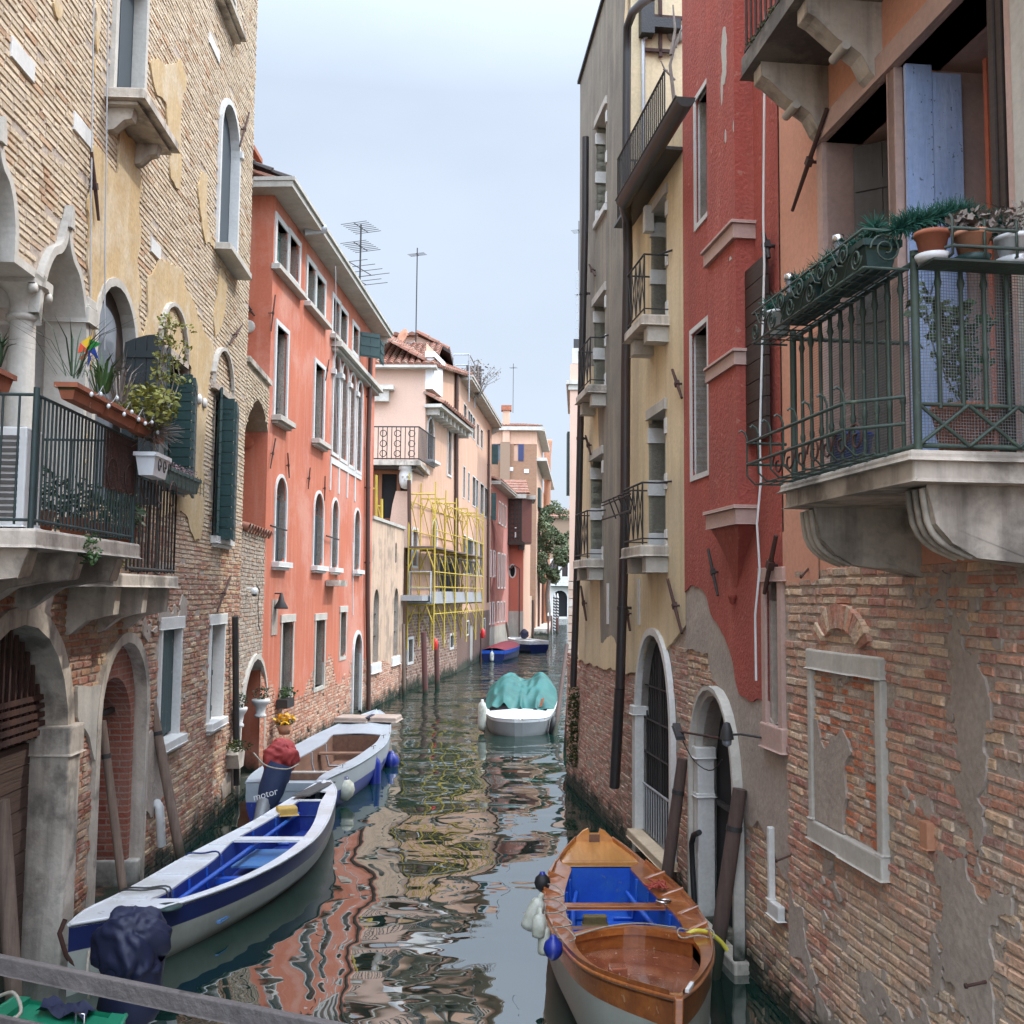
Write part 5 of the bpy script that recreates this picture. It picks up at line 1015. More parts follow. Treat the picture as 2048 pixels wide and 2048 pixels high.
# chimney box with white facing and canopy
s0 = LP.spx(866, 770, .3); s1 = LP.spx(886, 770, .3); O('chimney_box', MB().box(LP, s0, s1, LP.zpx(880, 802), LP.zpx(880, 742), -.02, .28).box(LP, s0-.1, s1+.1, LP.zpx(880, 742)+.002, LP.zpx(880, 736)+.1, -.02, .36), M['whitepl'], PH)
p = [LP.uv(z7(720, 960), .3), LP.uv(z7(860, 1040), .3), LP.uv(z7(1005, 1150), .3)]; zc_ = sum(x[1] for x in p)/3
q = MB(); tiles(q, LP.P(sU-.1, zc_, .75), LP.P(LP.L-.2, zc_, .75), Vector((-LP.N.x*.8, -LP.N.y*.8, .42)), 2, 18, r=.14); cn = O('canopy_roof', q, M['tile'], PH)
O('canopy_cornice', MB().box(LP, sU-.1, LP.L-.2, zc_-.16, zc_-.03, -.02, .68), M['stone'], cn)
for k in range(9): s = sU+.15+k*(LP.L-sU-.6)/8; O('bracket', MB().box(LP, s, s+.22, zc_-.42, zc_-.163, -.02, .5), M['stone'], cn)

pipe(LP, PH, [(914, 742), (913, 860), (913, 1100), (913, 1200)], .09, 'pipebrown', d=.1); pipe(LP, PH, [(818, 960), (819, 1060), (819, 1200)], .07, 'pipebrown', d=.12)
s, z = LP.uv(z7(512, 1700), 0); q = MB(); c = fl0.P(.12, dz[0]-.2, .2); q.lathe(c-Vector((0, 0, .35)), [(0, 0), (.16, .05), (.24, .25), (.26, .5), (.22, .7), (.3, .75), (.3, .9), (0, .9)], 14); hd = O('carved_corbel', q, M['marble'], PH)
for dx in (-.09, .09): O('carved_eye', MB().lathe(c+Vector((dx, -.23, .10)), [(0, .05), (.035, .03), (.04, 0)], 8, ax=(0, -1, 0)), M['stonedirty'], hd)
O('carved_nose', MB().add([c+Vector((-.05, -.2, -.02)), c+Vector((.05, -.2, -.02)), c+Vector((0, -.34, -.02)), c+Vector((0, -.22, .16))], [(0, 1, 2), (0, 1, 3), (1, 2, 3), (0, 2, 3)]), M['marble'], hd)
O('corner_scroll', MB().prism(fl0, [(0, dz[0]-.6), (.5, dz[0]-.6), (.62, dz[0]-1.1), (.7, dz[0]-1.7), (.5, dz[0]-2.3), (.35, zw-.6), (0, zw-.6)], -.5, .02), M['pinkwhite'], PH)
s, z = fr.uv(z7(250, 915)); q = MB().box(fr, s-.75, s+.75, z+.15, z+.32, -.01, .42).box(fr, s-.55, s+.55, z-.3, z+.148, -.01, .28); O('stone_niche', q, M['stone'], PH)
p = GY(832, 660, 44.3); aerial(p-Vector((0, 0, 2.2)), 5.9, 'very tall thin mast rising from the pink house roof', [(5.6, .8, 4, .3)])
sd0 = GY(810, 680, 44.2); sdh = E('satellite_dish', sd0, 'small brown satellite dish on the attic wall of the pink house', 'satellite dish'); O('dish', MB().lathe(sd0+Vector((0, -.35, 0)), [(0, 0), (.2, .03), (.38, .11), (.38, .13), (.2, .05), (0, .02)], 16, ax=(-.7, -.6, .3)), M['terrapale'], sdh); O('arm', MB().tube([sd0, sd0+Vector((0, -.35, 0))], .03, 5).tube([sd0+Vector((0, -.35, -.3)), sd0+Vector((.5, -.7, -.25))], .02, 5), M['zinc'], sdh)
body(LP, PH, sU, LP.L, zE-.1, 8, 'peach', d0=-.45)

# ================================================================ long peach house
zQ0 = LQ.zpx(915, 745); zQ1 = LQ.zpx(979, 852); zQ = (zQ0+zQ1)/2
QH = E('peach_house', LQ.P(LQ.L/2, 0), 'long peach coloured house with rows of green shutters beyond the scaffolding', 'house')
ql = []
for x0, x1, t0, t1, b0, b1_ in ((1098, 1122, 1000, 1030, 1235, 1265), (1140, 1158, 1060, 1085, 1290, 1300), (1160, 1180, 1095, 1115, 1300, 1315), (1184, 1204, 1130, 1150, 1330, 1350), (1225, 1242, 1190, 1215, 1390, 1415), (1262, 1280, 1250, 1265, 1420, 1440)): ql.append(rpx(LQ, z7(x0, t0), z7(x1, t1), z7(x0, b0), z7(x1, b1_)))
for x0, x1, t, b0 in ((1092, 1108, 1600, 1900), (1138, 1152, 1660, 1930), (1182, 1210, 1700, 1980), (1215, 1236, 1730, 2000), (1258, 1290, 1770, 2060), (1300, 1326, 1810, 2090)): ql.append(rpx(LQ, z7(x0, t), z7(x1, t+25), z7(x0, b0), z7(x1, b0+15)))
for x0, x1, t, b0 in ((868, 892, 465, 760), (905, 950, 490, 760), (960, 985, 510, 770), (1000, 1025, 530, 775)): ql.append(rpx(LQ, z8(x0, t), z8(x1, t+10), z8(x0, b0), z8(x1, b0)))
for x0, x1, t, b0 in ((900, 916, 1130, 1230), (1030, 1042, 1110, 1230)): ql.append(rpx(LQ, z8(x0, t), z8(x1, t+5), z8(x0, b0), z8(x1, b0)))
qd = rpx(LQ, z8(928, 1160), z8(955, 1160), z8(928, 1480), z8(955, 1460)); qd = [(s, max(.1, z)) for s, z in qd]; zlo = LQ.zpx(940, 1225)
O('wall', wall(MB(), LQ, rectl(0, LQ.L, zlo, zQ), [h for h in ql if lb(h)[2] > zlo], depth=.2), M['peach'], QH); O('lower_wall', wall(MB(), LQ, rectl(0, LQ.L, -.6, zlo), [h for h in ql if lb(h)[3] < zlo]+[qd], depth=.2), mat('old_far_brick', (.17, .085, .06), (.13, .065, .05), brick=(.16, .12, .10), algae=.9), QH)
for i, h in enumerate(ql):
    dk = i not in (6, 7) ; w = window(LQ, QH, h, 'marble', .06, .02, 'dark', .15, board='gshut' if i in (0, 1, 2, 3, 4, 8, 9, 10, 11, 12, 13, 14, 15) else 'slate')
O('water_door', MB().prism(LQ, qd, -.12, -.05), M['stone'], QH)
s0, s1, z0, zt = lb(ql[5]); leaf(LQ, QH, LQ.L-.4, .05, .4, z0-.3, zt-.1, 62, 1, 'gshut', n=2, vert=True); leaf(LQ, QH, LQ.L-.3, .05, .3, lb(ql[11])[2], lb(ql[11])[3], 62, 1, 'gshut', n=2, vert=True)
eave(LQ, QH, 0, LQ.L+.3, zQ, .55, .22, 'stone', bk=.42, bw=.14, bh=.4, bo=.45)
q = MB(); tiles(q, LQ.P(0, zQ+.22, .5), LQ.P(LQ.L, zQ+.22, .5), Vector((-LQ.N.x*3, -LQ.N.y*3, 1.1)), 4, 40, r=.14); O('roof', q, M['tile'], QH)
body(LQ, QH, 0, LQ.L, zQ, 8, 'peach', d0=-.4); pipe(LQ, QH, [(978, 860), (977, 1000), (976, 1205)], .07, 'pipebrown', d=.1)
c = LQ.P(7.3, zQ+.2, -.3); ch = O('chimney', MB().wbox(c.x-.4, c.x+.4, c.y-.4, c.y+.4, c.z, c.z+2.0), M['brownshut'], QH)
rt = E('roof_terrace_frame', LQ.P(3, zQ, -1), 'thin metal pergola frame on the peach house roof', 'pergola'); q = MB(); ps = [GY(907, 709, 46.5), GY(939, 709, 46.5), GY(950, 730, 51)]; q.tube(ps, .035, 5); 
for p in ps: q.tube([p, p-Vector((0, 0, 2.2))], .035, 5)
q.tube([GY(912, 730, 46.5), GY(939, 730, 46.5), GY(950, 745, 51)], .03, 5); O('frame', q, M['zinc'], rt)
q = MB(); st = MB(); rs = random.Random(3); c = GY(957, 765, 50)
for k in range(26):
    a_ = Vector((rs.gauss(0, .8), rs.gauss(0, .6), abs(rs.gauss(.5, .6)))).normalized()*rs.uniform(.7, 1.5); st.tube([c-Vector((0, 0, .8)), c+a_*.4-Vector((0, 0, .2)), c+a_], .022, 4, .008); leaves(q, c+a_*.8, (.3, .3, .3), 8, .08, .5, seed=k)
plant('roof_shrub', st, 'dry', 'straggly pale shrub growing on the roof terrace of the peach house', parts=(('foliage', q, 'dry'),))
# balcony of the peach house behind the scaffold
q = MB().box(LP, LP.spx(822, 1200, .5), LP.L, LP.zpx(860, 1190)-.2, LP.zpx(860, 1190), -.02, .9); bo_ = O('balcony_slab', q, M['zinc'], PH); q = MB(); z = LP.zpx(860, 1190)
rail_run(q, LP.P(.3, 0, .82), LP.P(LP.L, 0, .82), z, z+1.5, 30, .018); O('balcony_railing', q, M['iron'], bo_)

# ================================================================ low rose house, salmon house with a timber bay
d0_ = GY(981, 1240, 61.0); d1_ = GY(1017, 1240, 70.0); LR = Fac((d0_.x, d0_.y), (d1_.x, d1_.y), (1, 0)); zR = (LR.zpx(984, 962)+LR.zpx(1017, 1000))/2
RH = E('rose_house', LR.P(LR.L/2, 0), 'low pink house with rows of narrow white framed windows', 'house'); rl = []
for x0, x1, t, b0 in ((243, 262, 1280, 1500), (288, 306, 1310, 1540), (343, 362, 1355, 1595), (380, 396, 1380, 1620), (414, 430, 1405, 1640)): rl.append(rpx(LR, b1(x0, t), b1(x1, t+8), b1(x0, b0), b1(x1, b0+8)))
for x0, x1, t, b0 in ((188, 205, 140, 460), (235, 252, 150, 465), (292, 312, 175, 610), (335, 350, 185, 610), (370, 386, 195, 610), (178, 195, 815, 1075), (225, 245, 810, 1070), (283, 303, 805, 1050), (325, 343, 805, 1045), (362, 380, 803, 1040)): rl.append(rpx(LR, b2(x0, t), b2(x1, t+4), b2(x0, b0), b2(x1, b0-4)))
O('wall', wall(MB(), LR, rectl(0, LR.L, 1.6, zR), [h for h in rl], depth=.18), M['rose'], RH); O('base_wall', MB().box(LR, 0, LR.L, -.6, 1.599, -.3, 0), M['stone'], RH)
for h in rl: window(LR, RH, h, 'marble', .09, .04, 'dark', .15)
eave(LR, RH, 0, LR.L+.3, zR, .55, .2, 'stone', bk=.42, bw=.15, bh=.5, bo=.45); body(LR, RH, 0, LR.L, zR, 7, 'rose')
q = MB(); tiles(q, LR.P(0, zR+.2, .5), LR.P(LR.L+2, zR+.2, .5), Vector((-LR.N.x*3, -LR.N.y*3, 1.1)), 4, 36, r=.15); O('roof', q, M['tile'], RH)
yS = 70.2; e0 = GY(1017, 1240, yS); e1 = GY(1046, 1240, yS); SF = Fac((e0.x-1, yS), (e1.x, yS), (0, -1)); zS0 = SF.zpx(1030, 1086); zS = SF.zpx(1030, 1000)
SH = E('salmon_house', SF.P(SF.L/2, 0), 'salmon red house end with an oval window and a dark timber bay', 'house'); ov = [(SF.spx(1025, 1142)+.17*math.cos(a), SF.zpx(1025, 1142)+.40*math.sin(a)) for a in np.linspace(0, 2*math.pi, 17)[:-1]]
O('wall', wall(MB(), SF, rectl(0, SF.L, -.6, zS), [ov], depth=.2), M['salmon'], SH); window(SF, SH, ov, 'marble', .09, .04, 'dark', .12); sfr = Fac((e1.x, yS+.22), (e1.x+.75, yS+16), (1, 0)); O('canal_wall', MB().prism(sfr, rectl(0, sfr.L, -.6, zS-1.0), -5, 0), M['peach'], SH); O('base_wall', MB().box(SF, 0, SF.L+.02, -.6, 2.4, 0, .04), M['stone'], SH)
x0 = GY(1018, 1000, yS-.5).x; x1 = GY(1064, 1000, yS-.5).x; bz0 = GY(1030, 1085, yS).z; bz1 = GY(1030, 1000, yS).z
tb = MB().wbox(x0, x1-.7, yS-.9, yS+3, bz0, bz1).add([(x1-.7, yS-.9, bz0), (x1, yS-.2, bz0), (x1, yS+3, bz0), (x1-.7, yS+3, bz0), (x1-.7, yS-.9, bz1), (x1, yS-.2, bz1), (x1, yS+3, bz1), (x1-.7, yS+3, bz1)], [(0, 1, 2, 3), (4, 5, 6, 7), (0, 1, 5, 4), (1, 2, 6, 5)])
bay = O('timber_bay', tb, mat('red_brown_timber', (.16, .040, .025), (.09, .025, .018), wood=(3, 3, 14), rough=.6), SH); q = MB()
for xx in (x0+.02, x0+.35, x1-.98, x1-.80): q.wbox(xx, xx+.12, yS-.98, yS-.9, bz0, bz1)
for k in range(9): z = bz0+.25+k*(bz1-bz0-.4)/8; q.wbox(x0+.1, x1-.75, yS-.94, yS-.9, z, z+.1)
q.wbox(x0-.05, x1-.6, yS-1.1, yS-.9, bz0-.2, bz0+.05); O('bay_rail', q, M['brownshut'], bay); O('white_panel', MB().wbox(x0+.5, x1-1.15, yS-1.0, yS-.95, bz0+.3, bz0+.65).wbox(x0+.4, x1-1.05, yS-1.0, yS-.95, bz0+.92, bz0+.98), M['whitepl'], bay)
O('bay_cornice', MB().wbox(x0-.2, x1-.4, yS-1.3, yS+3, bz1+.01, bz1+.3).wbox(x1-.4, x1+.25, yS-.6, yS+3, bz1+.01, bz1+.28), M['stone'], SH); q = MB(); tiles(q, (x0-.2, yS-1.3, bz1+.3), (x1-.2, yS-1.3, bz1+.3), Vector((-.2, 3, 1.2)), 5, 16, r=.11); O('bay_roof', q, M['tile'], SH)
O('bay_bracket', MB().wbox(x1-.9, x1-.5, yS-.8, yS+2, bz0-.5, bz0-.01), M['brownshut'], SH); O('drain_pipe', MB().tube([(e1.x-.25, yS-.1, 0), (e1.x-.25, yS-.1, 5.3), (e1.x-.6, yS-.1, 5.5), (e1.x-1.8, yS-.1, 4.7)], .05, 6), M['pipebrown'], SH)

# ================================================================ tall brick house
yB = 92; f0 = GY(974, 1000, yB); f1 = GY(1073, 1000, yB); BF = Fac((f1.x, yB), (f0.x-4, yB), (0, -1)); zB1 = BF.zpx(1030, 862); zB0 = BF.zpx(1030, 888)
BH = E('tall_brick_house', BF.P(BF.L/2, 0), 'tall square brick house with a chimney rising above the low pink house', 'house'); fb = mat('far_brown_brick', (.31, .155, .085), (.25, .12, .07), brick=(.27, .18, .12), rough=.9)
wb = [rpx(BF, b1(275, 655), b1(383, 655), b1(275, 855), b1(383, 855)), rpx(BF, b1(528, 655), b1(648, 655), b1(528, 855), b1(648, 855)), apx(BF, b1(545, 1170), b1(655, 1170), b1(600, 1095), b1(600, 1240), 'round')]
O('wall', wall(MB(), BF, rectl(0, BF.L, -.6, zB0), wb, depth=.2), fb, BH); O('upper_band', MB().box(BF, 0, BF.L, zB0+.002, zB1, -.2, .01), M['peach'], BH)
for i, h in enumerate(wb):
    w = window(BF, BH, h, 'stone', .05 if i == 2 else 0, .02, 'glassgrey', .15); s0, s1, z0, zt = lb(h); 
    if i < 2: m_ = (s0+s1)/2; (O('shutter', MB().box(BF, s0, s0+(s1-s0)*.55, z0, zt, -.02, .05), M['navy'], w) if i == 1 else O('shutter', MB().box(BF, s0+(s1-s0)*.42, s1, z0, zt, -.02, .05), M['navy'], w))
for x_, y_ in ((405, 955), (492, 955), (682, 980)): s, z = BF.uv(b1(x_, y_)); O('stone_block', MB().box(BF, s-.22, s+.22, z-.18, z+.18, -.01, .06), M['marble'], BH)
s0 = BF.spx(1019, 900); s1 = BF.spx(1005, 900); zc0_ = BF.zpx(1016, 1060)
O('chimney_breast', MB().box(BF, s0-.05, s1+.2, zc0_, BF.zpx(1016, 885), 0, .3), fb, BH); O('chimney_stack', MB().box(BF, s0, s1, BF.zpx(1016, 885)+.003, BF.zpx(1016, 822), -.3, .32), M['peach'], BH); O('chimney_pot', MB().box(BF, s0-.15, s1+.15, BF.zpx(1016, 822)+.003, BF.zpx(1016, 812), -.45, .45), M['terra'], BH)
zt_ = zB1; O('eave', MB().box(BF, -.5, BF.L, zt_+.003, zt_+.35, -1, .5), M['stone'], BH); q = MB(); rz = BF.zpx(1000, 840); tiles(q, BF.P(BF.L, zt_+.35, .5), BF.P(-.5, zt_+.35, .5), Vector((-1.6, 4, rz-zt_-.2)), 5, 34, r=.16); O('roof', q, M['tile'], BH)
bs = Fac((f1.x, yB), (f1.x+1.8, yB+26), (1, 0)); O('canal_side', MB().prism(bs, [(0, -.6), (bs.L, -.6), (bs.L, zB1-4), (14, zB1-4), (14, zB1), (0, zB1)], -6, 0), M['peach'], BH); q = MB(); q.box(bs, 0, 14, zB1+.004, zB1+.35, -1, .7); O('side_cornice', q, M['stone'], BH)
O('side_ledge', MB().box(bs, 0, 26, BF.zpx(1070, 915)-.3, BF.zpx(1070, 915), 0, .9), M['stone'], BH); O('drain_pipe', MB().box(bs, 4, 4.2, 0, zB1-5, 0, .2).box(bs, 13, 13.2, 0, zB1-6, 0, .2), M['pipebrown'], BH); O('green_shutter', MB().box(bs, 2.2, 5.2, BF.zpx(1078, 1010), BF.zpx(1078, 970), .0, .25), M['gshut'], BH)
c = GY(1095, 930, 108); r_ = c.x-GY(1086, 930, 108).x; zz_ = lambda y: GY(1095, y, 108).z
CT = O('round_chimney', MB().lathe((c.x, c.y, 0), [(r_*.75, 0), (r_*.75, zz_(912)), (r_*.85, zz_(905)), (r_*1.0, zz_(884)), (r_*1.0, zz_(880)), (0, zz_(880))], 20), M['terrapale'], None, 'flared round brick chimney behind the tall brick house', 'chimney')
p = GY(1026, 815, yB+1); aerial(p-Vector((0, 0, .5)), 4.6, 'thin aerial beside the tall brick house chimney', [(4.2, .7, 3, .4)])

# ================================================================ far end: tree, garden wall, palace, bridge of roofs
tr = GY(1098, 1240, 98); TR = E('olive_tree', (tr.x, tr.y, 0), 'round leafy tree leaning over the far end of the canal', 'tree'); q = MB(); q.tube([(tr.x, tr.y, 1), (tr.x-.2, tr.y, 3.5), (tr.x+.1, tr.y, 6)], .28, 8, .18)
for a_ in range(7): p = Vector((tr.x, tr.y, 4.6+a_*.25)); e_ = Vector((math.cos(a_*2.1)*3, math.sin(a_*2.1)*2, 3+a_*.3)); q.tube([p, p+e_*.5+Vector((0, 0, .3)), p+e_], .12, 5, .03)
O('trunk', q, M['dry'], TR); q = MB(); rs = random.Random(17)
cs_ = [(1078, 1060, 28), (1100, 1045, 30), (1125, 1070, 22), (1065, 1100, 18), (1092, 1100, 30), (1118, 1105, 24), (1072, 1135, 16), (1095, 1145, 18), (1130, 1125, 14), (1085, 1030, 18), (1060, 1075, 14), (1110, 1150, 12)]
for i, (x, y, r) in enumerate(cs_):
    p = GY(x, y, 96+rs.uniform(-2, 2)); rr = r/FPX*96
    for k in range(9): o_ = Vector((rs.gauss(0, .5), rs.gauss(0, .5), rs.gauss(0, .5)))*rr; leaves(q, p+o_, (rr*.42,)*3, 120, .17, .45, seed=i*20+k)
O('crown', q, M['olive'], TR)
gw = Fac((e1.x+.75, yS+16), (GY(1076, 1240, 116).x, 116), (1, 0)); GF = E('quay_wall', gw.P(4, 0), 'low stained quay wall with an iron gate under the tree', 'wall'); O('wall', MB().prism(gw, rectl(0, gw.L, -.6, 3.4), -1, 0), M['garden'], GF); q = MB()
for k in range(14): q.tube([(gw.P(12+k*.3, 1.0, .5)), gw.P(12+k*.3, 4.0, .5)], .03, 4)
O('gate', q, M['iron'], GF)
O('quay', MB().box(gw, 4, gw.L, -.6, .55, .0, 1.6), M['stone'], None, kind='structure')
yP = 150; pf0 = GY(1040, 1240, yP); pf1 = GY(1200, 1240, yP); PF = Fac((pf0.x, yP), (pf1.x, yP), (0, -1)); zP = PF.zpx(1120, 1118)
PA = E('white_palace', PF.P(PF.L/2, 0), 'white palace with a balustrade and round arched gateway across the end of the canal', 'palace')
ph = [apx(PF, b2(1005, 740), b2(1188, 740), b2(1095, 650), b2(1095, 1000), 'round')]
for x0_ in (1000, 1120): ph.append(apx(PF, b2(x0_, 330), b2(x0_+75, 330), b2(x0_+38, 245), b2(x0_+38, 485), 'round'))
for x0_ in (880, 940): ph.append(rpx(PF, b2(x0_, 310), b2(x0_+40, 310), b2(x0_, 480), b2(x0_+40, 480)))
ph = [[(s, max(z, .3)) for s, z in l] for l in ph]
O('wall', wall(MB(), PF, rectl(0, PF.L, -.6, zP), ph, depth=.5), M['ledge'], PA)
for i, h in enumerate(ph): window(PF, PA, h, 'marble', .2, .1, 'dark' if i == 0 else 'brownshut', .5, bottom=False)
zbb = PF.zpx(1120, 1169); zbt = PF.zpx(1120, 1156); q = MB().box(PF, PF.spx(1100, 1160), PF.L, zbb-.2, zbb, 0, 1.2).box(PF, PF.spx(1100, 1160), PF.L, zbt, zbt+.2, .9, 1.2)
for k in range(24): s = PF.spx(1100, 1160)+k*.32; q.box(PF, s, s+.14, zbb, zbt, .95, 1.15)
O('balustrade', q, M['marble'], PA)
for i, (xa, xb, yt, ye, dd, lab) in enumerate(((1096, 1135, 1018, 1036, 160, 'red tiled roof seen between the tree and the pale building'), (1120, 1145, 1017, 1030, 175, 'small far red tiled roof beside the pale building'))):
    a, b_ = GY(xa, ye, dd), GY(xb, ye, dd); q = MB().wbox(a.x-2, b_.x+6, dd, dd+8, 0, a.z); h_ = O('far_house', q, fb, None, lab, 'house'); t_ = MB(); zt2 = GY(xa, yt, dd).z; tiles(t_, (a.x-2, dd-.5, a.z), (b_.x+6, dd-.5, a.z), Vector((0, 5, zt2-a.z)), 3, 26, r=.3); O('roof', t_, M['tile'], h_)
# ================================================================ far right: pale building beyond the grey one
yG = 56; g0 = GY(1139, 1000, yG); EF = Fac((g0.x, yG), (g0.x+7, yG), (0, -1)); zz = lambda y: EF.zpx(1145, y)
PB = E('pale_building', EF.P(3, 0), 'narrow pale pink building end with stone quoins at the right of the canal', 'building')
def sk(e, za, zb6): a, c = g0.x+e, g0.x+e+.62; return MB().hexa([(a, yG+e, za), (a+7, yG+e, za), (c+7, yG+9-e, za), (c, yG+9-e, za), (a, yG+e, zb6), (a+7, yG+e, zb6), (c+7, yG+9-e, zb6), (c, yG+9-e, zb6)])
O('wall', sk(0, zz(1160), zz(728)), M['pinkwhite'], PB); O('attic', sk(.12, zz(726), zz(695)), M['stone'], PB); O('cornice', sk(-.22, zz(770)+.01, zz(762)), M['stone'], PB); O('cornice', sk(-.1, zz(780), zz(770)), M['stone'], PB)
z = -.3
qm = MB()
while z < zz(1160): t5 = sk(-.05, z, min(z+.42, zz(1160)-.01)); qm.add(t5.v, t5.f); z += .46
O('quoin', qm, mat('striped_quoins', (.62, .56, .48), (.46, .27, .17), sc1=1.2, rough=.8, algae=.9), PB); O('shutter', MB().wbox(g0.x+.28, g0.x+.56, yG+7.6, yG+8.6, GY(1140, 990, yG+8).z, GY(1140, 865, yG+8).z), M['gshut'], PB); O('parapet', sk(.2, zz(694), zz(676)), M['iron'], PB)
aerial(GY(1157, 676, 57), 6.8, 'ladder like aerial on the pale building', [(6.2, .8, 4, .5), (2.5, .4, 4, .2)])
q = MB(); 
for x in (1152, 1157): q.tube([GY(x, 676, 56.3), GY(x, 541, 56.3)], .02, 4)
for y in range(545, 670, 16): q.tube([GY(1152, y, 56.3), GY(1157, y, 56.3)], .015, 4)
O('ladder_mast', q, M['zinc'], None, 'narrow lattice mast above the pale building', 'mast')

# ================================================================ scaffolding
SC = E('scaffolding', LP.P(4, 1.5, .8), 'yellow tubular scaffolding hung in front of the pink house', 'scaffolding')
zlow = GY(868, 1300, 37.5).z; zde1 = GY(868, 1204, 37.3).z; zde2 = GY(868, 1092, 37.3).z; ztop = GY(868, 968, 37.3).z
s_st = [LP.spx(x, 1200, 1.15) for x in (868, 889, 910, 933)]; sS = s_st[0]; LX = Fac((LP.P(sS, 0, 0).x, LP.P(sS, 0, 0).y), (LQ.P(2.5, 0, 0).x, LQ.P(2.5, 0, 0).y), (1, 0))
xs_ = [LX.spx(x, 1200, 1.1) for x in (868, 889, 910, 933, 952, 965)]
for i, s in enumerate(xs_):
    zt2 = ztop-[0, .2, .3, .4, .1, .3][i]; pol = []
    for d in (.12, 1.1):
        pol.append(O('standard', MB().tube([LX.P(s, zlow, d), LX.P(s, zt2+rnd(0, .5), d)], .030, 6), M['yellow'], SC))
    q = MB()
    for zz2 in (zde1-.1, zde2-.1, ztop-.35): q.tube([LX.P(s, zz2, .12), LX.P(s, zz2, 1.1)], .03, 6); q.tube([LX.P(s, zz2-.75, .12), LX.P(s, zz2, .42)], .024, 5); q.tube([LX.P(s, zz2-.75, 1.1), LX.P(s, zz2, .80)], .024, 5)
    O('cross_frame', q, M['yellow'], SC)
for d in (.12, 1.1):
    q = MB()
    for zz2 in (zlow+1.3, zde1+.55, zde1+1.1, zde2+.6, ztop-.6): q.tube([LX.P(xs_[0], zz2, d), LX.P(xs_[-1], zz2, d)], .022, 5)
    for i in range(len(xs_)-1):
        for za, zb2 in ((zlow+.2, zde1-.2), (zde1+.1, zde2-.2), (zde2+.1, ztop-.4)): q.tube([LX.P(xs_[i], zb2, d), LX.P(xs_[i+1], za, d)], .018, 4)
    O('brace', q, M['yellow'], SC)
for z, m_ in ((zde1, 'zinc'), (zde2, 'plank')):
    O('deck', MB().box(LX, xs_[0]-.05, xs_[-1]+.05, z-.06, z, .15, 1.08), M[m_], SC)
O('toe_board', MB().box(LX, xs_[0]-.05, xs_[-1]+.05, zde1+.003, zde1+.38, 1.02, 1.06), M['zinc'], SC)
q = MB(); a, b_ = LX.P(xs_[0]-.06, 0, .2), LX.P(xs_[0]-.06, 0, .98); q.tube([Vector((a.x, a.y, zde1)), Vector((a.x, a.y, zde1+1.1)), Vector((b_.x, b_.y, zde1+1.1)), Vector((b_.x, b_.y, zde1))], .03, 6); q.tube([Vector((a.x, a.y, zde1+.5)), Vector((b_.x, b_.y, zde1+.5))], .02, 5); O('end_guard', q, M['zinc'], SC)
q = MB(); 
for x_, y0, y1 in ((203, 0, 330), (245, 185, 350)): q.tube([GY(*z8(x_, y0), 34.5), GY(*z8(x_, y1), 34.5)], .05, 6)
q.tube([GY(*z8(203, 235), 34.5), GY(*z8(245, 245), 34.5)], .03, 5); q.tube([GY(*z8(140, 105), 34.5), GY(*z8(203, 105), 34.5)], .03, 5); q.tube([GY(*z8(195, 340), 34.5), GY(*z8(215, 240), 34.5), GY(*z8(240, 345), 34.5)], .03, 5)
O('scaffold_piece', q, M['yellow'], None, 'short piece of yellow scaffold standing on the garden wall terrace', 'scaffolding')
for x_, y_, yy, lab in ((658, 1310, 38, 'red lamp at the near foot of the scaffolding'), (1027, 1225, 47.5, 'red lamp at the far foot of the scaffolding')): O('warning_lamp', MB().lathe(GY(*z8(x_, y_), yy)-Vector((0, 0, .2)), [(0, 0), (.1, 0), (.1, .3), (.05, .42), (0, .42)], 10), M['signred'], None, lab, 'lamp')
# ================================================================ mooring posts
def post(name, p0, top, r, m, label, group=None, cap=None, bandr=False, zb=-1.2):
    p0, top = Vector(p0), Vector(top); u = (p0-top).normalized(); q = MB().tube([top, top.lerp(p0, .33), top.lerp(p0, .66), p0, p0+u*1.2], [r*.92, r, r*1.02, r*.98, r*.95], 14)
    o = O(name, q, M[m], None, label, 'mooring post', group)
    if bandr: O('iron_band', MB().tube([top+u*.35, top+u*.40], r*1.06, 14), M['iron'], o)
    if cap: O('cap', MB().lathe(top-Vector((0, 0, .02)), [(r*1.08, 0), (r*1.08, .1), (r*.4, .28), (0, .3)], 12), M[cap], o)
    return o
def ppost(base, topp, wpx, m, label, group='mooring posts', dy=0, **k):
    b = G(*base); t_ = GY(*topp, b.y+dy); return post('mooring_post', b, t_, wpx/2/FPX*b.y*1.0, m, label, group, **k)
ppost((257, 1868), z3(770, 1575), 17, 'post', 'grey timber post leaning by the brick arched door', dy=0, bandr=True)
ppost((371, 1767), z3(1148, 1445), 19, 'post', 'brown timber post between the brick arch and the white sill window', dy=0, bandr=True)
ppost((31, 2046), (3, 1600), 32, 'post', 'thick grey timber post at the far left edge beside the plank door', dy=0)
ppost((600, 1480), b4(765, 0), 9, 'postdark', 'thin dark pole standing against the orange house behind the grey boat', dy=.1)
ppost((551, 1520), b4(450, 250), 12, 'post', 'pale crooked pole beside the stone gateway urn', dy=.1)
ppost(c7(190, 1740), c7(175, 1310), 13, 'door', 'square brown timber at the gateway behind the grey boat stern', dy=.2)
ppost(z8(418, 1700), z8(412, 1150), 7, 'post', 'thin brown post at the corner of the stained garden wall')
ppost(z8(583, 1690), z8(568, 1215), 11, 'redpole', 'faded red pole left of the pair under the scaffolding')
ppost(z8(675, 1650), z8(668, 1330), 10, 'redpole', 'faded red pole below the red lamp under the scaffolding', cap='redpole')
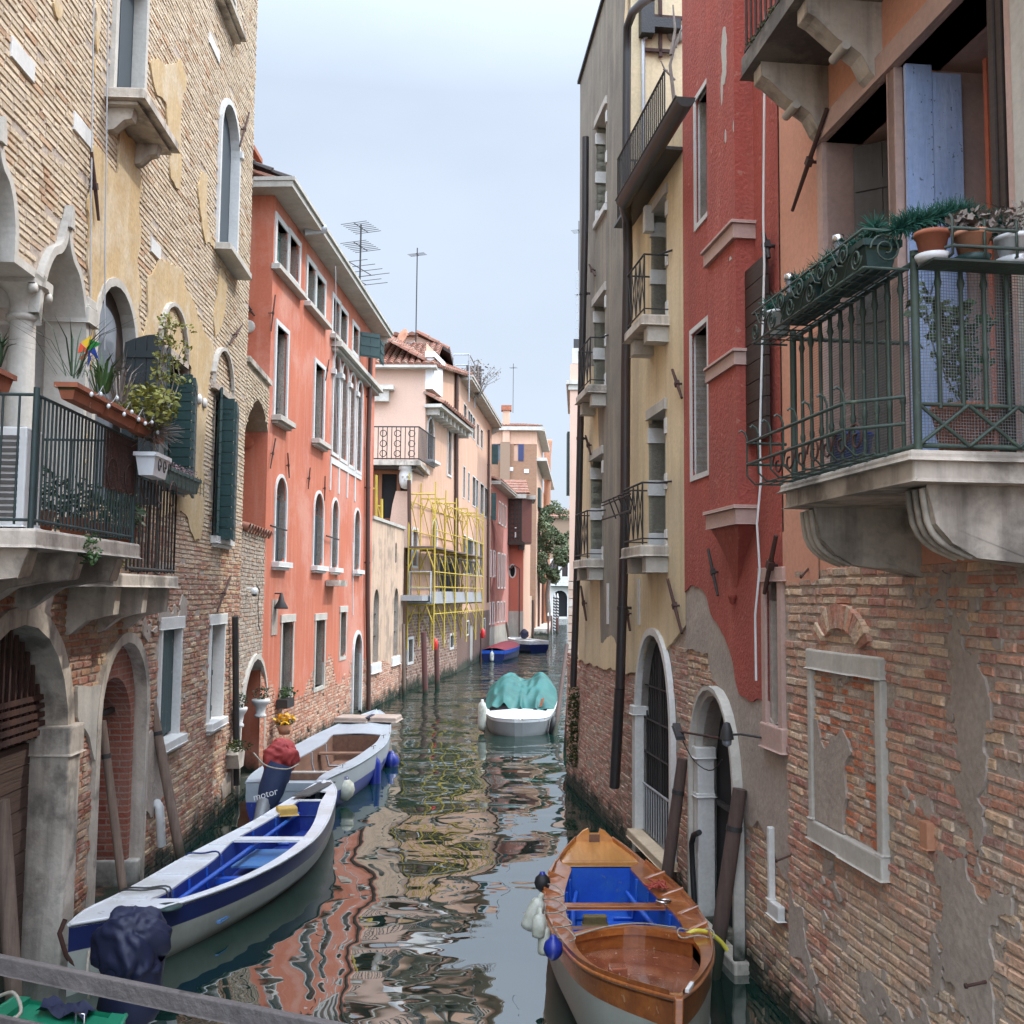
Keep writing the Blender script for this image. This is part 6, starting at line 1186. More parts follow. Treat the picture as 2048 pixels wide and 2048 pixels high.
ppost(z8(1012, 1470), z8(1010, 1220), 3, 'rust', 'thin rusty pole at the far end of the scaffolding')
ppost(b2(165, 1490), b2(135, 1180), 4.5, 'postdark', 'dark pole nearest the red covered boat, with a white top', cap='marble'); ppost(b2(228, 1450), b2(205, 1170), 4, 'postdark', 'second dark pole by the red covered boat, with a white top', cap='marble')
ppost(b2(455, 1390), b2(400, 1055), 5, 'post', 'pale leaning pole left of the dark moored boat'); ppost(b2(510, 1320), b2(478, 1040), 4.5, 'post', 'pale leaning pole right behind the dark moored boat')
ppost(b2(745, 1290), b2(745, 775), 5.5, 'postdark', 'tall black pole at the corner of the quay wall')
ppost(b2(945, 1225), b2(942, 975), 3.6, 'redpole', 'short dark red pole with white top, left of two by the striped pole', cap='marble'); ppost(b2(983, 1200), b2(983, 970), 3.2, 'redpole', 'short dark red pole with white top, nearer the striped pole', cap='marble')
for (bx_, tx, lab, m0) in ((b2(1022, 1195), b2(1025, 735), 'black and white spiral striped mooring pole at the end of the canal', 0), (b2(1060, 1195), b2(1062, 740), 'striped mooring pole with a dark red foot at the end of the canal', 1)):
    b = G(*bx_); t_ = GY(*tx, b.y); r_ = 4.6/2/FPX*b.y*1.15; o = E('striped_pole', b, lab, 'mooring post', 'striped mooring poles'); q = MB(); q2 = MB(); n_, mz = 16, 60
    for i in range(mz):
        for k in range(n_):
            za, zb3 = b.z+(t_.z-b.z)*i/mz, b.z+(t_.z-b.z)*(i+1)/mz; w0, w1 = 2*math.pi*k/n_, 2*math.pi*(k+1)/n_
            tgt = q if ((i/5+k/n_) % 1) < .5 else q2
            if m0 and i < 26: tgt = None
            f4 = [(b.x+r_*math.cos(w0), b.y+r_*math.sin(w0), za), (b.x+r_*math.cos(w1), b.y+r_*math.sin(w1), za), (b.x+r_*math.cos(w1), b.y+r_*math.sin(w1), zb3), (b.x+r_*math.cos(w0), b.y+r_*math.sin(w0), zb3)]
            if tgt is not None: tgt.add(f4, [(0, 1, 2, 3)])
    O('dark_stripe', q, M['black'], o); O('white_stripe', q2, M['marble'], o); O('tip', MB().lathe(t_, [(r_, 0), (r_*.5, .35), (0, .4)], 12), M['marble'], o)
    O('foot', MB().tube([b-Vector((0, 0, .5)), b+Vector((0, 0, (t_.z-b.z)*26/60 if m0 else .05))], r_*1.03, 14), M['redpole'], o)
# ================================================================ RIGHT side: one long facade plane, four houses
r0 = G(1550, 2012); r1 = G(1130, 1562); dv = (r1-r0).normalized(); RA = r0-dv*10.5
LRt = Fac((RA.x, RA.y), (r1.x, r1.y), (-1, 0)); F = LRt
sPR = F.spx(1563, 700); sRY = F.spx(1369, 700); sYG = F.spx(1262, 300); sEnd = F.L; sEU = F.spx(1158, 850)
def RR(*p): return rpx(F, *p)
# ---------------- near house: salmon plaster above, worn brick below
NH = E('salmon_and_brick_house', F.P(sPR-3, 0), 'salmon plastered house over a worn bare brick ground floor on the right', 'house')
zpl0 = F.zpx(1600, 1130); nT = 11.0
n1 = RR((1655, 290), (1790, 145), (1655, 600), (1790, 640)); n2 = RR((1803, 120), (2030, -90), (1803, 700), (2030, 800)); zfl = 4.33
n1 = rectl(lb(n1)[0], lb(n1)[1], zfl, F.zpx(1720, 215)); n2 = rectl(lb(n2)[0], lb(n2)[1], zfl, lb(n1)[3])
sl = RR(c6(72, 222), c6(122, 218), c6(72, 760), c6(120, 785)); bw = RR((1636, 1340), (1766, 1355), (1630, 1630), (1757, 1708)); sf = RR(c6(95, 1180), c6(122, 1180), c6(95, 1450), c6(122, 1470))
nh = [n1, n2, sl]
O('wall', wall(MB(), F, rectl(-2, sPR, zpl0-.05, nT), [n1, n2], depth=.3), M['pinkplaster'], NH)
O('lower_wall', wall(MB(), F, rectl(-2, sPR, -.6, zpl0+.1), [], d=-.005, depth=.35), M['mortar'], NH)
rp = palf([(.52, .24, .16), (.58, .33, .22), (.64, .43, .28), (.46, .21, .16), (.66, .49, .34), (.42, .24, .20), (.60, .30, .20)], [4, 4, 3, 3, 2, 2, 3], .14)
def rpal(x, y, rs):
    c = rp(x, y, rs); t = float(fbm(np.array([x*.8]), np.array([y*.8]), 91, 3)[0]); 
    return mixc(c, (.62, .47, .32), min(1, max(0, (t-.5)*2.0)))
f_cem = lambda S, Z: fbm(S*1.5, Z*1.3, 143, 5)+.30*(fbm(S*9, Z*9, 5, 3)-.5)-.63+.15*np.exp(-((S-F.spx(1930, 1480))**2/.10+(Z-F.zpx(1930, 1480))**2/.30))+.10*np.exp(-((S-F.spx(1590, 1850))**2/.05+(Z-F.zpx(1590, 1700))**2/.5))-.10*np.clip(.9-Z, 0, 1)
cemh = [offs(bw, .26)]
O('brickwork', bricks(MB(), F, (1.5, sPR-.03, -.25, zpl0-.02), rpal, [offs(bw, .02)], L=.235, H=.060, gap=.015, prot=(.0, .016), jit=.006, seed=51, margin=-.01, ch=.008, miss=.03, keep=lambda S, Z: f_cem(S, Z) < .03), M['brick'], NH)
O('cement_render', patch(MB(), F, f_cem, (1.5, sPR-.03, .15, zpl0-.02), .025, .014, -.01, bow=.02, holes=cemh), M['cement'], NH)
O('plaster_fringe', patch(MB(), F, lambda S, Z: Z-(zpl0-.10-.10*fbm(S*3, S*0, 3))+0*S, (F.spx(1640, 1130), sPR, zpl0-.4, zpl0+.3), .04, .012, -.02), M['pinkplaster'], NH)
# blocked window
bwo = O('blocked_window', wall(MB(), F, offs(bw, .02), [], d=-.001, depth=0), M['mortar'], NH, label='walled up window with a white stone frame filled with rough brick')
f_b2 = lambda S, Z: fbm(S*3.2, Z*2.6, 8, 4)-.62+.35*np.clip((S-(lb(bw)[0]+lb(bw)[1])/2-.02)*6, -.6, 1)*np.clip((lb(bw)[2]+.62-Z)*8, 0, 1)
fb2 = Fac((F.P(0, 0, .0).x, F.P(0, 0, .0).y), (F.P(9, 0, .0).x, F.P(9, 0, .0).y), (-1, 0))
O('infill_brick', bricks(MB(), fb2, (lb(bw)[0], lb(bw)[1], lb(bw)[2], lb(bw)[3]), palf([(.58, .19, .09), (.54, .24, .15), (.62, .40, .25), (.6, .5, .42)], [3, 3, 2, 1], .15), [], L=.17, H=.052, gap=.012, prot=(.0, .02), jit=.006, seed=55, keep=lambda S, Z: f_b2(S, Z) < .02), M['brick'], bwo)
O('infill_render', patch(MB(), fb2, f_b2, (lb(bw)[0], lb(bw)[1], lb(bw)[2], lb(bw)[3]), .03, .024, 0), M['cement'], bwo)
s0, s1, z0, zt = lb(bw); q = MB(); j = lambda: rnd(-.006, .006)
q.box(F, s0-.10, s0+(s1-s0)*.30-.004, zt, zt+.155, -.06, .055).box(F, s0+(s1-s0)*.30+.004, s1+.09, zt-.006, zt+.15, -.06, .05)
q.box(F, s0-.10, s0+.0, z0, zt-.004, -.06, .045).box(F, s1, s1+.075, z0, zt-.012, -.06, .048)
q.box(F, s0-.10, s0+(s1-s0)*.55-.004, z0-.17, z0-.004, -.06, .06).box(F, s0+(s1-s0)*.55+.004, s1+.10, z0-.165, z0-.008, -.06, .052)
O('stone_frame', q, M['stone'], bwo, bevel=.014)
q = MB(); cc = (s0+s1)/2+.02; zz0 = zt+.20; arc_b = (c6(300, 440), c6(530, 430))   # relieving arch of upright bricks
for k in range(15):
    a_ = math.radians(158-136*k/14); r_i, r_o = .30, .46; w_ = .026; p0 = Vector((cc+r_i*1.1*math.cos(a_), zz0-.05+r_i*.62*math.sin(a_))); p1 = Vector((cc+r_o*1.1*math.cos(a_), zz0-.05+r_o*.80*math.sin(a_))); t_ = (p1-p0).normalized(); n_ = Vector((-t_.y, t_.x))*w_
    ds = .03+rnd(0, .022); q.col = rp(0, 0, RS); pts = [p0-n_, p0+n_, p1+n_*1.15, p1-n_*1.15]; vs = [F.P(p.x, p.y, -.01) for p in pts]+[F.P(p.x*.97+pts[0].x*.03, p.y, ds) for p in pts]; q.add(vs, [(4, 5, 6, 7), (0, 1, 5, 4), (1, 2, 6, 5), (2, 3, 7, 6), (3, 0, 4, 7)])
O('relieving_arch', q, M['brick'], bwo)
slw = window(F, NH, sl, 'pinkstone', .09, .035, 'dark', .30, lintel=.13, label='tall slit window with pink stone surround'); O('sill', MB().box(F, lb(sl)[0]-.12, lb(sl)[1]+.12, lb(sl)[2]-.22, lb(sl)[2]-.003, -.1, .05), M['pinkstone'], slw, bevel=.015)
O('render_in_slit', MB().box(F, lb(sl)[1]-.02, lb(sl)[1]+.0, lb(sl)[2], lb(sl)[2]+1.1, -.3, -.02), M['cement'], slw)
s0, s1, z0, zt = lb(sf); O('half_buried_frame', MB().box(F, s1, s1+.06, z0, zt, -.01, .05).box(F, s0-.05, s1+.06, z0-.13, z0-.002, -.01, .055), M['marble'], NH, bevel=.012)
for p, q_ in ((c6(105, 1300), c6(150, 1275)), (c6(840, 1785), c6(910, 1765)), (c6(200, 200), c6(215, 160))): a = F.uv(p, .12); b_ = F.uv(q_, .02); O('iron_spike', MB().tube([F.P(a[0], a[1], .12), F.P(b_[0], b_[1], -.02)], .009, 6).lathe(F.P(a[0], a[1], .12), [(0, .0), (.016, .0), (.016, .012), (0, .012)], 8, ax=(F.N.x, F.N.y, 0)), M['rust'], NH)
s, z = F.uv(c6(705, 1200)); O('protruding_brick', MB().box(F, s-.05, s+.05, z-.085, z+.085, -.02, .06), M['terrapale'], NH, bevel=.008)
# windows with stone surround, blue shutter
sm = (lb(n1)[0]+lb(n2)[1])/2
w1 = window(F, NH, n1, 'pinkstone', .10, .04, 'dark', .9, name='window', label='dark open tall window beyond the blue shutter'); w2 = window(F, NH, n2, 'pinkstone', .10, .04, 'dark', 1.3, label='dark open balcony door beside the blue shutter')
q = MB()
for (a_, b_, dpt) in ((lb(n1)[0], lb(n1)[1], .9), (lb(n2)[0], lb(n2)[1], 1.3)):
    for s in (a_-.01, b_+.01): q.add([F.P(s, zfl, -.3), F.P(s, zfl, -dpt), F.P(s, lb(n1)[3], -dpt), F.P(s, lb(n1)[3], -.3)], [(0, 1, 2, 3)])
    for z in (zfl, lb(n1)[3]+.004): q.add([F.P(a_, z, -.3), F.P(b_, z, -.3), F.P(b_, z, -dpt), F.P(a_, z, -dpt)], [(0, 1, 2, 3)])
O('inner_reveal', q, M['brownshut'], w1)
s0, s1, z0, zt = lb(n1); leaf(F, w1, s1-.03, -.22, .45, z0+.05, zt-.06, -50, -1, 'greyshut', n=2, vert=True)
O('rail', MB().tube([F.P(s0+.1, 5.75, -.15), F.P(s0+.45, 5.8, -.2)], .006, 5), M['iron'], w1)
# blue leaf: hinged on the far jamb of the door, folded inwards so that its face looks up the canal
s0, s1, z0, zt = lb(n2); hb = F.spx(1806, 300, -.0); wL = .40
bl = MB(); 
for k, (a_, b_) in enumerate(((0, .185), (.19, .40))): bl.box(F, s1-.10, s1-.065, z0+.02, zt-.02-.05*k, -b_, -a_)
O('shutter', bl, M['blueshut'], w2, label='faded blue wooden shutter leaf folded into the doorway'); q = MB(); 
for k in range(30): q.lathe(F.P(s1-.10, z0+.12+k*(zt-z0-.3)/30, -.178), [(0, .004), (.004, .002), (.005, 0)], 6, ax=(-F.D.x, -F.D.y, 0))
O('nail', q, M['rust'], w2)
O('red_inner_panel', MB().box(F, s1-.3, s1-.26, z0, zt-.05, -.8, -.46), M['orangewall'], w2)
sd0 = F.spx(1985, 300, .05); q = MB()
for k in range(4): q.box(F, sd0-.03-k*.06, sd0+.018-k*.06, z0+.0, zt+.3 if 0 else zt-.01, -.16, .05-.012*k)
O('folded_dark_shutter', q, M['brownshut'], w2)
sn = F.spx(2034, 300, .02); O('stone_jamb', MB().box(F, sn-.7, sn-.0, zfl, nT-.5, -.01, .045), M['stone'], NH, bevel=.01)
O('floor_inside', MB().box(F, s0-2, lb(n1)[1]+.5, zfl-.3, zfl-.002, -1.4, -.31), M['dark'], NH)
s0, s1, z0, zt = lb(n1); q = MB(); q.box(F, lb(n2)[0]-.3, lb(n1)[1]+.12, zt+.002, zt+.19, -.01, .06); O('long_lintel', q, M['pinkstone'], NH, bevel=.01)
anchor(F, NH, c2(680, 690), c2(460, 1340), .022, .08); anchor(F, NH, c4(530, 1465), c4(465, 1785), .026, .08)
# big dark flat shutter on the seam
sh = RR((1514, 524), (1556, 524), (1508, 884), (1552, 884)); s0, s1, z0, zt = lb(sh); q = MB()
for k in range(9): a_ = z0+(zt-z0)*k/9; q.box(F, s0, s1, a_+.005, a_+(zt-z0)/9-.005, .07, .11)
q.box(F, s0+.02, s1-.02, z0, zt, .075, .1); O('brown_shutter', q, M['brownshut'], NH)
anchor(F, NH, c1(575, 1610), c1(615, 1780), .028, .09, 'iron')
body(F, NH, -2, sPR, nT, 8, 'pinkplaster', d0=-1.5); O('roof_edge', MB().box(F, -2, sPR, nT+.003, nT+.25, -8, .4), M['tile'], NH)
O('party_wall', MB().box(F, sPR-.3, sPR-.01, -.5, nT-.01, -1.5, -.35), M['pinkplaster'], NH)
# ---------------- red house
RH2 = E('red_house', F.P((sPR+sRY)/2, 0), 'deep red plastered house with a projecting chimney breast and peeling base', 'house'); rT = 13.0
ra = RR((1397, 200), (1427, 152), (1393, 462), (1427, 405)); rb = RR((1388, 668), (1422, 640), (1386, 955), (1416, 940)); rd = apx(F, (1397, 1480), (1478, 1470), (1435, 1392), (1440, 1870), 'pointed', 14); rd = [(s, max(.12, z)) for s, z in rd]
f_red0 = pxpoly(F, [(1367, 1190), c5(80, 95), c5(150, 55), c5(205, 85), c5(240, 140), c5(265, 230), c5(300, 310), c5(360, 400), c5(385, 480), c5(410, 560), c5(430, 700), c5(455, 790), c5(520, 800), c5(600, 810), c5(640, 860)])
zline = [(s, z) for s, z in f_red0]; zline.sort(); xs2 = np.array([p[0] for p in zline]); zs2_ = np.array([p[1] for p in zline])
def f_red(S, Z): return Z-np.interp(S, xs2, zs2_)-(fbm(S*5, Z*5, 7, 4)-.5)*.10
def f_grey(S, Z):   # grey undercoat below the red skin
    dn = np.interp(S, [sPR, F.spx(1480, 1350), F.spx(1440, 1300), F.spx(1410, 1280), sRY], [1.5, 1.0, .75, .70, .62]); return Z-(np.interp(S, xs2, zs2_)-dn)-(fbm(S*2.6, Z*2.6, 17, 5)-.5)*.6
rh = [ra, rb, rd, sl]
O('base_wall', wall(MB(), F, rectl(sPR, sRY, -.6, rT), rh, d=-.03, depth=.30), M['mortar'], RH2)
O('wall', patch(MB(), F, f_red, (sPR, sRY, .5, rT), .055, .012, -.008, holes=rh), M['red'], RH2)
O('undercoat', patch(MB(), F, f_grey, (sPR, sRY, .3, 3.9), .05, -.004, -.03, holes=rh), M['cement'], RH2)
pal_r = palf([(.50, .28, .17), (.57, .37, .23), (.46, .21, .14), (.62, .45, .29)], None, .15); FB = Fac((F.P(0, 0, -.03).x, F.P(0, 0, -.03).y), (F.P(9, 0, -.03).x, F.P(9, 0, -.03).y), (-1, 0))
O('brickwork', bricks(MB(), FB, (sPR, sRY-.02, -.2, 3.7), pal_r, [rd, rb], L=.24, H=.065, gap=.014, prot=(.002, .018), jit=.007, seed=61, margin=-.01, ch=.009, keep=lambda S, Z: f_grey(S, Z) < .02), M['brick'], RH2)
for h in (ra, rb): window(F, RH2, h, 'marble', .06, .03, 'greyshut', .55, board='greyshut')
wd_ = window(F, RH2, rd, 'stone', .07, .05, 'dark', .20, bottom=False, name='water_door', label='pointed arched water door with a white marble reveal'); O('moulding', band(MB(), F, offs(rd, .06), .045, .10, d0=0, dep=.06, bottom=False), M['stone'], wd_)
s0, s1, z0, zt = lb(rd); zc = F.zpx(1400, 1515); q = MB().box(F, s1-.10, s1+.10, z0-.3, zc-.003, -.15, .04); O('pilaster', q, M['marble'], wd_, bevel=.01); O('capital', MB().box(F, s1-.13, s1+.12, zc, zc+.12, -.16, .07).box(F, s1-.12, s1+.11, zc-.42, zc-.38, -.155, .055), M['marble'], wd_, bevel=.012)
q = MB(); 
for k in range(5): s = s0+.06+k*.12; q.box(F, s, s+.035, z0, zt-.35-abs(s-(s0+s1)/2)*1.2, -.18, -.16)
q.box(F, s0+.02, s1-.12, z0+1.2, z0+1.26, -.185, -.155); O('iron_gate', q, M['iron'], wd_)
O('doorstep', MB().box(F, s0-.15, s1+.12, -.5, .115, -.5, .12), M['stonedirty'], wd_, bevel=.02)
for d_, za_, zb2 in ((.06, rT, 0),): pass
sa, sb = F.spx(1513, 700), F.spx(1420, 700, .18)
zk = [F.zpx(1513, 449, 0), F.zpx(1513, 478, 0)]; zk2 = [F.zpx(1510, 707), F.zpx(1510, 733)]; zk3 = F.zpx(1514, 1011); zk4 = F.zpx(1514, 1043); ztip = F.zpx(1480, 1190); smid = F.spx(1474, 1190)
cb = O('chimney_breast', MB().box(F, sa, sb, zk4-.002, rT, 0, .20), M['red'], RH2)
O('stone_band', MB().box(F, sa-.04, sb+.04, zk[1], zk[0], .0, .235).box(F, sa-.06, sb+.06, zk[0]+.002, zk[0]+.035, 0, .26), M['pinkstone'], cb, bevel=.006); O('stone_band', MB().box(F, sa-.02, sb+.03, zk2[1], zk2[0], .0, .225).box(F, sa-.04, sb+.04, zk2[0]+.002, zk2[0]+.03, 0, .245), M['pinkstone'], cb, bevel=.006)
O('stone_band', MB().box(F, sa-.03, sb+.03, zk4-.03, zk3-.035, .0, .23).box(F, sa-.05, sb+.05, zk3-.033, zk3, 0, .255), M['pinkstone'], cb, bevel=.006)
rows = []
for t_ in np.linspace(0, 1, 9):
    w_ = (1-t_)**1.5*.85+.07*(1-t_)+.03; z = zk4-.032-(zk4-.032-ztip)*t_; sm_ = (sa+sb)/2*(1-t_)+smid*t_; hw = (sb-sa)/2*w_; dd_ = .20*(w_*.85+.12*(1-t_))
    rows.append([F.P(sm_-hw, z, 0), F.P(sm_-hw, z, dd_), F.P(sm_, z, dd_+.02*(1-t_)), F.P(sm_+hw, z, dd_), F.P(sm_+hw, z, 0)])
q = MB().grid(rows, sm=False); q.lathe(F.P(smid, ztip-.10, .05), [(0, 0), (.03, .02), (.03, .06), (.045, .07), (.045, .1)], 10); O('corbel', q, M['red'], cb)
flk = lambda S, Z: np.maximum.reduce([.0-np.hypot((S-F.spx(*c1(x, y), .2))/a_, (Z-F.zpx(*c1(x, y), .2))/b_)+1 for x, y, a_, b_ in ((305, 360, .075, .30), (290, 640, .03, .17), (375, 870, .03, .05), (350, 1810, .035, .07), (315, 940, .02, .07))])*.05+(fbm(S*14, Z*9, 4, 3)-.5)*.04
O('bare_patch', patch(MB(), F, flk, (sa, sb, F.zpx(1460, 560), rT), .02, .204, .2), M['stone'], cb)
anchor(F, RH2, c4(155, 1540), c4(208, 1795), .02, .07, 'iron')
pipe(F, RH2, [c1(590, -20), c1(582, 700), c1(575, 1500), c1(582, 1820), c4(440, 950), c4(447, 1150), c4(425, 1400), c4(440, 1650), c4(415, 1900), c5(555, 680)], .011, 'whiteplastic', d=.12, name='cable', brk=False)
body(F, RH2, sPR, sRY, rT, 8, 'red', d0=-.6)
# lantern and floodlight at the doors
s, z = F.uv(c5(400, 1030), .25); ll = E('wall_lantern', F.P(s, z, .2), 'black wall lantern with a clear bulb over the pointed water door', 'lamp'); c = F.P(s, z, .3); O('bracket', MB().tube([F.P(s-.25, z+.0, 0), F.P(s-.1, z+.02, .2), c], .012, 6), M['iron'], ll); O('hood', MB().lathe(c, [(.0, .12), (.03, .11), (.055, .03), (.065, -.04)], 14), M['iron'], ll); O('bulb', MB().lathe(c-Vector((0, 0, .07)), [(0, -.04), (.04, -.02), (.045, .02), (0, .05)], 12), M['glassgrey'], ll)
s, z = F.uv(c5(75, 1010), .3); fd_ = E('floodlight', F.P(s, z, .2), 'small dark floodlight on an arm between the two arched doors', 'lamp'); c = F.P(s+.05, z, .32); O('arm', MB().tube([F.P(s-.35, z-.02, 0), F.P(s-.1, z, .25), c], .013, 6), M['rust'], fd_); O('head', MB().obox(c, F.P(.09, 0, .0)-F.P(0, 0, 0)+Vector((0, 0, .06)), (F.P(0, 0, .045)-F.P(0, 0, 0)), Vector((0, 0, .02))), M['iron'], fd_, bevel=.008); O('cable', MB().tube(crm([c, F.P(s-.08, z-.28, .2), F.P(s-.3, z-.36, .08), F.P(s-.6, z-.2, .05)], 12), .006, 5), M['black'], fd_)
# ---------------- yellow and grey house
YH = E('yellow_house', F.P((sRY+sEnd)/2, 0), 'tall yellow plastered house stained grey, with small balconies and a roof terrace', 'house')
zGt = F.zpx(1300, 310); zHi = F.zpx(1190, 85)
ya = RR((1304, 436), (1333, 385), (1303, 655), (1333, 645)); yb2 = RR((1301, 842), (1331, 815), (1297, 1094), (1331, 1094)); yc = RR((1194, 252), (1213, 212), (1192, 445), (1212, 410)); yd = RR((1191, 612), (1211, 580), (1186, 785), (1210, 782)); ye = RR((1185, 925), (1207, 903), (1180, 1120), (1203, 1120))
yg = apx(F, (1277, 1400), (1345, 1400), b7(690, 1000), b8(1000, 640), 'pointed', 16); yg = [(s, max(.32, z)) for s, z in yg]
yh = [ya, yb2, yc, yd, ye, yg]
def f_yel(S, Z): return Z-np.interp(S, [sRY, F.spx(1340, 1200), F.spx(1300, 1300), F.spx(1240, 1345), F.spx(1160, 1320), sEnd], [F.zpx(1367, 1250), F.zpx(1340, 1290), F.zpx(1290, 1345), F.zpx(1240, 1345), F.zpx(1157, 1321), F.zpx(1150, 1318)])-(fbm(S*3, Z*3, 9, 4)-.5)*.12
sgL, sgR = F.spx(1245, 900), F.spx(1205, 900)
def f_gry(S, Z):
    a_ = np.minimum(S-sgL+.12, (sgR+np.interp(Z, [2, 5, 7.5, 8.2, 13], [0, .2, .35, 6, 6]))-S); return np.minimum(a_, Z-F.zpx(1220, 1285))+(fbm(S*1.5, Z*.45, 19, 5)-.5)*.55
def f_gall(S, Z): return np.maximum(f_gry(S, Z), 0*S-1)
O('base_wall', wall(MB(), F, [(sRY, -.6), (sEnd, -.6), (sEnd, 2.25), (sEU, 2.25), (sEU, F.zpx(1178, 120)), (sYG, zHi+.6), (sYG, zGt), (sRY, zGt)], yh, d=-.03, depth=.28), M['mortar'], YH)
ytop = lambda S, Z: np.where(S < sYG, zGt-Z, np.interp(S, [sYG, sEU], [zHi+.55, F.zpx(1178, 120)])-Z)
O('wall', patch(MB(), F, lambda S, Z: np.minimum(np.minimum(f_yel(S, Z), -f_gry(S, Z)+.02), ytop(S, Z)+.02), (sRY, sEU, .9, zGt+4), .06, .0, -.03, holes=yh), M['cream'], YH)
O('grey_plaster', patch(MB(), F, lambda S, Z: np.minimum(np.minimum(f_gry(S, Z), f_yel(S, Z)), ytop(S, Z)+.02), (sRY, sEU, .9, zGt+5), .06, .002, -.03, holes=yh), M['greyplaster'], YH)
O('brickwork', bricks(MB(), FB, (sRY, sEnd, -.2, 3.0), palf([(.46, .22, .16), (.50, .26, .19), (.42, .19, .14), (.56, .36, .26)], None, .12), yh, L=.24, H=.055, gap=.011, prot=(.001, .016), jit=.006, seed=63, margin=-.01, keep=lambda S, Z: f_yel(S, Z) < .03), M['brick'], YH)
tw = Fac((F.P(sYG, 0, 0).x, F.P(sYG, 0, 0).y), (F.P(sYG, 0, -6).x, F.P(sYG, 0, -6).y), (0, -1))
O('terrace_back_wall', MB().prism(tw, rectl(.0, 6, zGt-.3, zHi+.6), -.25, 0), M['cream'], YH); O('end_base', MB().box(F, sEU-.3, sEnd-.001, -.6, 2.24, -6, -.032), M['mortar'], YH); O('end_wall', MB().box(F, sEU-.3, sEU-.001, 2.2, F.zpx(1178, 120)-.05, -6, -.032), M['cream'], YH)
O('roof_slab', MB().box(F, sYG, sEU, zHi+.0-.6, zHi-.5, -6, -.04), M['gutter'], YH); O('roof_edge', MB().box(F, sRY, sYG-.02, zGt-.30, zGt+.0, -6, -.031), M['gutter'], YH)
O('roof_coping', MB().add([F.P(sYG-.05, zHi+.6, -.3), F.P(sEU+.05, F.zpx(1178, 120), -.3), F.P(sEU+.05, F.zpx(1178, 120), .05), F.P(sYG-.05, zHi+.6, .05), F.P(sYG-.05, zHi+.66, -.3), F.P(sEU+.05, F.zpx(1178, 120)+.06, -.3), F.P(sEU+.05, F.zpx(1178, 120)+.06, .05), F.P(sYG-.05, zHi+.66, .05)], [(0, 1, 2, 3), (4, 5, 6, 7), (0, 1, 5, 4), (1, 2, 6, 5), (2, 3, 7, 6), (3, 0, 4, 7)]), M['iron'], YH)
for h in (ya, yb2, yc, yd, ye):
    w = window(F, YH, h, 'reveal', .02, .006, 'greyshut', .42, board='greyshut'); s0, s1, z0, zt = lb(h); O('lintel', MB().box(F, s0-.08, s1+.08, zt-.002, zt+.14, -.2, .035), M['stone'], w, bevel=.008)
    for f_ in (.0, .44, .88): zq = z0+(zt-z0)*f_*.93; O('jamb_block', MB().box(F, s1-.025, s1+.05, zq, zq+.2, -.38, .018), M['marble'], w, bevel=.008); O('jamb_block', MB().box(F, s0-.08, s0+.02, zq, zq+.2, -.2, .018), M['marble'], w, bevel=.008)
s0, s1, z0, zt = lb(yc); O('sill', MB().box(F, s0-.08, s1+.08, z0-.12, z0-.002, -.1, .05), M['marble'], YH, bevel=.008)
def sbalc(h, label, d=.42, ex=.22):
    s0, s1, z0, zt = lb(h); B = E('small_balcony', F.P((s0+s1)/2, z0-.15), label, 'balcony', 'small iron balconies of the yellow house'); q = MB(); n_ = 9; a_, b_ = s0-ex, s1+ex
    q.box(F, a_, b_, z0-.14, z0-.0, -.02, d); O('slab', q, M['stonedirty'], B, bevel=.022)
    for c_ in (a_+.04, b_-.24): O('bracket', MB().box(F, c_, c_+.2, z0-.34, z0-.143, -.02, d*.78), M['stone'], B, bevel=.012)
    q = MB(); zr = z0+.78; dd_ = d-.04
    for s in (a_+.05, b_-.05): q.tube([F.P(s, z0, dd_), F.P(s, zr, dd_)], .012, 6); q.tube([F.P(s, zr, 0), F.P(s, zr, dd_)], .012, 6); q.tube([F.P(s, z0+.08, 0), F.P(s, z0+.08, dd_)], .009, 5)
    q.tube([F.P(a_-.15, zr, .0), F.P(a_+.05, zr, dd_*.4), F.P(a_+.05, zr, dd_), F.P(b_-.05, zr, dd_)], .014, 6); q.tube([F.P(a_+.05, z0+.08, dd_), F.P(b_-.05, z0+.08, dd_)], .011, 6); mm = 4
    for k in range(mm+1): s = a_+.05+(b_-a_-.1)*k/mm; q.tube([F.P(s, z0+.08, dd_), F.P(s, zr, dd_)], .008, 5)
    for k in range(mm):
        sA_ = a_+.05+(b_-a_-.1)*k/mm; sB_ = a_+.05+(b_-a_-.1)*(k+1)/mm; q.tube([F.P(sA_, z0+.08, dd_), F.P(sB_, zr, dd_)], .007, 5); q.tube([F.P(sB_, z0+.08, dd_), F.P(sA_, zr, dd_)], .007, 5)
    O('railing', q, M['iron'], B)
    return B
sbalc(ya, 'upper small balcony of the yellow house, right of the tall downpipe', .35, .13); bb = sbalc(yb2, 'lower small balcony of the yellow house with a bracket rack, right of the tall downpipe', .36, .14); sbalc(yd, 'upper small balcony on the grey stained strip beyond the tall downpipe', .30, .11); sbalc(ye, 'lower small balcony beyond the tall downpipe', .30, .11)
z_ = lb(yb2)[2]; q = MB(); 
for zq in (.42, .62, .66): q.tube([F.P(lb(yb2)[0]-.2, z_+zq, .5), F.P(lb(yb2)[1]+.7, z_+zq, .5)], .013, 5)
for k in range(5): s = lb(yb2)[0]-.15+k*.28; q.tube([F.P(s, z_+.4, .42), F.P(s, z_+.66, .52)], .01, 5)
O('flower_rack', q, M['iron'], bb)
wg = window(F, YH, yg, 'marble', .09, .05, 'dark', .13, bottom=False, name='water_door', label='pointed arched doorway closed by a tall iron grille'); s0, s1, z0, zt = lb(yg); q = MB(); c = (s0+s1)/2; lp2 = yg
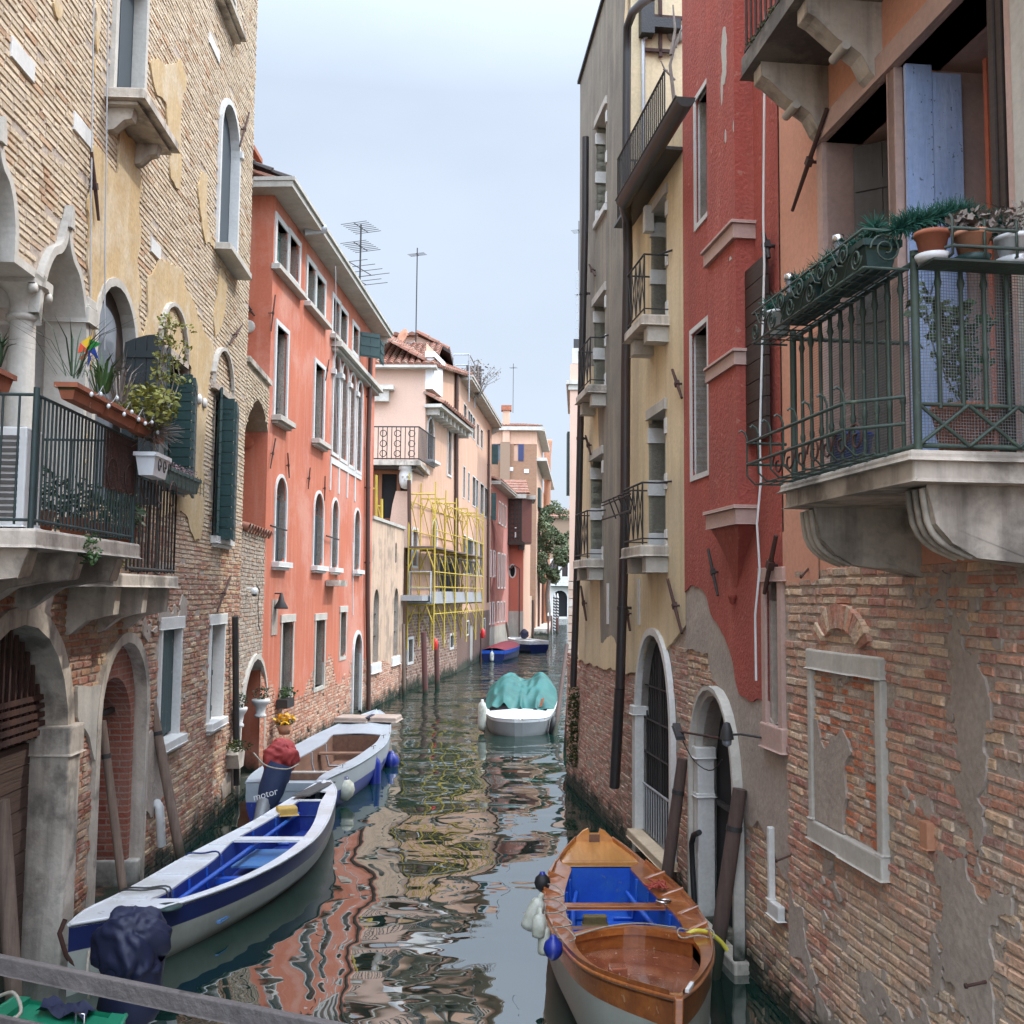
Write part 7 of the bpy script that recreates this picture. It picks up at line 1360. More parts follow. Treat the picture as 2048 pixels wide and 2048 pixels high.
for k in range(1, 14):
    s = s0+(s1-s0)*k/14; top = zt-.12-(abs(s-c)/((s1-s0)/2))**1.8*(s1-s0)*.72; q.tube([F.P(s, z0, -.09), F.P(s, top, -.09)], .012 if k != 7 else .024, 6)
for zq in (.55, 1.05, 1.5, 1.95): q.tube([F.P(s0, z0+zq, -.08), F.P(s1, z0+zq, -.08)], .013, 5)
O('grille', q, M['iron'], wg); q = MB()
for k in range(1, 14): s = s0+(s1-s0)*k/14+.02; q.tube([F.P(s, z0, -.06), F.P(s, z0+.62, -.06)], .012, 5)
q.tube([F.P(s0, z0+.62, -.06), F.P(s1, z0+.62, -.06)], .016, 5); O('lower_grille', q, M['zinc'], wg)
zc = F.zpx(1275, 1428); O('pilaster', MB().box(F, s1-.04, s1+.14, z0-.3, zc-.003, -.07, .06), M['marble'], wg, bevel=.01); O('capital', MB().box(F, s1-.06, s1+.17, zc, zc+.12, -.13, .09), M['marble'], wg, bevel=.012)
O('threshold', MB().box(F, s0-.1, s1+.02, z0-.10, z0-.0, -.3, .16), mat('ochre_threshold', (.66, .52, .36), (.5, .38, .26)), wg, bevel=.012)
# rain pipes and gutter
pipe(F, YH, [b5(690, -30), b5(620, 10), b5(540, 90), b5(500, 200), b5(497, 400), b5(490, 1350)], .062, 'pipe', d=.14); pipe(F, YH, [b5(480, 1440), b5(478, 1540), b5(500, 1640), b5(505, 1900), b6(488, 900), b6(483, 1800), b7(480, 200), b7(445, 1400)], .070, 'pipe', d=.16, d_list=[.4, .32, .18, .16, .16, .16, .16, .16])
pipe(F, YH, [b7(443, 1400), (1229, 1574)], .075, 'pipe', d=.16, brk=False); pipe(F, YH, [b5(190, 1020), b5(187, 1600), b6(160, 900), b6(140, 1900), b7(115, 900), b7(98, 1385)], .060, 'pipe', d=.18)
gA = F.uv(b5(440, 1490), .42); gB = F.uv(b5(895, 770), .42); zg_ = (gA[1]+gB[1])/2
rw = []
for s in (gA[0]+.0, gB[0]):
    rw.append([F.P(s, zg_+.0-.11*math.sin(a)+.04, .36+.11*math.cos(a)) for a in np.linspace(0, math.pi, 9)])
q = MB().grid(rw).add(rw[0], [tuple(range(9))]).add(rw[1], [tuple(range(9))]); q.tube([rw[0][0], rw[1][0]], .012, 5); O('gutter', q, M['gutter'], YH); O('eave_board', MB().box(F, sRY, sYG, zg_+.05, zg_+.09, -.1, .26), M['gutter'], YH)
O('white_bracket', MB().box(F, gA[0]-.25, gA[0]-.12, zg_-.45, zg_-.1, 0, .12), M['marble'], YH)
tr_ = E('terrace_railing', F.P(sYG-1, zg_+.1, .1), 'black iron railing along the roof terrace above the gutter', 'railing'); q = MB(); rail_run(q, F.P(sRY+.05, 0, .22), F.P(sYG-.1, 0, .22), zg_+.12, zg_+1.05, 26, .011); rail_run(q, F.P(sYG-.1, 0, -.3), F.P(sYG-.1, 0, .22), zg_+.12, zg_+1.05, 4, .011); O('railing', q, M['iron'], tr_)
q = MB(); base = tw.P(.75, zGt+.1, .9); br = [[(1350, 215), (1340, 130), (1352, 85), (1366, 55)], [(1350, 160), (1330, 140), (1322, 122)], [(1335, 142), (1326, 138)], [(1352, 95), (1362, 60)], [(1342, 110), (1350, 60), (1346, 10)]]
for i, l in enumerate(br): q.tube([GY(x, y, 13.6) for x, y in l], .030 if i in (0, 4) else .016, 6, .010)
q.tube([GY(1350, 215, 13.6), GY(1352, 330, 13.6)], .035, 6); O('bare_branch', q, M['dry'], None, 'bare pruned branches growing on the roof terrace', 'plant')
s, z = tw.uv(b5(862, 255)); sg = E('wall_grate', tw.P(s, z, 0), 'iron bars and round plate on the terrace wall above the gutter', 'ironwork'); O('plate', MB().lathe(tw.P(s, z, 0), [(0, .05), (.12, .05), (.15, .03), (.15, 0)], 16, ax=(0, -1, 0)), M['stonedirty'], sg); O('bar', MB().box(tw, s-.5, s+.3, z+.2, z+.25, .03, .07).box(tw, s-.28, s-.23, z-.4, z+.9, .03, .07).box(tw, s-.5, s-.05, z-.33, z-.28, .03, .07), M['rust'], sg)
s, z = tw.uv(b5(612, 600)); O('white_conduit', MB().tube([tw.P(s, zGt+.3, .05), tw.P(s, tw.zpx(*b5(612, 310)), .05), tw.P(s+.35, tw.zpx(*b5(740, 165)), .05)], .03, 8), M['zinc'], YH)
s, z = tw.uv(b5(630, 80)); O('dark_flue', MB().box(tw, s-.1, s+.1, z-.45, z+1.5, .02, .2).box(tw, s+.1, s+.5, z-.35, z-.2, .02, .2), M['iron'], YH)
for p, q_ in ((b6(835, 890), b6(905, 1100)), (b7(800, 590), b7(905, 990)), (b7(480, 720), b7(520, 970)), (b7(155, 640), b7(195, 895)), (b6(190, 1380), b6(228, 1520)), (b6(218, 110), b6(260, 190))): anchor(F, YH, p, q_, .024, .06)
for p in (b7(360, 770), b7(590, 755)): s, z = F.uv(p); O('white_marker', MB().box(F, s-.06, s+.06, z-.32, z+.32, .0, .02), M['marble'], YH)
body(F, YH, sRY+.02, sYG, zGt-.05, 6, 'cream', d0=-.6); body(F, YH, sYG+.02, sEU-.3, zHi-.5, 6, 'greyplaster', d0=-.6)
q = MB()
for k in range(9): s, z = F.uv((1150-k*.5, 1385+k*17), .05); leaves(q, F.P(s, z, .03), (.16, .10, .14), 150, .03, .5, seed=k)
O('ivy', q, M['moss'], None, 'dark moss and weeds hanging down the brick base at the far pipe', 'plant')
pipe(F, RH2, [b8(1335, 580), b8(1295, 600), b8(1280, 660), b8(1290, 900), b8(1300, 1080)], .03, 'black', d=.08, name='hose_pipe', brk=False)
post('mooring_post', G(1322, 1840), GY(*b8(1218, 60), G(1322, 1840).y), .066, 'postdark', 'brown timber post between the grille door and the pointed white door', 'mooring posts', bandr=True)
pb_ = G(1426, 1955); post('mooring_post', pb_, GY(*b8(1620, 275), pb_.y), .072, 'postdark', 'thick brown timber post in front of the pointed white door', 'mooring posts', bandr=True)
pq = G(*c6(120, 1930)); 
post('mooring_post', G(1134, 1500), GY(1146, 1330, G(1134, 1500).y+.2), .09, 'redpole', 'dark reddish pole at the far corner of the yellow house', 'mooring posts'); post('mooring_post', G(1110, 1470), GY(1134, 1290, G(1110, 1470).y+3), .06, 'postdark', 'leaning dark pole between the white boat and the yellow house', 'mooring posts')
# ---------------- main balcony of the near house
bD = .86; zS = (F.zpx(1828, 901, bD)+F.zpx(1569, 968, bD))/2; sN = F.spx(1828, 901, bD); sFa = F.spx(1569, 968, bD)
MBc = E('stone_balcony', F.P((sN+sFa)/2, zS-.2), 'big stone balcony with green iron railings, netting and flower pots on the right', 'balcony')
slb = []; ns = 26
q = MB(); q.box(F, sN, sFa, zS-.16, zS-.03, -.01, bD); q.box(F, sN-.02, sFa+.02, zS-.055, zS, -.01, bD+.03); O('slab', q, M['stonedirty'], MBc, bevel=.02)
prf = [(-.02, zS-.60), (.15, zS-.56), (.46, zS-.52), (.60, zS-.46), (.69, zS-.36), (.72, zS-.165), (-.02, zS-.165)]
def cons(sc, w):
    o = console(F, sc, w, prf, 'stonedirty', MBc); Fp = Fac((F.P(sc, 0, 0).x, F.P(sc, 0, 0).y), (F.P(sc, 0, 1).x, F.P(sc, 0, 1).y), (F.D.x, F.D.y))
    q2 = MB(); pa = [(.46, zS-.52), (.60, zS-.46), (.69, zS-.36), (.72, zS-.17)]
    for off in (-w*.3, 0, w*.3): q2.tube([Fp.P(a_+.008, z-.006, off) for a_, z in crm([(x, y, 0) for x, y in pa], 8) and [(v.x, v.y) for v in crm([(x, y, 0) for x, y in pa], 8)]], .018, 6)
    O('fluting', q2, M['stonedirty'], o)
cons(F.spx(1800, 970, .8)-.02, .24); cons(F.spx(1580, 1020, .8)-.1, .24)
zR0 = zS+.97; eN, eF, eD = sN+.05, sFa-.05, bD-.05
q = MB(); 
def baluster(p, z0, z1):
    q.lathe((p.x, p.y, 0), [(.012, z0), (.012, z0+.25), (.017, z0+.265), (.017, z0+.285), (.012, z0+.30), (.012, z1-.13), (.021, z1-.10), (.014, z1-.07), (.013, z1)], 8)
for k in range(1, 11): baluster(F.P(eN+(eF-eN)*k/11, 0, eD), zS+.01, zR0)
for k in range(1, 7): baluster(F.P(eN, 0, eD*(1-k/6.5)), zS+.22, zR0)
for p in (F.P(eN, 0, eD), F.P(eF, 0, eD)): q.tube([(p.x, p.y, zS), (p.x, p.y, zR0+.06)], .022, 8)
for z in (zR0, zS+.03): q.tube([F.P(eN, z, 0), F.P(eN, z, eD), F.P(eF, z, eD), F.P(eF, z, 0)], .015, 6)
q.tube([F.P(eN, zS+.24, 0), F.P(eN, zS+.24, eD)], .011, 6)
for k in range(3): a_, b_ = eD*(1-k/3), eD*(1-(k+1)/3); q.tube([F.P(eN-.01, zS+.03, a_), F.P(eN-.01, zS+.24, b_)], .010, 6); q.tube([F.P(eN-.01, zS+.24, a_), F.P(eN-.01, zS+.03, b_)], .010, 6)
O('railing', q, M['greeniron'], MBc)
q = MB(); nr = [(F.P(eN+.03, 0, 0), F.P(eN+.03, 0, eD-.03)), (F.P(eN+.03, 0, eD-.03), F.P(eF-.03, 0, eD-.03))]
for a_, b_ in nr:
    L_ = (b_-a_).length; m_ = 8
    for i in range(m_):
        p, r_ = a_.lerp(b_, i/m_), a_.lerp(b_, (i+1)/m_); w1_ = .012*math.sin(i*2.1); w2_ = .012*math.sin((i+1)*2.1); n_ = Vector((-(b_-a_).y, (b_-a_).x, 0)).normalized()
        q.add([p+n_*w1_+Vector((0, 0, zS+.03)), r_+n_*w2_+Vector((0, 0, zS+.03)), r_+n_*w2_+Vector((0, 0, zR0-.03)), p+n_*w1_+Vector((0, 0, zR0-.03))], [(0, 1, 2, 3)], [[(L_*i/m_, 0), (L_*(i+1)/m_, 0), (L_*(i+1)/m_, .9), (L_*i/m_, .9)]])
O('netting', q, M['net'], MBc)
def spiral(mb, c, u, v, r, turns=1.6, n=26, w=.006, ph=0): mb.tube([c+(u*math.cos(ph+turns*2*math.pi*t)+v*math.sin(ph+turns*2*math.pi*t))*r*(1-t*.8) for t in np.linspace(0, 1, n)], w, 5, cap=False)
# upper basket with green troughs
Dv = Vector((F.D.x, F.D.y, 0)); Nv = Vector((F.N.x, F.N.y, 0)); Zv = Vector((0, 0, 1)); zb4 = zR0-.03; zt4 = zR0+.17; o_, i_ = eD+.26, eD+.02; a4, b4s = eN+.02, eF+.05
ub = E('flower_basket_rack', F.P((a4+b4s)/2, zb4, o_), 'scrolled green iron rack carrying troughs along the top of the right balcony railing', 'rack'); q = MB()
for z in (zb4, zt4): q.tube([F.P(a4, z, i_), F.P(a4, z, o_), F.P(b4s, z, o_), F.P(b4s, z, i_)], .008, 6)
for k in range(14): s = a4+(b4s-a4)*k/13; q.tube([F.P(s, zb4, i_), F.P(s, zb4, o_)], .005, 4)
for d_ in (i_+.06, i_+.12, i_+.18): q.tube([F.P(a4, zb4, d_), F.P(b4s, zb4, d_)], .005, 4)
O('frame', q, M['greeniron'], ub); q = MB(); n_ = 11
for k in range(n_):
    c = F.P(a4+(b4s-a4)*(k+.5)/n_, (zb4+zt4)/2+(.035 if k % 2 else -.035), o_+.006); spiral(q, c, Dv*(1 if k % 2 else -1), Zv*(1 if k % 2 else -1), .062, 1.7)
    if k < n_-1: c2_ = F.P(a4+(b4s-a4)*(k+1)/n_, (zb4+zt4)/2, o_+.006); q.tube([c+Zv*(-.06 if k % 2 else .06), c2_, c+Dv*((b4s-a4)/n_)+Zv*(.06 if k % 2 else -.06)*-1*-1], .005, 4, cap=False)
spiral(q, F.P(a4-.004, (zb4+zt4)/2, (i_+o_)/2), Nv, Zv, .085, 1.8); O('scroll', q, M['greeniron'], ub)
ly = (b4s-a4)/3
for k, lab in enumerate(('dark green trough nearest the corner of the right balcony', 'middle dark green trough of the right balcony rack', 'farthest dark green trough of the right balcony rack')):
    if k < 2: planter(F, a4+.03+k*ly*1.15, a4+ly*1.1+k*ly*1.15, zb4+.012, i_+.03, o_-.02, .15, 'gshut', lab, 'troughs on the right balcony')
s = b4s-.17; o = O('flower_pot', MB().lathe(F.P(s, zb4+.012, (i_+o_)/2), [(0, 0), (.055, 0), (.085, .14), (.092, .14), (.092, .16), (.08, .16), (.07, .13)], 18), M['whiteplastic'], None, 'small white pot at the far end of the rack on the right balcony', 'flower pot')
def garland(pts, label, r=.06, dens=16):
    q = MB(); rs = random.Random(int(len(pts)*7+r*100)); P = crm(pts, 60); st = MB().tube(P, .006, 5)
    for p in P:
        for _ in range(dens):
            d = Vector((rs.gauss(0, 1), rs.gauss(0, 1), rs.gauss(.25, 1))).normalized(); l = r*rs.uniform(.5, 1.25); b_ = p+d*l*.2; t_ = d.cross(Vector((rs.gauss(0, 1), rs.gauss(0, 1), rs.gauss(0, 1)))).normalized()*.0035; q.add([b_-t_, b_+t_, p+d*l+t_*.3, p+d*l-t_*.3], [(0, 1, 2, 3)])
    o = O('garland', st, M['garland'], None, label, 'garland'); O('needles', q, M['garland'], o)
zg = zt4+.03; gp = []
for k in range(10): gp.append(F.P(a4+.05+(b4s-a4-.05)*k/9, zg+.035*math.sin(k*2.3), (i_+o_)/2+.03*math.cos(k*3)))
garland(gp, 'blue green artificial pine garland along the troughs of the right balcony', .085, 44)
garland([F.P(eN+.0, zt4+.0, eD+.1), F.P(eN-.02, zt4+.05, eD-.05), F.P(eN, zt4+.10, eD-.25), F.P(eN, zt4+.05, eD-.38), F.P(eN, zt4+.02, eD-.55)], 'blue green artificial pine garland behind the orange pots', .085, 50)
for s, lab in ((a4+.42, 'nearer steel solar lamp standing in the balcony trough'), (a4+1.12, 'farther steel solar lamp standing in the balcony trough')):
    c = F.P(s, zt4-.02, o_-.06); l = E('solar_lamp', c, lab, 'lamp', 'solar lamps in the balcony troughs'); O('stake', MB().tube([c-Zv*.08, c+Zv*.03], .006, 6), M['steel'], l); O('glass', MB().lathe(c, [(.014, .02), (.024, .10)], 14), M['glassgrey'], l); O('cap', MB().lathe(c, [(0, .135), (.033, .135), (.034, .10), (.02, .095)], 16), M['steel'], l)
# side rack with round pots
sr = E('pot_rack', F.P(eN-.12, zb4+.02, .5), 'green iron rack with round pots on the near side of the right balcony', 'rack'); q = MB(); sO, sI = eN-.19, eN-.02
for z in (zb4+.06, zb4+.15): q.tube([F.P(sI, z, eD+.02), F.P(sO, z, eD-.10), F.P(sO, z, 0)], .009, 6)
for k in range(6): d_ = eD-.1-k*.17; q.tube([F.P(sI, zb4+.0, d_), F.P(sO, zb4+.02, d_), F.P(sO, zb4+.2, d_), F.P(sO+.02, zb4+.225, d_), F.P(sO+.035, zb4+.21, d_)], .008, 5)
q.box(F, sO, sI, zb4-.015, zb4-.003, 0, eD); O('frame', q, M['greeniron'], sr)
def rpot(d_, m_, r, h, lab, sm_='whiteboat'):
    c = F.P((sO+sI)/2, zb4, d_); o = E('flower_pot', c, lab, 'flower pot', 'round pots on the right balcony'); O('pot', MB().lathe(c+Zv*.02, [(0, 0), (r*.68, 0), (r*.95, h*.82), (r*1.04, h*.82), (r*1.06, h), (r*.95, h), (r*.85, h*.8)], 24), M[m_], o); O('saucer', MB().lathe(c, [(0, 0), (r*.85, 0), (r*1.02, .035), (r*.97, .035), (r*.8, .012)], 24), M[sm_], o); return c
dA_ = lambda x: (F.D.x, 0)
def d_at(x):   # outward distance seen at pixel x on the side rack
    lo, hi = -.5, 1.4
    for _ in range(30):
        m_ = (lo+hi)/2; p = F.P((sO+sI)/2, zb4, m_); px_ = 1024+FPX*p.x/p.y
        if px_ > x: lo = m_
        else: hi = m_
    return lo
p1 = rpot(d_at(1880), 'terra', .083, .13, 'bright terracotta pot nearest the corner post of the right balcony'); p2 = rpot(d_at(1962), 'terrapale', .088, .14, 'pale terracotta pot second from the corner post', 'gshut'); p3 = rpot(d_at(2050), 'whiteplastic', .095, .13, 'white pot cut by the right edge of the picture')
q = MB(); leaves(q, p2+Zv*.21, (.12, .10, .07), 160, .025, .7, seed=300); plant('succulent', q, 'dry', 'brown rosette succulents in the pale terracotta pot'); q = MB(); leaves(q, p3+Zv*.22, (.16, .10, .10), 200, .03, .3, seed=301); blades(q, p3+Zv*.15, 12, .25, .15, .006, 4); plant('dry_plant', q, 'dry', 'dry olive brown plant in the white pot at the right edge')
# things behind the netting
q = MB(); st = MB(); c = F.P(eN+.28, zS, eD-.42); rs = random.Random(9)
for k in range(7):
    t_ = c+Vector((rs.uniform(-.2, .2), rs.uniform(-.15, .15), rs.uniform(.5, .88))); st.tube([c+Zv*.25, c.lerp(t_, .6)+Vector((rs.uniform(-.04, .04), 0, .08)), t_], .005, 4); leaves(q, t_, (.12, .1, .12), 26, .035, .75, seed=k+400)
    leaves(q, c.lerp(t_, .7), (.1, .1, .12), 12, .03, .75, seed=k+440)
o = plant('rose_plant', st, 'leafdark', 'leafy climbing plant behind the netting of the right balcony', parts=(('foliage', q, 'leaf'),)); O('pot', MB().lathe(c, [(0, 0), (.12, 0), (.165, .25), (.175, .25), (.175, .29), (.15, .29)], 24), M['terra'], o)
c = F.P(eF-.35, zS, eD-.22); bk = O('bucket', MB().lathe(c, [(0, 0), (.10, 0), (.135, .26), (.145, .26), (.145, .28), (.12, .28)], 24), M['bucket'], None, 'blue plastic bucket behind the far bars of the right balcony', 'bucket')
# lower hanging rack
z5a = zS+.0; lb_ = E('hanging_rack', F.P(eF-.3, z5a, eD+.2), 'empty green iron flower rack hanging low outside the right balcony', 'rack'); q = MB(); a5, b5s, o5, i5 = sN+.12, F.spx(1494, 850, eD+.30), eD+.30, eD+.03
for z in (.13, .27): q.tube([F.P(a5, z5a+z+.02, i5), F.P(a5+.12, z5a+z, o5), F.P(b5s, z5a+z, o5), F.P(b5s, z5a+z, i5)], .010, 6)
for d_ in (i5+.02, i5+.08, i5+.14, i5+.2): q.tube([F.P(a5+.05, z5a+.0, d_), F.P(b5s, z5a+.0, d_)], .005, 4)
for k in range(8):
    s = a5+.12+(b5s-a5-.12)*k/7; q.tube([F.P(s, z5a, i5), F.P(s, z5a+.0, o5-.05), F.P(s, z5a+.05, o5), F.P(s, z5a+.30, o5), F.P(s, z5a+.34, o5+.015), F.P(s, z5a+.355, o5+.04), F.P(s, z5a+.34, o5+.055)], .007, 5)
O('frame', q, M['greeniron'], lb_); q = MB()
for k in range(7): spiral(q, F.P(a5+.2+(b5s-a5-.3)*k/7, z5a+.10, o5-.10), Dv, Zv, .09, 1.3, w=.007)
O('scroll', q, M['rust'], lb_)
# ---------------- upper balcony
dU = .62; zU = F.zpx(1482, 160, dU); sUf = F.spx(1482, 160, dU); sUn = F.spx(1850, 0, 0)-1.5
UB = E('upper_balcony', F.P((sUn+sUf)/2, zU), 'dark weathered stone balcony seen from below at the top right', 'balcony'); O('slab', MB().box(F, sUn, sUf, zU, zU+.18, -.01, dU), M['crust'], UB, bevel=.012)
for sc_ in (sUf-.22, sUf-1.12):
    Fp = Fac((F.P(sc_, 0, 0).x, F.P(sc_, 0, 0).y), (F.P(sc_, 0, 1).x, F.P(sc_, 0, 1).y), (F.D.x, F.D.y)); pr2 = [(-.02, zU-.60), (.03, zU-.585), (.10, zU-.52), (.16, zU-.40), (.25, zU-.34), (.33, zU-.29), (.50, zU-.15), (.56, zU-.12), (.56, zU-.002), (-.02, zU-.002)]
    o = O('bracket', MB().prism(Fp, pr2, -.09, .09), M['stonedirty'], UB, bevel=.012); O('bracket_roll', MB().tube([Fp.P(.28, zU-.345, -.11), Fp.P(.28, zU-.345, .11)], .035, 12), M['stone'], o)
q = MB(); rail_run(q, F.P(sUn, 0, dU-.04), F.P(sUf-.03, 0, dU-.04), zU+.22, zU+1.25, 30, .012); q.box(F, sUn, sUf-.02, zU+.22, zU+.25, dU-.06, dU-.02); O('railing', q, M['rust'], UB)
q = MB()
for k in range(5): leaves(q, F.P(sUf-.25-k*.22, zU+.19, dU-.01), (.05, .09, .03), 90, .012, .5, seed=500+k)
plant('moss_clump', q, 'moss', 'small mossy clump along the edge of the upper right balcony')
# ================================================================ boats
def lerp_rows(rows, n):
    K = len(rows); out = []
    for c in zip(*rows): out.append(c)
    t = np.linspace(0, K-1, n); res = []
    for tt in t:
        i = min(int(tt), K-2); f = tt-i; a, b, c, d = rows[max(i-1, 0)], rows[i], rows[i+1], rows[min(i+2, K-1)]
        res.append([.5*((2*b[k])+(c[k]-a[k])*f+(2*a[k]-5*b[k]+4*c[k]-d[k])*f*f+(3*b[k]-a[k]-3*c[k]+d[k])*f**3) for k in range(len(b))])
    return res
class Boat:
    """rows: (y_px, LO, LI, RI, RO, z) from one end to the other; the gunwale is measured on its own height"""
    def __init__(b, rows, zf_, n=36, world=False, zb=-.14, flare=.80):
        b.zb = zb; b.fl = flare; b.n = n; st = []
        for r in rows:
            if world: y, lo, li, ri, ro, z = r; st.append([lo[0], lo[1], li[0], li[1], ri[0], ri[1], ro[0], ro[1], z])
            else:
                y, lo, li, ri, ro, z = r; q = []
                for x in (lo, li, ri, ro): p = G(*zf_(x, y), z); q += [p.x, p.y]
                st.append(q+[z])
        b.S = lerp_rows(st, n)
        b.LO = [Vector((s[0], s[1], s[8])) for s in b.S]; b.LI = [Vector((s[2], s[3], s[8])) for s in b.S]; b.RI = [Vector((s[4], s[5], s[8])) for s in b.S]; b.RO = [Vector((s[6], s[7], s[8])) for s in b.S]
    def at(b, t, which):
        L = getattr(b, which); f = t*(b.n-1); i = min(int(f), b.n-2); return L[i].lerp(L[i+1], f-i)
    def sec(b, i, side, k, fz):
        L, Rr = b.LO[i], b.RO[i]; c = (L+Rr)/2; p = L if side < 0 else Rr; z = b.zb+(p.z-b.zb)*fz; q = c+(p-c)*k; q.z = z; return q
    def shell(b, par, top, low, band=.62, nm='hull'):
        pr = [(1, 1), (1.0, band+.12), (.985, band)]; pl = [(.985, band), (.95, .42), (b.fl, .16), (b.fl*.6, .0)]
        A, B = MB(), MB()
        for sd in (-1, 1):
            A.grid([[b.sec(i, sd, k, f) for k, f in pr] for i in range(b.n)]); B.grid([[b.sec(i, sd, k, f) for k, f in pl] for i in range(b.n)])
        for i in (0, b.n-1):
            A.add([b.sec(i, -1, k, f) for k, f in pr]+[b.sec(i, 1, k, f) for k, f in pr[::-1]], [tuple(range(6))]); B.add([b.sec(i, -1, k, f) for k, f in pl]+[b.sec(i, 1, k, f) for k, f in pl[::-1]], [tuple(range(8))])
        h = O(nm, B, M[low], par); O('sheer_strake', A, M[top], par); return h
    def caps(b, par, m, i0=0, i1=None, name='side_deck', up=.012):
        i1 = b.n if i1 is None else i1; q = MB(); U = Vector((0, 0, up)); D = Vector((0, 0, -.03))
        for a_, c_ in ((b.LO, b.LI), (b.RI, b.RO)): q.grid([[a_[i]+D, a_[i]+U, c_[i]+U, c_[i]+D] for i in range(i0, i1)], sm=False)
        O(name, q, M[m], par); r = MB()
        for L in (b.LO, b.RO): r.tube([L[i]+Vector((0, 0, .004)) for i in range(i0, i1)], .018, 6)
        return r
    def well(b, par, m, i0, i1, zfl, ends=True, tuck=.86, name='inside'):
        q = MB()
        for a_ in (b.LI, b.RI): q.grid([[a_[i]+Vector((0, 0, -.01)), (a_[i]-(b.LI[i]+b.RI[i])/2)*.98+(b.LI[i]+b.RI[i])/2+Vector((0, 0, -(a_[i].z-zfl)*.5)), Vector((*(((a_[i]-(b.LI[i]+b.RI[i])/2)*tuck+(b.LI[i]+b.RI[i])/2).xy), zfl))] for i in range(i0, i1)])
        q.grid([[Vector((*(((a_-(b.LI[i]+b.RI[i])/2)*tuck+(b.LI[i]+b.RI[i])/2).xy), zfl)) for a_ in (b.LI[i], b.RI[i])] for i in range(i0, i1)])
        if ends:
            for i in (i0, i1-1): q.add([b.LI[i], b.RI[i], Vector((b.RI[i].x, b.RI[i].y, zfl)), Vector((b.LI[i].x, b.LI[i].y, zfl))], [(0, 1, 2, 3)])
        return O(name, q, M[m], par)
    def deck(b, par, m, i0, i1, dz=.0, name='deck', inner=True, crown=.0, th=.02):
        a_, c_ = (b.LI, b.RI) if inner else (b.LO, b.RO); q = MB(); rows = []
        for i in range(i0, i1): rows.append([a_[i].lerp(c_[i], k/6)+Vector((0, 0, dz+crown*math.sin(math.pi*k/6))) for k in range(7)])
        q.grid(rows); q.grid([[p-Vector((0, 0, th)) for p in r] for r in rows]); q.grid([rows[0], [p-Vector((0, 0, th)) for p in rows[0]]], sm=False); q.grid([rows[-1], [p-Vector((0, 0, th)) for p in rows[-1]]], sm=False); return O(name, q, M[m], par)
    def thwart(b, par, m, t, w, dz=-.03, th=.03, name='thwart', ext=0.0):
        p, r = b.at(t, 'LI'), b.at(t, 'RI'); u = (r-p).normalized(); p, r = p-u*ext, r+u*ext; c = (p+r)/2+Vector((0, 0, dz)); v = Vector((-u.y, u.x, 0)); return O(name, MB().obox(c, (r-p)/2, v*w/2, Vector((0, 0, th/2))), M[m], par, bevel=.006)
    def frames(b, par, m, ts, zfl, name='rib', r=.018):
        for t in ts:
            for sd, w in ((1, 'LI'), (1, 'RI')):
                p = b.at(t, w); c = (b.at(t, 'LI')+b.at(t, 'RI'))/2; a = p+(c-p)*.02+Vector((0, 0, -.02)); e = c+(p-c)*.84; e.z = zfl+.01; m_ = p+(c-p)*.04; m_.z = (p.z+zfl)/2; O(name, MB().tube([a, m_, e, c+(p-c)*.3+Vector((0, 0, zfl+.012-c.z))], r, 5), M[m], par)
def blob(c, rad, seed=0, amp=.25, n=64, m=40, sq=1.0, rot=0, fold=.06, bot=None):
    """cloth cover pulled over something: noisy rounded body with gathered folds"""
    q = MB(); c = Vector(c); rows = []
    for i in range(m+1):
        th = math.pi*i/m; row = []
        for k in range(n):
            ph = 2*math.pi*k/n; x, y, z = math.sin(th)*math.cos(ph), math.sin(th)*math.sin(ph), math.cos(th)
            f = 1+amp*(float(fbm(np.array([x*1.7+seed+3]), np.array([y*1.7+z*1.3+9]), seed, 3)[0])-.5)*2
            g_ = fold*math.sin(ph*9+3*math.sin(z*4+seed))*max(0, .3-z)
            f -= .24*abs(float(fbm(np.array([x*2.3+y*1.1+seed]), np.array([z*2.1-y*1.3+4]), seed+9, 2)[0])-.5)+.12*abs(float(fbm(np.array([x*6+seed]), np.array([z*3+y*5]), seed+5, 2)[0])-.5)
            x, y, z = [math.copysign(abs(v)**sq, v) for v in (x, y, z)]
            X, Y, Z = x*rad[0]*(f+g_), y*rad[1]*(f+g_), z*rad[2]*f; ca, sa_ = math.cos(rot), math.sin(rot)
            row.append(c+Vector((X*ca-Y*sa_, X*sa_+Y*ca, Z)))
        rows.append(row)
    q.grid(rows, close=True); return q
def rope(pts, r=.009, n=20): return MB().tube(crm(pts, n), r, 6)
def textmesh(txt, size, loc, rotm, m, par, name, ext=.002):
    cu = bpy.data.curves.new(name, 'FONT'); cu.body = txt; cu.size = size; cu.extrude = ext; cu.align_x = 'CENTER'; ob = bpy.data.objects.new(name, cu); C.objects.link(ob); bpy.context.view_layer.update()
    dg_ = bpy.context.evaluated_depsgraph_get(); me = bpy.data.meshes.new_from_object(ob.evaluated_get(dg_)); bpy.data.objects.remove(ob); q = MB(); M4 = Matrix.Translation(loc) @ rotm
    q.add([M4 @ v.co for v in me.vertices], [tuple(p.vertices) for p in me.polygons]); bpy.data.meshes.remove(me); return O(name, q, M[m], par)

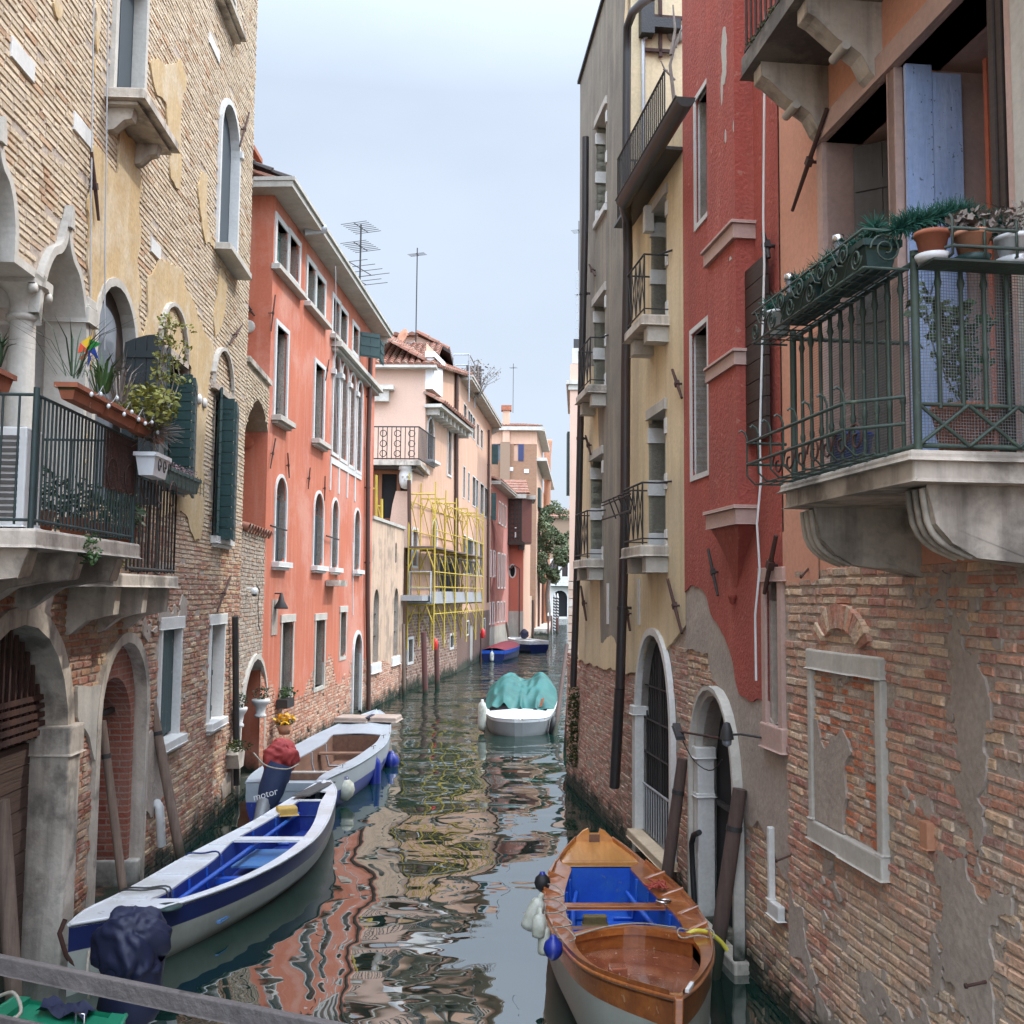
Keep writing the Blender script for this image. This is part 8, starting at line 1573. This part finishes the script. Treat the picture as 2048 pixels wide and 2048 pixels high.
# ---- long white and blue rowing boat on the left
rows = [(1850, 138, 138.3, 138.7, 139, .62), (1822, 172, 215, 268, 300, .54), (1793, 232, 318, 380, 402, .50), (1757, 298, 374, 478, 497, .47), (1720, 362, 428, 550, 571, .46), (1680, 438, 470, 603, 628, .46), (1645, 505, 532, 628, 654, .48), (1608, 566, 590, 640, 668, .52), (1580, 612, 625, 655, 672, .56), (1562, 640, 645, 652, 660, .60)]
ident = lambda x, y: (x, y)
wb_ = Boat(rows, ident, 46, zb=-.12, flare=.72); WB = E('rowing_boat', (wb_.at(.5, 'LO')+wb_.at(.5, 'RO'))/2-Vector((0, 0, .5)), 'long slim white rowing boat with a bright blue inside and navy stripe', 'boat')
wb_.shell(WB, 'navy', 'hullgrey', .68); r = wb_.caps(WB, 'whiteboat'); O('rubbing_strake', r, M['whiteboat'], WB)
wb_.well(WB, 'deepblue', 9, 37, .10); wb_.deck(WB, 'whiteboat', 0, 10, .012); wb_.deck(WB, 'whiteboat', 39, 46, .012, crown=.01); wb_.thwart(WB, 'whiteboat', .56, .16, .0, .035, ext=.06); wb_.thwart(WB, 'deepblue', .80, .04, -.10, .22, name='bulkhead'); wb_.thwart(WB, 'whiteboat', .80, .05, .01, .02, name='coaming')
wb_.frames(WB, 'blueboat', (.27, .34, .41, .48, .62, .70), .11)
a, b_ = wb_.at(.52, 'LI'), wb_.at(.70, 'RI'); c = (a+b_)/2
O('floor_board', MB().obox((c.x+.08, c.y-.5, .25), Vector((.34, .02, 0)), Vector((.05, .42, 0)), Vector((0, 0, .012))), M['lightblue'], WB, bevel=.004); O('floor_board', MB().obox((c.x-.10, c.y-2.5, .16), Vector((.22, .03, 0)), Vector((.05, .26, 0)), Vector((0, 0, .012))), M['lightblue'], WB, bevel=.004)
pa, pb2 = wb_.at(.24, 'LI'), wb_.at(.78, 'LI'); q = MB().tube([pa.lerp(wb_.at(.24, 'RI'), .22)-Vector((0, 0, .12)), pb2.lerp(wb_.at(.78, 'RI'), .12)-Vector((0, 0, .14))], .03, 6); O('stringer', q, M['blueboat'], WB)
pa = wb_.at(.42, 'LI').lerp(wb_.at(.42, 'RI'), .25)-Vector((0, 0, .2)); O('oar_block', MB().obox(pa+Vector((.15, .1, .0)), (.25, .05, 0), (-.01, .05, 0), (0, 0, .03)), M['blueboat'], WB)
for t in (.20, .27, .35, .44, .52, .62, .70):
    p = wb_.at(t, 'LO').lerp(wb_.at(t, 'LI'), .5); u = (wb_.at(t, 'LI')-wb_.at(t, 'LO')).normalized(); v = Vector((-u.y, u.x, 0)); w_ = (wb_.at(t, 'LI')-wb_.at(t, 'LO')).length*.42; O('knee', MB().obox(p+Vector((0, 0, .022)), u*w_, v*.018, (0, 0, .010)), M['whiteboat'], WB, bevel=.004)
p = wb_.at(0.012, 'LO'); O('stem_iron', MB().tube([p+Vector((-.02, -.06, .06)), p+Vector((-.05, -.10, -.05)), p+Vector((0, -.06, -.25)), p+Vector((.05, .05, -.42))], .022, 8), M['rust'], WB)
p = (wb_.at(.22, 'LI')+wb_.at(.22, 'RI')*2)/3; O('green_mat', MB().lathe(p+Vector((.03, -.42, .016)), [(0, .0), (.13, .0), (.14, .015), (0, .02)], 18), M['gshut'], WB)
p = wb_.at(.72, 'LI').lerp(wb_.at(.72, 'RI'), .12); sp_ = O('bailer_block', MB().obox(p+Vector((-.0, .1, .02)), (.13, .05, 0), (-.04, .10, 0), (0, 0, .055)), mat('ochre_sponge', (.62, .40, .10), (.5, .3, .08), bump=.4), None, 'ochre yellow sponge block lying on the white boat gunwale', 'sponge', bevel=.02)
tpl = wb_.at(.90, 'LI').lerp(wb_.at(.90, 'RI'), .2); O('grey_cloth', MB().obox(tpl+Vector((.0, -.15, .03)), (.12, .03, 0), (.10, .55, 0), (0, 0, .010)), M['tan'] if 0 else M['greyshut'], WB, bevel=.005)
for t in (.235, .25, .46): a, b_ = wb_.at(t, 'LO'), wb_.at(t+.01, 'LI'); O('mooring_rope', rope([a+Vector((-.1, .15, -.2)), a+Vector((0, 0, .03)), a.lerp(b_, .5)+Vector((0, 0, .035)), b_+Vector((0, 0, .03)), b_+Vector((.05, -.1, -.2))], .010), M['ropeblue'] if t > .4 else M['gutter'], WB)

# ---- grey motor boat moored behind it
zz4 = b4
rows = [(1090, 128, 360, 930, 1000, .60), (1000, 190, 400, 1020, 1165, .58), (900, 325, 500, 1210, 1390, .57), (800, 470, 745, 1400, 1560, .57), (700, 635, 925, 1545, 1700, .58), (620, 780, 1060, 1650, 1775, .59), (540, 925, 1130, 1700, 1805, .62), (460, 1095, 1260, 1725, 1820, .66), (380, 1275, 1400, 1720, 1812, .70), (300, 1470, 1550, 1690, 1765, .75), (240, 1635, 1650, 1665, 1690, .80)]
gb_ = Boat(rows, b4, 40, zb=-.14, flare=.84); GB = E('motor_boat', (gb_.at(.4, 'LO')+gb_.at(.4, 'RO'))/2-Vector((0, 0, .57)), 'grey and blue open motor boat with a red covered outboard', 'boat')
gb_.shell(GB, 'greyboat', 'deepblue', .60); r = gb_.caps(GB, 'greyboat'); O('rubbing_strake', r, M['greyboat'], GB)
gb_.well(GB, 'boatwood', 5, 25, .12); gb_.deck(GB, 'greyboat', 24, 40, .012, crown=.03); gb_.deck(GB, 'greyboat', 0, 6, -.12, name='stern_deck'); gb_.thwart(GB, 'boatwood', .44, .22, -.12, .03); gb_.thwart(GB, 'ledge', .14, .04, .0, .03, name='stern_coaming')
gb_.frames(GB, 'greyboat', (.25, .38, .50), .13)
p = gb_.at(.24, 'LI').lerp(gb_.at(.24, 'RI'), .38); cr = E('wooden_crate', Vector((p.x, p.y, .16)), 'small slatted wooden crate tilted inside the grey boat', 'crate')
u, v = Vector((.9, -.1, .25)).normalized(), Vector((.1, .9, 0)).normalized(); w = u.cross(v)
for k in range(4): O('slat', MB().obox(Vector((p.x, p.y, .30))+u*(-.24+.16*k), u*.07, v*.26, w*.012), M['boatwood'], cr, bevel=.004)
for sgn in (-1, 1): O('batten', MB().obox(Vector((p.x, p.y, .28))+v*.24*sgn, u*.32, v*.02, w*.02), M['plank'], cr)
p = gb_.at(.80, 'LI').lerp(gb_.at(.80, 'RI'), .5); O('cushion', MB().obox(p+Vector((-.33, 0, .09)), (.36, -.04, 0), (.03, .30, 0), (0, 0, .05)), M['tan'], GB, bevel=.03); O('cushion', MB().obox(p+Vector((.38, .1, .09)), (.30, -.04, 0), (.03, .34, 0), (0, 0, .05)), M['tan'], GB, bevel=.03); O('strap', MB().obox(p+Vector((.03, .02, .13)), (.04, -.01, 0), (.03, .34, 0), (0, 0, .012)), M['navycloth'], GB)
mp = G(*b4(430, 1055), .62); mt = O('outboard_cover', blob(mp+Vector((.13, .05, .36)), (.26, .24, .25), 3, .35, sq=.8, fold=.12), M['redcloth'], GB)
O('outboard_skirt', MB().lathe(mp+Vector((.0, -.12, -.22)), [(.15, -.16), (.21, .1), (.22, .35), (.20, .52)], 16, ax=(.30, .15, 1)), M['bluecloth'], GB); O('outboard_foot', MB().tube([mp+Vector((-.1, -.35, -.65)), mp+Vector((-.05, -.2, -.25))], .10, 10, .12), M['zinc'], GB)
O('cover_cord', rope([mp+Vector((-.25, -.2, .45)), mp+Vector((-.02, -.32, .28)), mp+Vector((.28, -.28, .22)), mp+Vector((.42, 0, .25))], .012), M['rope'], GB)
textmesh('motor', .15, mp+Vector((.0, -.355, -.20)), Matrix.Rotation(R(-16), 4, 'Y') @ Matrix.Rotation(R(80), 4, 'X'), 'whiteboat', GB, 'cover_lettering')
textmesh('Marine', .085, mp+Vector((.12, -.30, .18)), Matrix.Rotation(R(10), 4, 'Y') @ Matrix.Rotation(R(75), 4, 'X'), 'whiteboat', GB, 'cover_lettering') if 0 else None
for t in (.18, .40, .56): p = gb_.at(t, 'RO').lerp(gb_.at(t, 'RI'), .5); O('cleat', MB().tube([p+Vector((-.03, -.08, .07)), p+Vector((0, 0, .08)), p+Vector((.03, .08, .07))], .010, 6).tube([p, p+Vector((0, 0, .07))], .010, 6), M['steel'], GB)
def fender(c, r, l, m, label, group, tilt=(0, 0), ball=False, top=None):
    c = Vector(c); ax = Vector((tilt[0], tilt[1], 1)).normalized()
    prof = [(0, -r*1.15), (r*.35, -r*1.05), (r*.8, -r*.6), (r, 0), (r*.85, r*.6), (r*.4, r*1.0), (r*.25, r*1.25), (0, r*1.3)] if ball else [(0, -l/2), (r*.5, -l*.49), (r*.88, -l*.44), (r, -l*.34), (r, l*.30), (r*.8, l*.42), (r*.35, l/2), (r*.3, l/2+.05), (0, l/2+.05)]
    o = O('fender', MB().lathe(c, prof, 18, ax=ax), M[m], None, label, 'fender', group); tp = top or c+ax*(l/2+.25)
    if ball: O('eye', MB().lathe(c, [(r*.42, r*.95), (r*.3, r*1.28), (0, r*1.3)], 14, ax=ax), M['navy' if m == 'fender' else 'fblue'], o)
    O('rope', MB().tube([c+ax*(r*1.25 if ball else l/2), Vector(tp)], .008, 5), M['rope'], o); return o
gF = 'fenders of the grey boat'
def fpx(x, y, Y): return GY(*b4(x, y), Y)
Yf = lambda t: gb_.at(t, 'RO').y
fender(fpx(1288, 1165, Yf(.17)-.1), .17, .4, 'fender', 'round white fender with a blue top hanging on the grey boat', gF, ball=True, top=gb_.at(.17, 'RO')+Vector((0, 0, .03)))
fender(fpx(1640, 985, Yf(.38)-.1), .11, .62, 'fblue', 'long blue cylinder fender hanging on the grey boat', gF, top=gb_.at(.40, 'RO')+Vector((0, 0, .03))); fender(fpx(1690, 830, Yf(.46)), .11, .3, 'fblue', 'small dark blue round fender half hidden behind the long blue one', gF, ball=True, top=gb_.at(.47, 'RO')+Vector((0, 0, .03)))
fender(fpx(1830, 840, Yf(.62)-.1), .17, .4, 'fblue', 'round blue fender farthest along the grey boat', gF, ball=True, top=gb_.at(.62, 'RO')+Vector((0, 0, .05)))

# ---- varnished wooden boat on the right
rows = [(622, 462, 470, 714, 722, .64), (700, 390, 400, 820, 832, .60), (785, 334, 350, 912, 934, .57), (835, 303, 430, 850, 995, .56), (900, 268, 415, 900, 1085, .55), (1000, 236, 388, 990, 1200, .54), (1100, 240, 385, 1095, 1290, .54), (1200, 262, 410, 1185, 1358, .55), (1300, 310, 450, 1245, 1405, .57), (1400, 378, 470, 1330, 1430, .61), (1500, 470, 560, 1345, 1425, .66), (1580, 600, 690, 1320, 1388, .71), (1655, 800, 880, 1250, 1335, .77), (1715, 1000, 1060, 1200, 1270, .82), (1765, 1180, 1186, 1194, 1200, .88)]
vb = Boat(rows, b8, 54, zb=-.14, flare=.80); VB = E('wooden_boat', (vb.at(.5, 'LO')+vb.at(.5, 'RO'))/2-Vector((0, 0, .55)), 'varnished wooden boat with a bright blue inside moored by the brick wall', 'boat')
vb.shell(VB, 'varnish', 'hullgrey', .80); r = vb.caps(VB, 'varnish'); O('rubbing_strake', r, M['varnish'], VB)
_at = vb.at; vb.at = lambda t, w: _at((13*t+1)/14 if t > .17 else t, w); i_a, i_b = 9, 32; vb.well(VB, 'blueboat', i_a+2, i_b-2, .10); vb.deck(VB, 'varnishlight', 0, i_a, -.03, name='stern_deck'); vb.deck(VB, 'varnishred', i_b-4, 53, -.14, name='foredeck', crown=.02)
vb.thwart(VB, 'varnishlight', 8.6/53, .09, .005, .05, name='stern_coaming'); vb.thwart(VB, 'varnish', .375, .13, -.02, .035, ext=.03); vb.thwart(VB, 'boatwood', .455, .13, -.10, .035)
q = MB(); a, b_ = vb.at(.565, 'LI'), vb.at(.575, 'RI'); pts = [a.lerp(b_, k/16)+Vector((0, .22*math.sin(math.pi*k/16), .02)) for k in range(17)]
for p0, p1 in zip(pts, pts[1:]): q.obox((p0+p1)/2, (p1-p0)/2*1.06, Vector((0, .045, 0)), (0, 0, .03)); q.obox((p0+p1)/2-Vector((0, -.02, .10)), (p1-p0)/2*1.02, Vector((0, .012, 0)), (0, 0, .09))
O('foredeck_coaming', q, M['varnish'], VB); vb.frames(VB, 'blueboat', (.23, .30, .42, .50), .11, r=.022)
for f_, w_ in ((.40, .09), (.47, .09), (.52, .10)): p, r_ = vb.at(f_, 'LI'), vb.at(f_, 'RI'); c = (p+r_)/2; O('floor_slat', MB().obox((c.x, c.y, .17), ((r_-p).length*.40, 0, 0), (0, w_, 0), (0, 0, .012)), M['blueboat'], VB, bevel=.004)
for sgn, w_ in ((-1, 'LI'), (1, 'RI')): pts = [vb.at(t, w_).lerp(vb.at(t, 'RI' if w_ == 'LI' else 'LI'), .09)-Vector((0, 0, .22)) for t in np.linspace(.19, .54, 8)]; O('stringer', MB().tube(pts, .032, 5), M['blueboat'], VB)
for t in (.24, .33, .43, .52):     # shaped knees on both side decks
    for lo, li in (('LO', 'LI'), ('RO', 'RI')):
        a, b_ = vb.at(t, lo), vb.at(t, li); c = a.lerp(b_, .45); u = (b_-a).normalized(); v = Vector((-u.y, u.x, 0)); L_ = (b_-a).length*.46; O('knee', MB().add([c-u*L_-v*.03, c+u*L_-v*.03, c+u*L_+v*.03, c-u*L_+v*.03, c-u*L_*.9-v*.02+Vector((0, 0, .09)), c+u*L_*.2-v*.02+Vector((0, 0, .045)), c+u*L_*.2+v*.02+Vector((0, 0, .045)), c-u*L_*.9+v*.02+Vector((0, 0, .09))], [(0, 1, 2, 3), (4, 5, 6, 7), (0, 1, 5, 4), (1, 2, 6, 5), (2, 3, 7, 6), (3, 0, 4, 7)]), M['varnish'], VB, bevel=.006)
for lo in ('LO', 'RO'):  # raised wash strake
    for (t0, t1, mm) in ((.17, .60, 'varnish'), (.60, .97, 'varnish')):
        q = MB(); q.grid([[vb.at(t, lo)+Vector((0, 0, .0)), vb.at(t, lo)+Vector((0, 0, .055)), vb.at(t, lo).lerp(vb.at(t, 'LI' if lo == 'LO' else 'RI'), .12)+Vector((0, 0, .055)), vb.at(t, lo).lerp(vb.at(t, 'LI' if lo == 'LO' else 'RI'), .12)] for t in np.linspace(t0, t1, 18)], sm=False); O('washboard', q, M[mm], VB)
a, b_ = vb.at(0, 'LO'), vb.at(0, 'RO'); Fq = Fac((a.x, a.y), (b_.x, b_.y), (0, 1)); w_ = Fq.L; z = .60
O('transom', MB().prism(Fq, [(-.02, z-.2), (w_+.02, z-.2), (w_+.02, z+.02), (w_*.80, z+.13), (w_*.66, z+.16), (w_*.62, z+.10), (w_*.38, z+.10), (w_*.34, z+.16), (w_*.20, z+.13), (-.02, z+.02)], -.03, .03), M['varnishlight'], VB); O('motor_pad', MB().box(Fq, w_*.36, w_*.64, z-.06, z+.095, -.05, -.032), M['boatwood'], VB)
p = vb.at(1, 'LO'); O('stem_post', MB().obox(p+Vector((0, -.02, -.16)), (.03, 0, 0), (0, .035, 0), (0, -.03, .20)), M['varnish'], VB, bevel=.01); vb.deck(VB, 'varnishlight', 50, 54, .014, name='breasthook', inner=False)
O('stem_cap', MB().obox(p+Vector((.10, .10, .05)), (.03, .07, 0), (.012, -.006, 0), (0, 0, .012)), M['marble'], VB); p = vb.at(.80, 'LI').lerp(vb.at(.80, 'RI'), .3); O('mast_chock', MB().obox(p+Vector((-.16, .12, -.02)), (.07, .01, 0), (0, .06, 0), (0, 0, .07)), M['varnishred'], VB, bevel=.01)
for f_ in (.42, .56): p = vb.at(.27, 'LI').lerp(vb.at(.27, 'RI'), f_-.12); O('sponge', MB().obox(Vector((p.x, p.y+.05, .17)), (.07, 0, 0), (0, .05, 0), (0, 0, .045)), mat('brown_sponge', (.16, .11, .03), bump=.6), None, 'small brown sponge block on the blue floor, %s in the wooden boat' % ('left' if f_ < .5 else 'right'), 'sponge', bevel=.015)
p = vb.at(.375, 'RI'); O('ring_cleat', MB().tube([p+Vector((.07*math.cos(a), .05*math.sin(a), .03)) for a in np.linspace(0, 6.28, 16)], .012, 6, cap=False), M['steel'], VB)
q = MB(); rs = random.Random(4); p = vb.at(.31, 'RI')+Vector((.05, 0, .05))
for k in range(6): q.tube(crm([p+Vector((rs.uniform(-.12, .12), rs.uniform(-.16, .16), rs.uniform(0, .05))) for _ in range(5)], 24), .009, 5)
O('cord_tangle', q, M['ropered'], None, 'tangle of red cord on the right side deck of the wooden boat', 'rope')
q = MB(); a, b_ = vb.at(.585, 'LI'), vb.at(.55, 'RI')
for j_ in range(2): q.tube(crm([a+Vector((0, .02*j_, .06)), a.lerp(b_, .3)+Vector((0, .20, .06)), a.lerp(b_, .6)+Vector((0, .24, .06)), b_+Vector((-.1, .05, .06))], 20), .007, 5)
for k in range(4): t0 = .30+.08*k; q.tube(crm([vb.at(t0, 'LO')+Vector((-.02, 0, .06)), vb.at(t0+.02, 'LO').lerp(vb.at(t0+.02, 'LI'), .5)+Vector((0, 0, .09)), vb.at(t0+.05, 'LI')+Vector((.0, 0, .05)), vb.at(t0+.09, 'LO').lerp(vb.at(t0+.09, 'LI'), .3)+Vector((0, 0, .08))], 16), .007, 5)
O('grey_lines', q, M['rope'], None, 'loose grey lines wound along the left side deck of the wooden boat', 'rope')
p = b_+Vector((.05, -.05, .06)); q = MB().tube([p+Vector((.16*math.cos(a), .12*math.sin(a)-.05, .02*math.sin(3*a))) for a in np.linspace(0, 6.5, 26)], .008, 5); O('white_line', q, M['rope'], None, 'small coil of white line at the right end of the wooden boat coaming', 'rope')
pe_ = GY(*b8(1530, 1410), p.y+.12); q = MB().tube(crm([GY(*b8(1240, 1305), p.y), GY(*b8(1310, 1275), p.y), GY(*b8(1400, 1290), p.y+.05), GY(*b8(1480, 1345), p.y+.1), pe_], 24), .020, 10); O('yellow_hose', q, M['hose'], None, 'bright yellow hose arching from the wooden boat towards the wall', 'hose')
fg = 'white fenders of the wooden boat'
for (xa, ya_, xb, yb3, r_, lab) in ((215, 1045, 115, 1270, .085, 'largest white fender, leftmost beside the wooden boat'), (210, 1150, 200, 1330, .070, 'middle white fender beside the wooden boat'), (245, 1240, 235, 1450, .062, 'slim white fender nearest the blue ball beside the wooden boat')):
    Yq = vb.at(.42 if xa == 215 else .5, 'LO').y-.08; A_, B_ = GY(*b8(xa, ya_), Yq), GY(*b8(xb, yb3), Yq-.05); c = (A_+B_)/2; ax = (A_-B_); fender(c, r_*.9, ax.length, 'fender', lab, fg, tilt=(ax.x/ax.z, ax.y/ax.z), top=vb.at(.40, 'LO')+Vector((0, 0, .04)))
fender(GY(*b8(305, 1400), vb.at(.6, 'LO').y-.1), .085, .2, 'fblue', 'blue ball fender at the shoulder of the wooden boat', None, ball=True, top=vb.at(.59, 'LO')+Vector((0, 0, .04))); fender(GY(*b8(228, 935), vb.at(.30, 'LO').y), .085, .2, 'black', 'black ball fender at the left side of the wooden boat', None, ball=True, top=vb.at(.30, 'LO')+Vector((0, 0, .04)))

# ---- white boat under a teal tarpaulin
rows = [(958, 800, 830, 900, 930, .42), (948, 620, 680, 1060, 1130, .42), (925, 450, 520, 1230, 1320, .42), (870, 355, 420, 1290, 1390, .42), (780, 322, 390, 1330, 1445, .42), (680, 335, 410, 1360, 1475, .42), (610, 365, 430, 1370, 1480, .43), (560, 400, 450, 1360, 1465, .44), (520, 450, 490, 1330, 1430, .46)]
tb_ = Boat(rows, b3, 30, zb=-.14, flare=.92); TB = E('covered_boat', (tb_.at(.4, 'LO')+tb_.at(.4, 'RO'))/2-Vector((0, 0, .6)), 'white boat under a crumpled teal tarpaulin in mid canal', 'boat')
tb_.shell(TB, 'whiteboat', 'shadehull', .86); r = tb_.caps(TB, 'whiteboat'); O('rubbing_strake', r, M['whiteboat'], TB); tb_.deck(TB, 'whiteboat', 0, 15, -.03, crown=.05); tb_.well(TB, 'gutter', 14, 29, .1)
q = MB(); nI, nJ = 44, 56; L_ = []; rowsT = []
for i in range(nI):
    t = .47+.53*i/(nI-1); a, b_ = tb_.at(t, 'LO'), tb_.at(t, 'RO'); row = []; u_ = i/(nI-1)
    for k in range(nJ):
        f = k/(nJ-1); p = a.lerp(b_, f*1.02-.01); side = math.sin(math.pi*f)**.30; ridge = .14+.58*min(1, u_*2.2)**.8; pk = .22*math.exp(-((f-.80)/.13)**2)*min(1, u_*1.8)+.14*math.exp(-((f-.25)/.18)**2); sag = -.16*math.exp(-((f-.52)/.14)**2)*u_
        cr_ = abs(float(fbm(np.array([f*5+2]), np.array([u_*4+1]), 77, 2)[0])-.5)*.55; row.append(p+Vector((0, 0, -.02+side*(ridge*.82+pk+sag)-cr_*side)))
    rowsT.append(row)
q.grid(rowsT, sm=True); O('tarpaulin', q, M['tarp'], None, 'crumpled teal tarpaulin draped over the white boat', 'tarpaulin')
O('tarpaulin_cord', rope([tb_.at(.42, 'LO')+Vector((.3, 0, .1)), tb_.at(.5, 'LO').lerp(tb_.at(.5, 'RO'), .5)+Vector((0, 0, .55)), tb_.at(.42, 'RO')+Vector((-.2, 0, .15))], .012), M['rope'], TB) if 0 else None
p = tb_.at(.49, 'RI'); O('red_strap', MB().obox(p+Vector((-.16, -.02, .18)), (.04, 0, .01), (0, .02, 0), (.03, 0, .11)), M['terra'], TB, bevel=.01)
p = tb_.at(.10, 'LI').lerp(tb_.at(.10, 'RI'), .5); O('deck_fitting', MB().tube([p+Vector((-.12, 0, .05)), p+Vector((.12, 0, .05))], .012, 6).tube([p+Vector((-.05, .1, .05)), p+Vector((.06, .18, .06))], .012, 6), M['steel'], TB)
fender(GY(*b3(275, 900), tb_.at(.3, 'LO').y), .11, .75, 'fender', 'long dirty white fender on the left of the teal covered boat', None, top=tb_.at(.32, 'LO')+Vector((0, 0, .05))); q = MB(); p = tb_.at(.3, 'RO')+Vector((.08, 0, -.25)); q.tube([p+Vector((.04*math.cos(a), .2*math.sin(a), .2*math.cos(a))) for a in np.linspace(0, 6.28, 18)], .06, 8, cap=False); O('tyre_fender', q, M['black'], None, 'black tyre hung on the wall side of the teal covered boat', 'tyre')

# ---- two far boats
def simple(A, B, w0, w1, z, label, top, low, nm='motor_boat'):
    A, B = Vector(A), Vector(B); u = (B-A).normalized(); v = Vector((-u.y, u.x)); rr = []
    for t, k in ((0, w0), (.15, 1), (.4, 1.02), (.65, .95), (.85, .66), (.95, .34), (1, .05)):
        c = A+(B-A)*t; h = w1/2*k; rr.append((0, tuple(c+v*h), tuple(c+v*h*.8), tuple(c-v*h*.8), tuple(c-v*h), z+.12*t*t))
    b = Boat(rr, None, 22, world=True, zb=-.12); o = E(nm, (*(A+(B-A)*.5), 0), label, 'boat'); b.shell(o, top, low, .75); O('rubbing_strake', b.caps(o, top), M[top], o); return b, o
rb_, RBo = simple((-.95, 55.2), (.25, 60.6), .95, 1.35, .55, 'blue boat under a dark red cover beyond the scaffolding', 'blueboat', 'navy', 'covered_boat')
q = MB(); q.grid([[rb_.LO[i].lerp(rb_.RO[i], k/8)+Vector((0, 0, .03+.30*math.sin(math.pi*k/8)*math.sin(math.pi*min(1, .12+i/22)))) for k in range(9)] for i in range(22)], sm=True); O('red_cover', q, mat('dark_red_cover', (.26, .03, .04), rough=.6), RBo)
fender((-1.0, 54.9, .25), .11, .5, 'fender', 'white fender at the stern of the red covered boat', None)
db_, DBo = simple((1.75, 63.6), (.0, 66.2), .9, 1.6, .68, 'dark hulled motor boat with a white deck, farthest moored boat on the left', 'whiteboat', 'navy'); db_.deck(DBo, 'whiteboat', 3, 21, -.05); db_.well(DBo, 'hullgrey', 2, 12, .2, ends=True); O('outboard_cover', blob((.85, 65.2, 1.05), (.28, .28, .32), 9, .15), M['navycloth'], DBo)

# ---- green boat and its covered outboard at the bottom left
gr_rows = [(0, (-3.72, 8.02), (-3.60, 8.0), (-2.88, 7.72), (-2.77, 7.70), .52), (0, (-3.78, 7.2), (-3.64, 7.2), (-2.80, 7.0), (-2.66, 7.0), .52), (0, (-3.80, 6.0), (-3.64, 6.0), (-2.7, 6.0), (-2.55, 6.0), .52), (0, (-3.7, 4.6), (-3.56, 4.6), (-2.72, 4.6), (-2.58, 4.6), .56), (0, (-3.3, 3.2), (-3.2, 3.2), (-3.05, 3.2), (-2.98, 3.2), .7)]
gn = Boat(gr_rows, None, 28, world=True); GN = E('motor_boat', (-3.2, 5.8, 0), 'green boat with a navy covered outboard in the bottom left corner', 'boat'); gn.shell(GN, 'greenboat', 'greenboat', .6); O('rubbing_strake', gn.caps(GN, 'greenboat'), M['greenboat'], GN)
gn.deck(GN, 'greenboat', 0, 5, -.03, name='stern_deck'); gn.well(GN, 'deepblue', 4, 24, .1); gn.deck(GN, 'greenboat', 23, 28, 0); gn.thwart(GN, 'greenboat', .15, .05, .0, .05, name='stern_coaming')
p = Vector((-3.00, 7.45, .55)); O('eye_bolt', MB().tube([p+Vector((-.03, 0, 0)), p+Vector((-.03, 0, .08)), p+Vector((.03, 0, .08)), p+Vector((.03, 0, 0))], .008, 6), M['steel'], GN)
mc = GY(265, 1895, 8.45); O('outboard_cover', blob(mc+Vector((.0, 0, .04)), (.29, .26, .26), 12, .30, rot=-.5, sq=.78, fold=.12), M['navycloth'], GN); O('cover_skirt', MB().lathe(mc+Vector((0, .02, -.55)), [(.20, 0), (.26, .1), (.23, .28), (.25, .45)], 14), M['navycloth'], GN)
O('loose_cover', MB().grid([[Vector((-3.45+.42*i/8, 7.95-.07*k-.14*i/8, .54+.035*math.sin(i*1.3+k*2))) for k in range(4)] for i in range(9)], sm=True), M['navycloth'], GN)
O('outboard_leg', MB().tube([mc+Vector((.02, .1, -.3)), mc+Vector((.02, .14, -1.2))], .09, 10), M['gutter'], GN)
q = rope([Vector((-3.75, 7.75, .62)), Vector((-3.58, 7.68, .68)), Vector((-3.45, 7.5, .60)), Vector((-3.62, 7.35, .58)), Vector((-3.85, 7.4, .6))], .014); O('mooring_line', q, M['rope'], None, 'white mooring line coiled on the corner of the green boat', 'rope')
O('cover_cord', rope([mc+Vector((-.26, -.22, .05)), mc+Vector((-.25, -.26, -.1)), mc+Vector((-.21, -.27, -.22)), mc+Vector((-.24, -.24, -.3))], .013), M['rope'], GN)

# ---- bridge railing across the corner
def rpt(x, y, z): return G(x, y, z)
RL = E('bridge_railing', rpt(300, 1975, 2.7), 'dark iron bridge railing crossing the bottom left corner', 'railing')
def bar(x0, y0, x1, y1, z, hw, hh, nm):
    a, b_ = rpt(x0, y0, z), rpt(x1, y1, z); u = (b_-a).normalized(); a, b_ = a-u*.6, b_+u*1.4; v = Vector((-u.y, u.x, 0)); return O(nm, MB().obox((a+b_)/2, (b_-a)/2, v*hw, (0, 0, hh)), M['railiron'], RL, bevel=.003)
bar(0, 1928, 650, 2062, 2.72, .010, .020, 'top_rail'); bar(0, 2042, 90, 2062, 2.52, .008, .014, 'lower_rail')
a = rpt(0, 1928, 2.72); b_ = rpt(650, 2062, 2.72); u = (b_-a).normalized()
for k in (-.45, 2.1): p = a+u*k*1.0; O('upright', MB().obox((p.x, p.y, 2.1), u*.015, Vector((-u.y, u.x, 0))*.008, (0, 0, .6)), M['railiron'], RL)
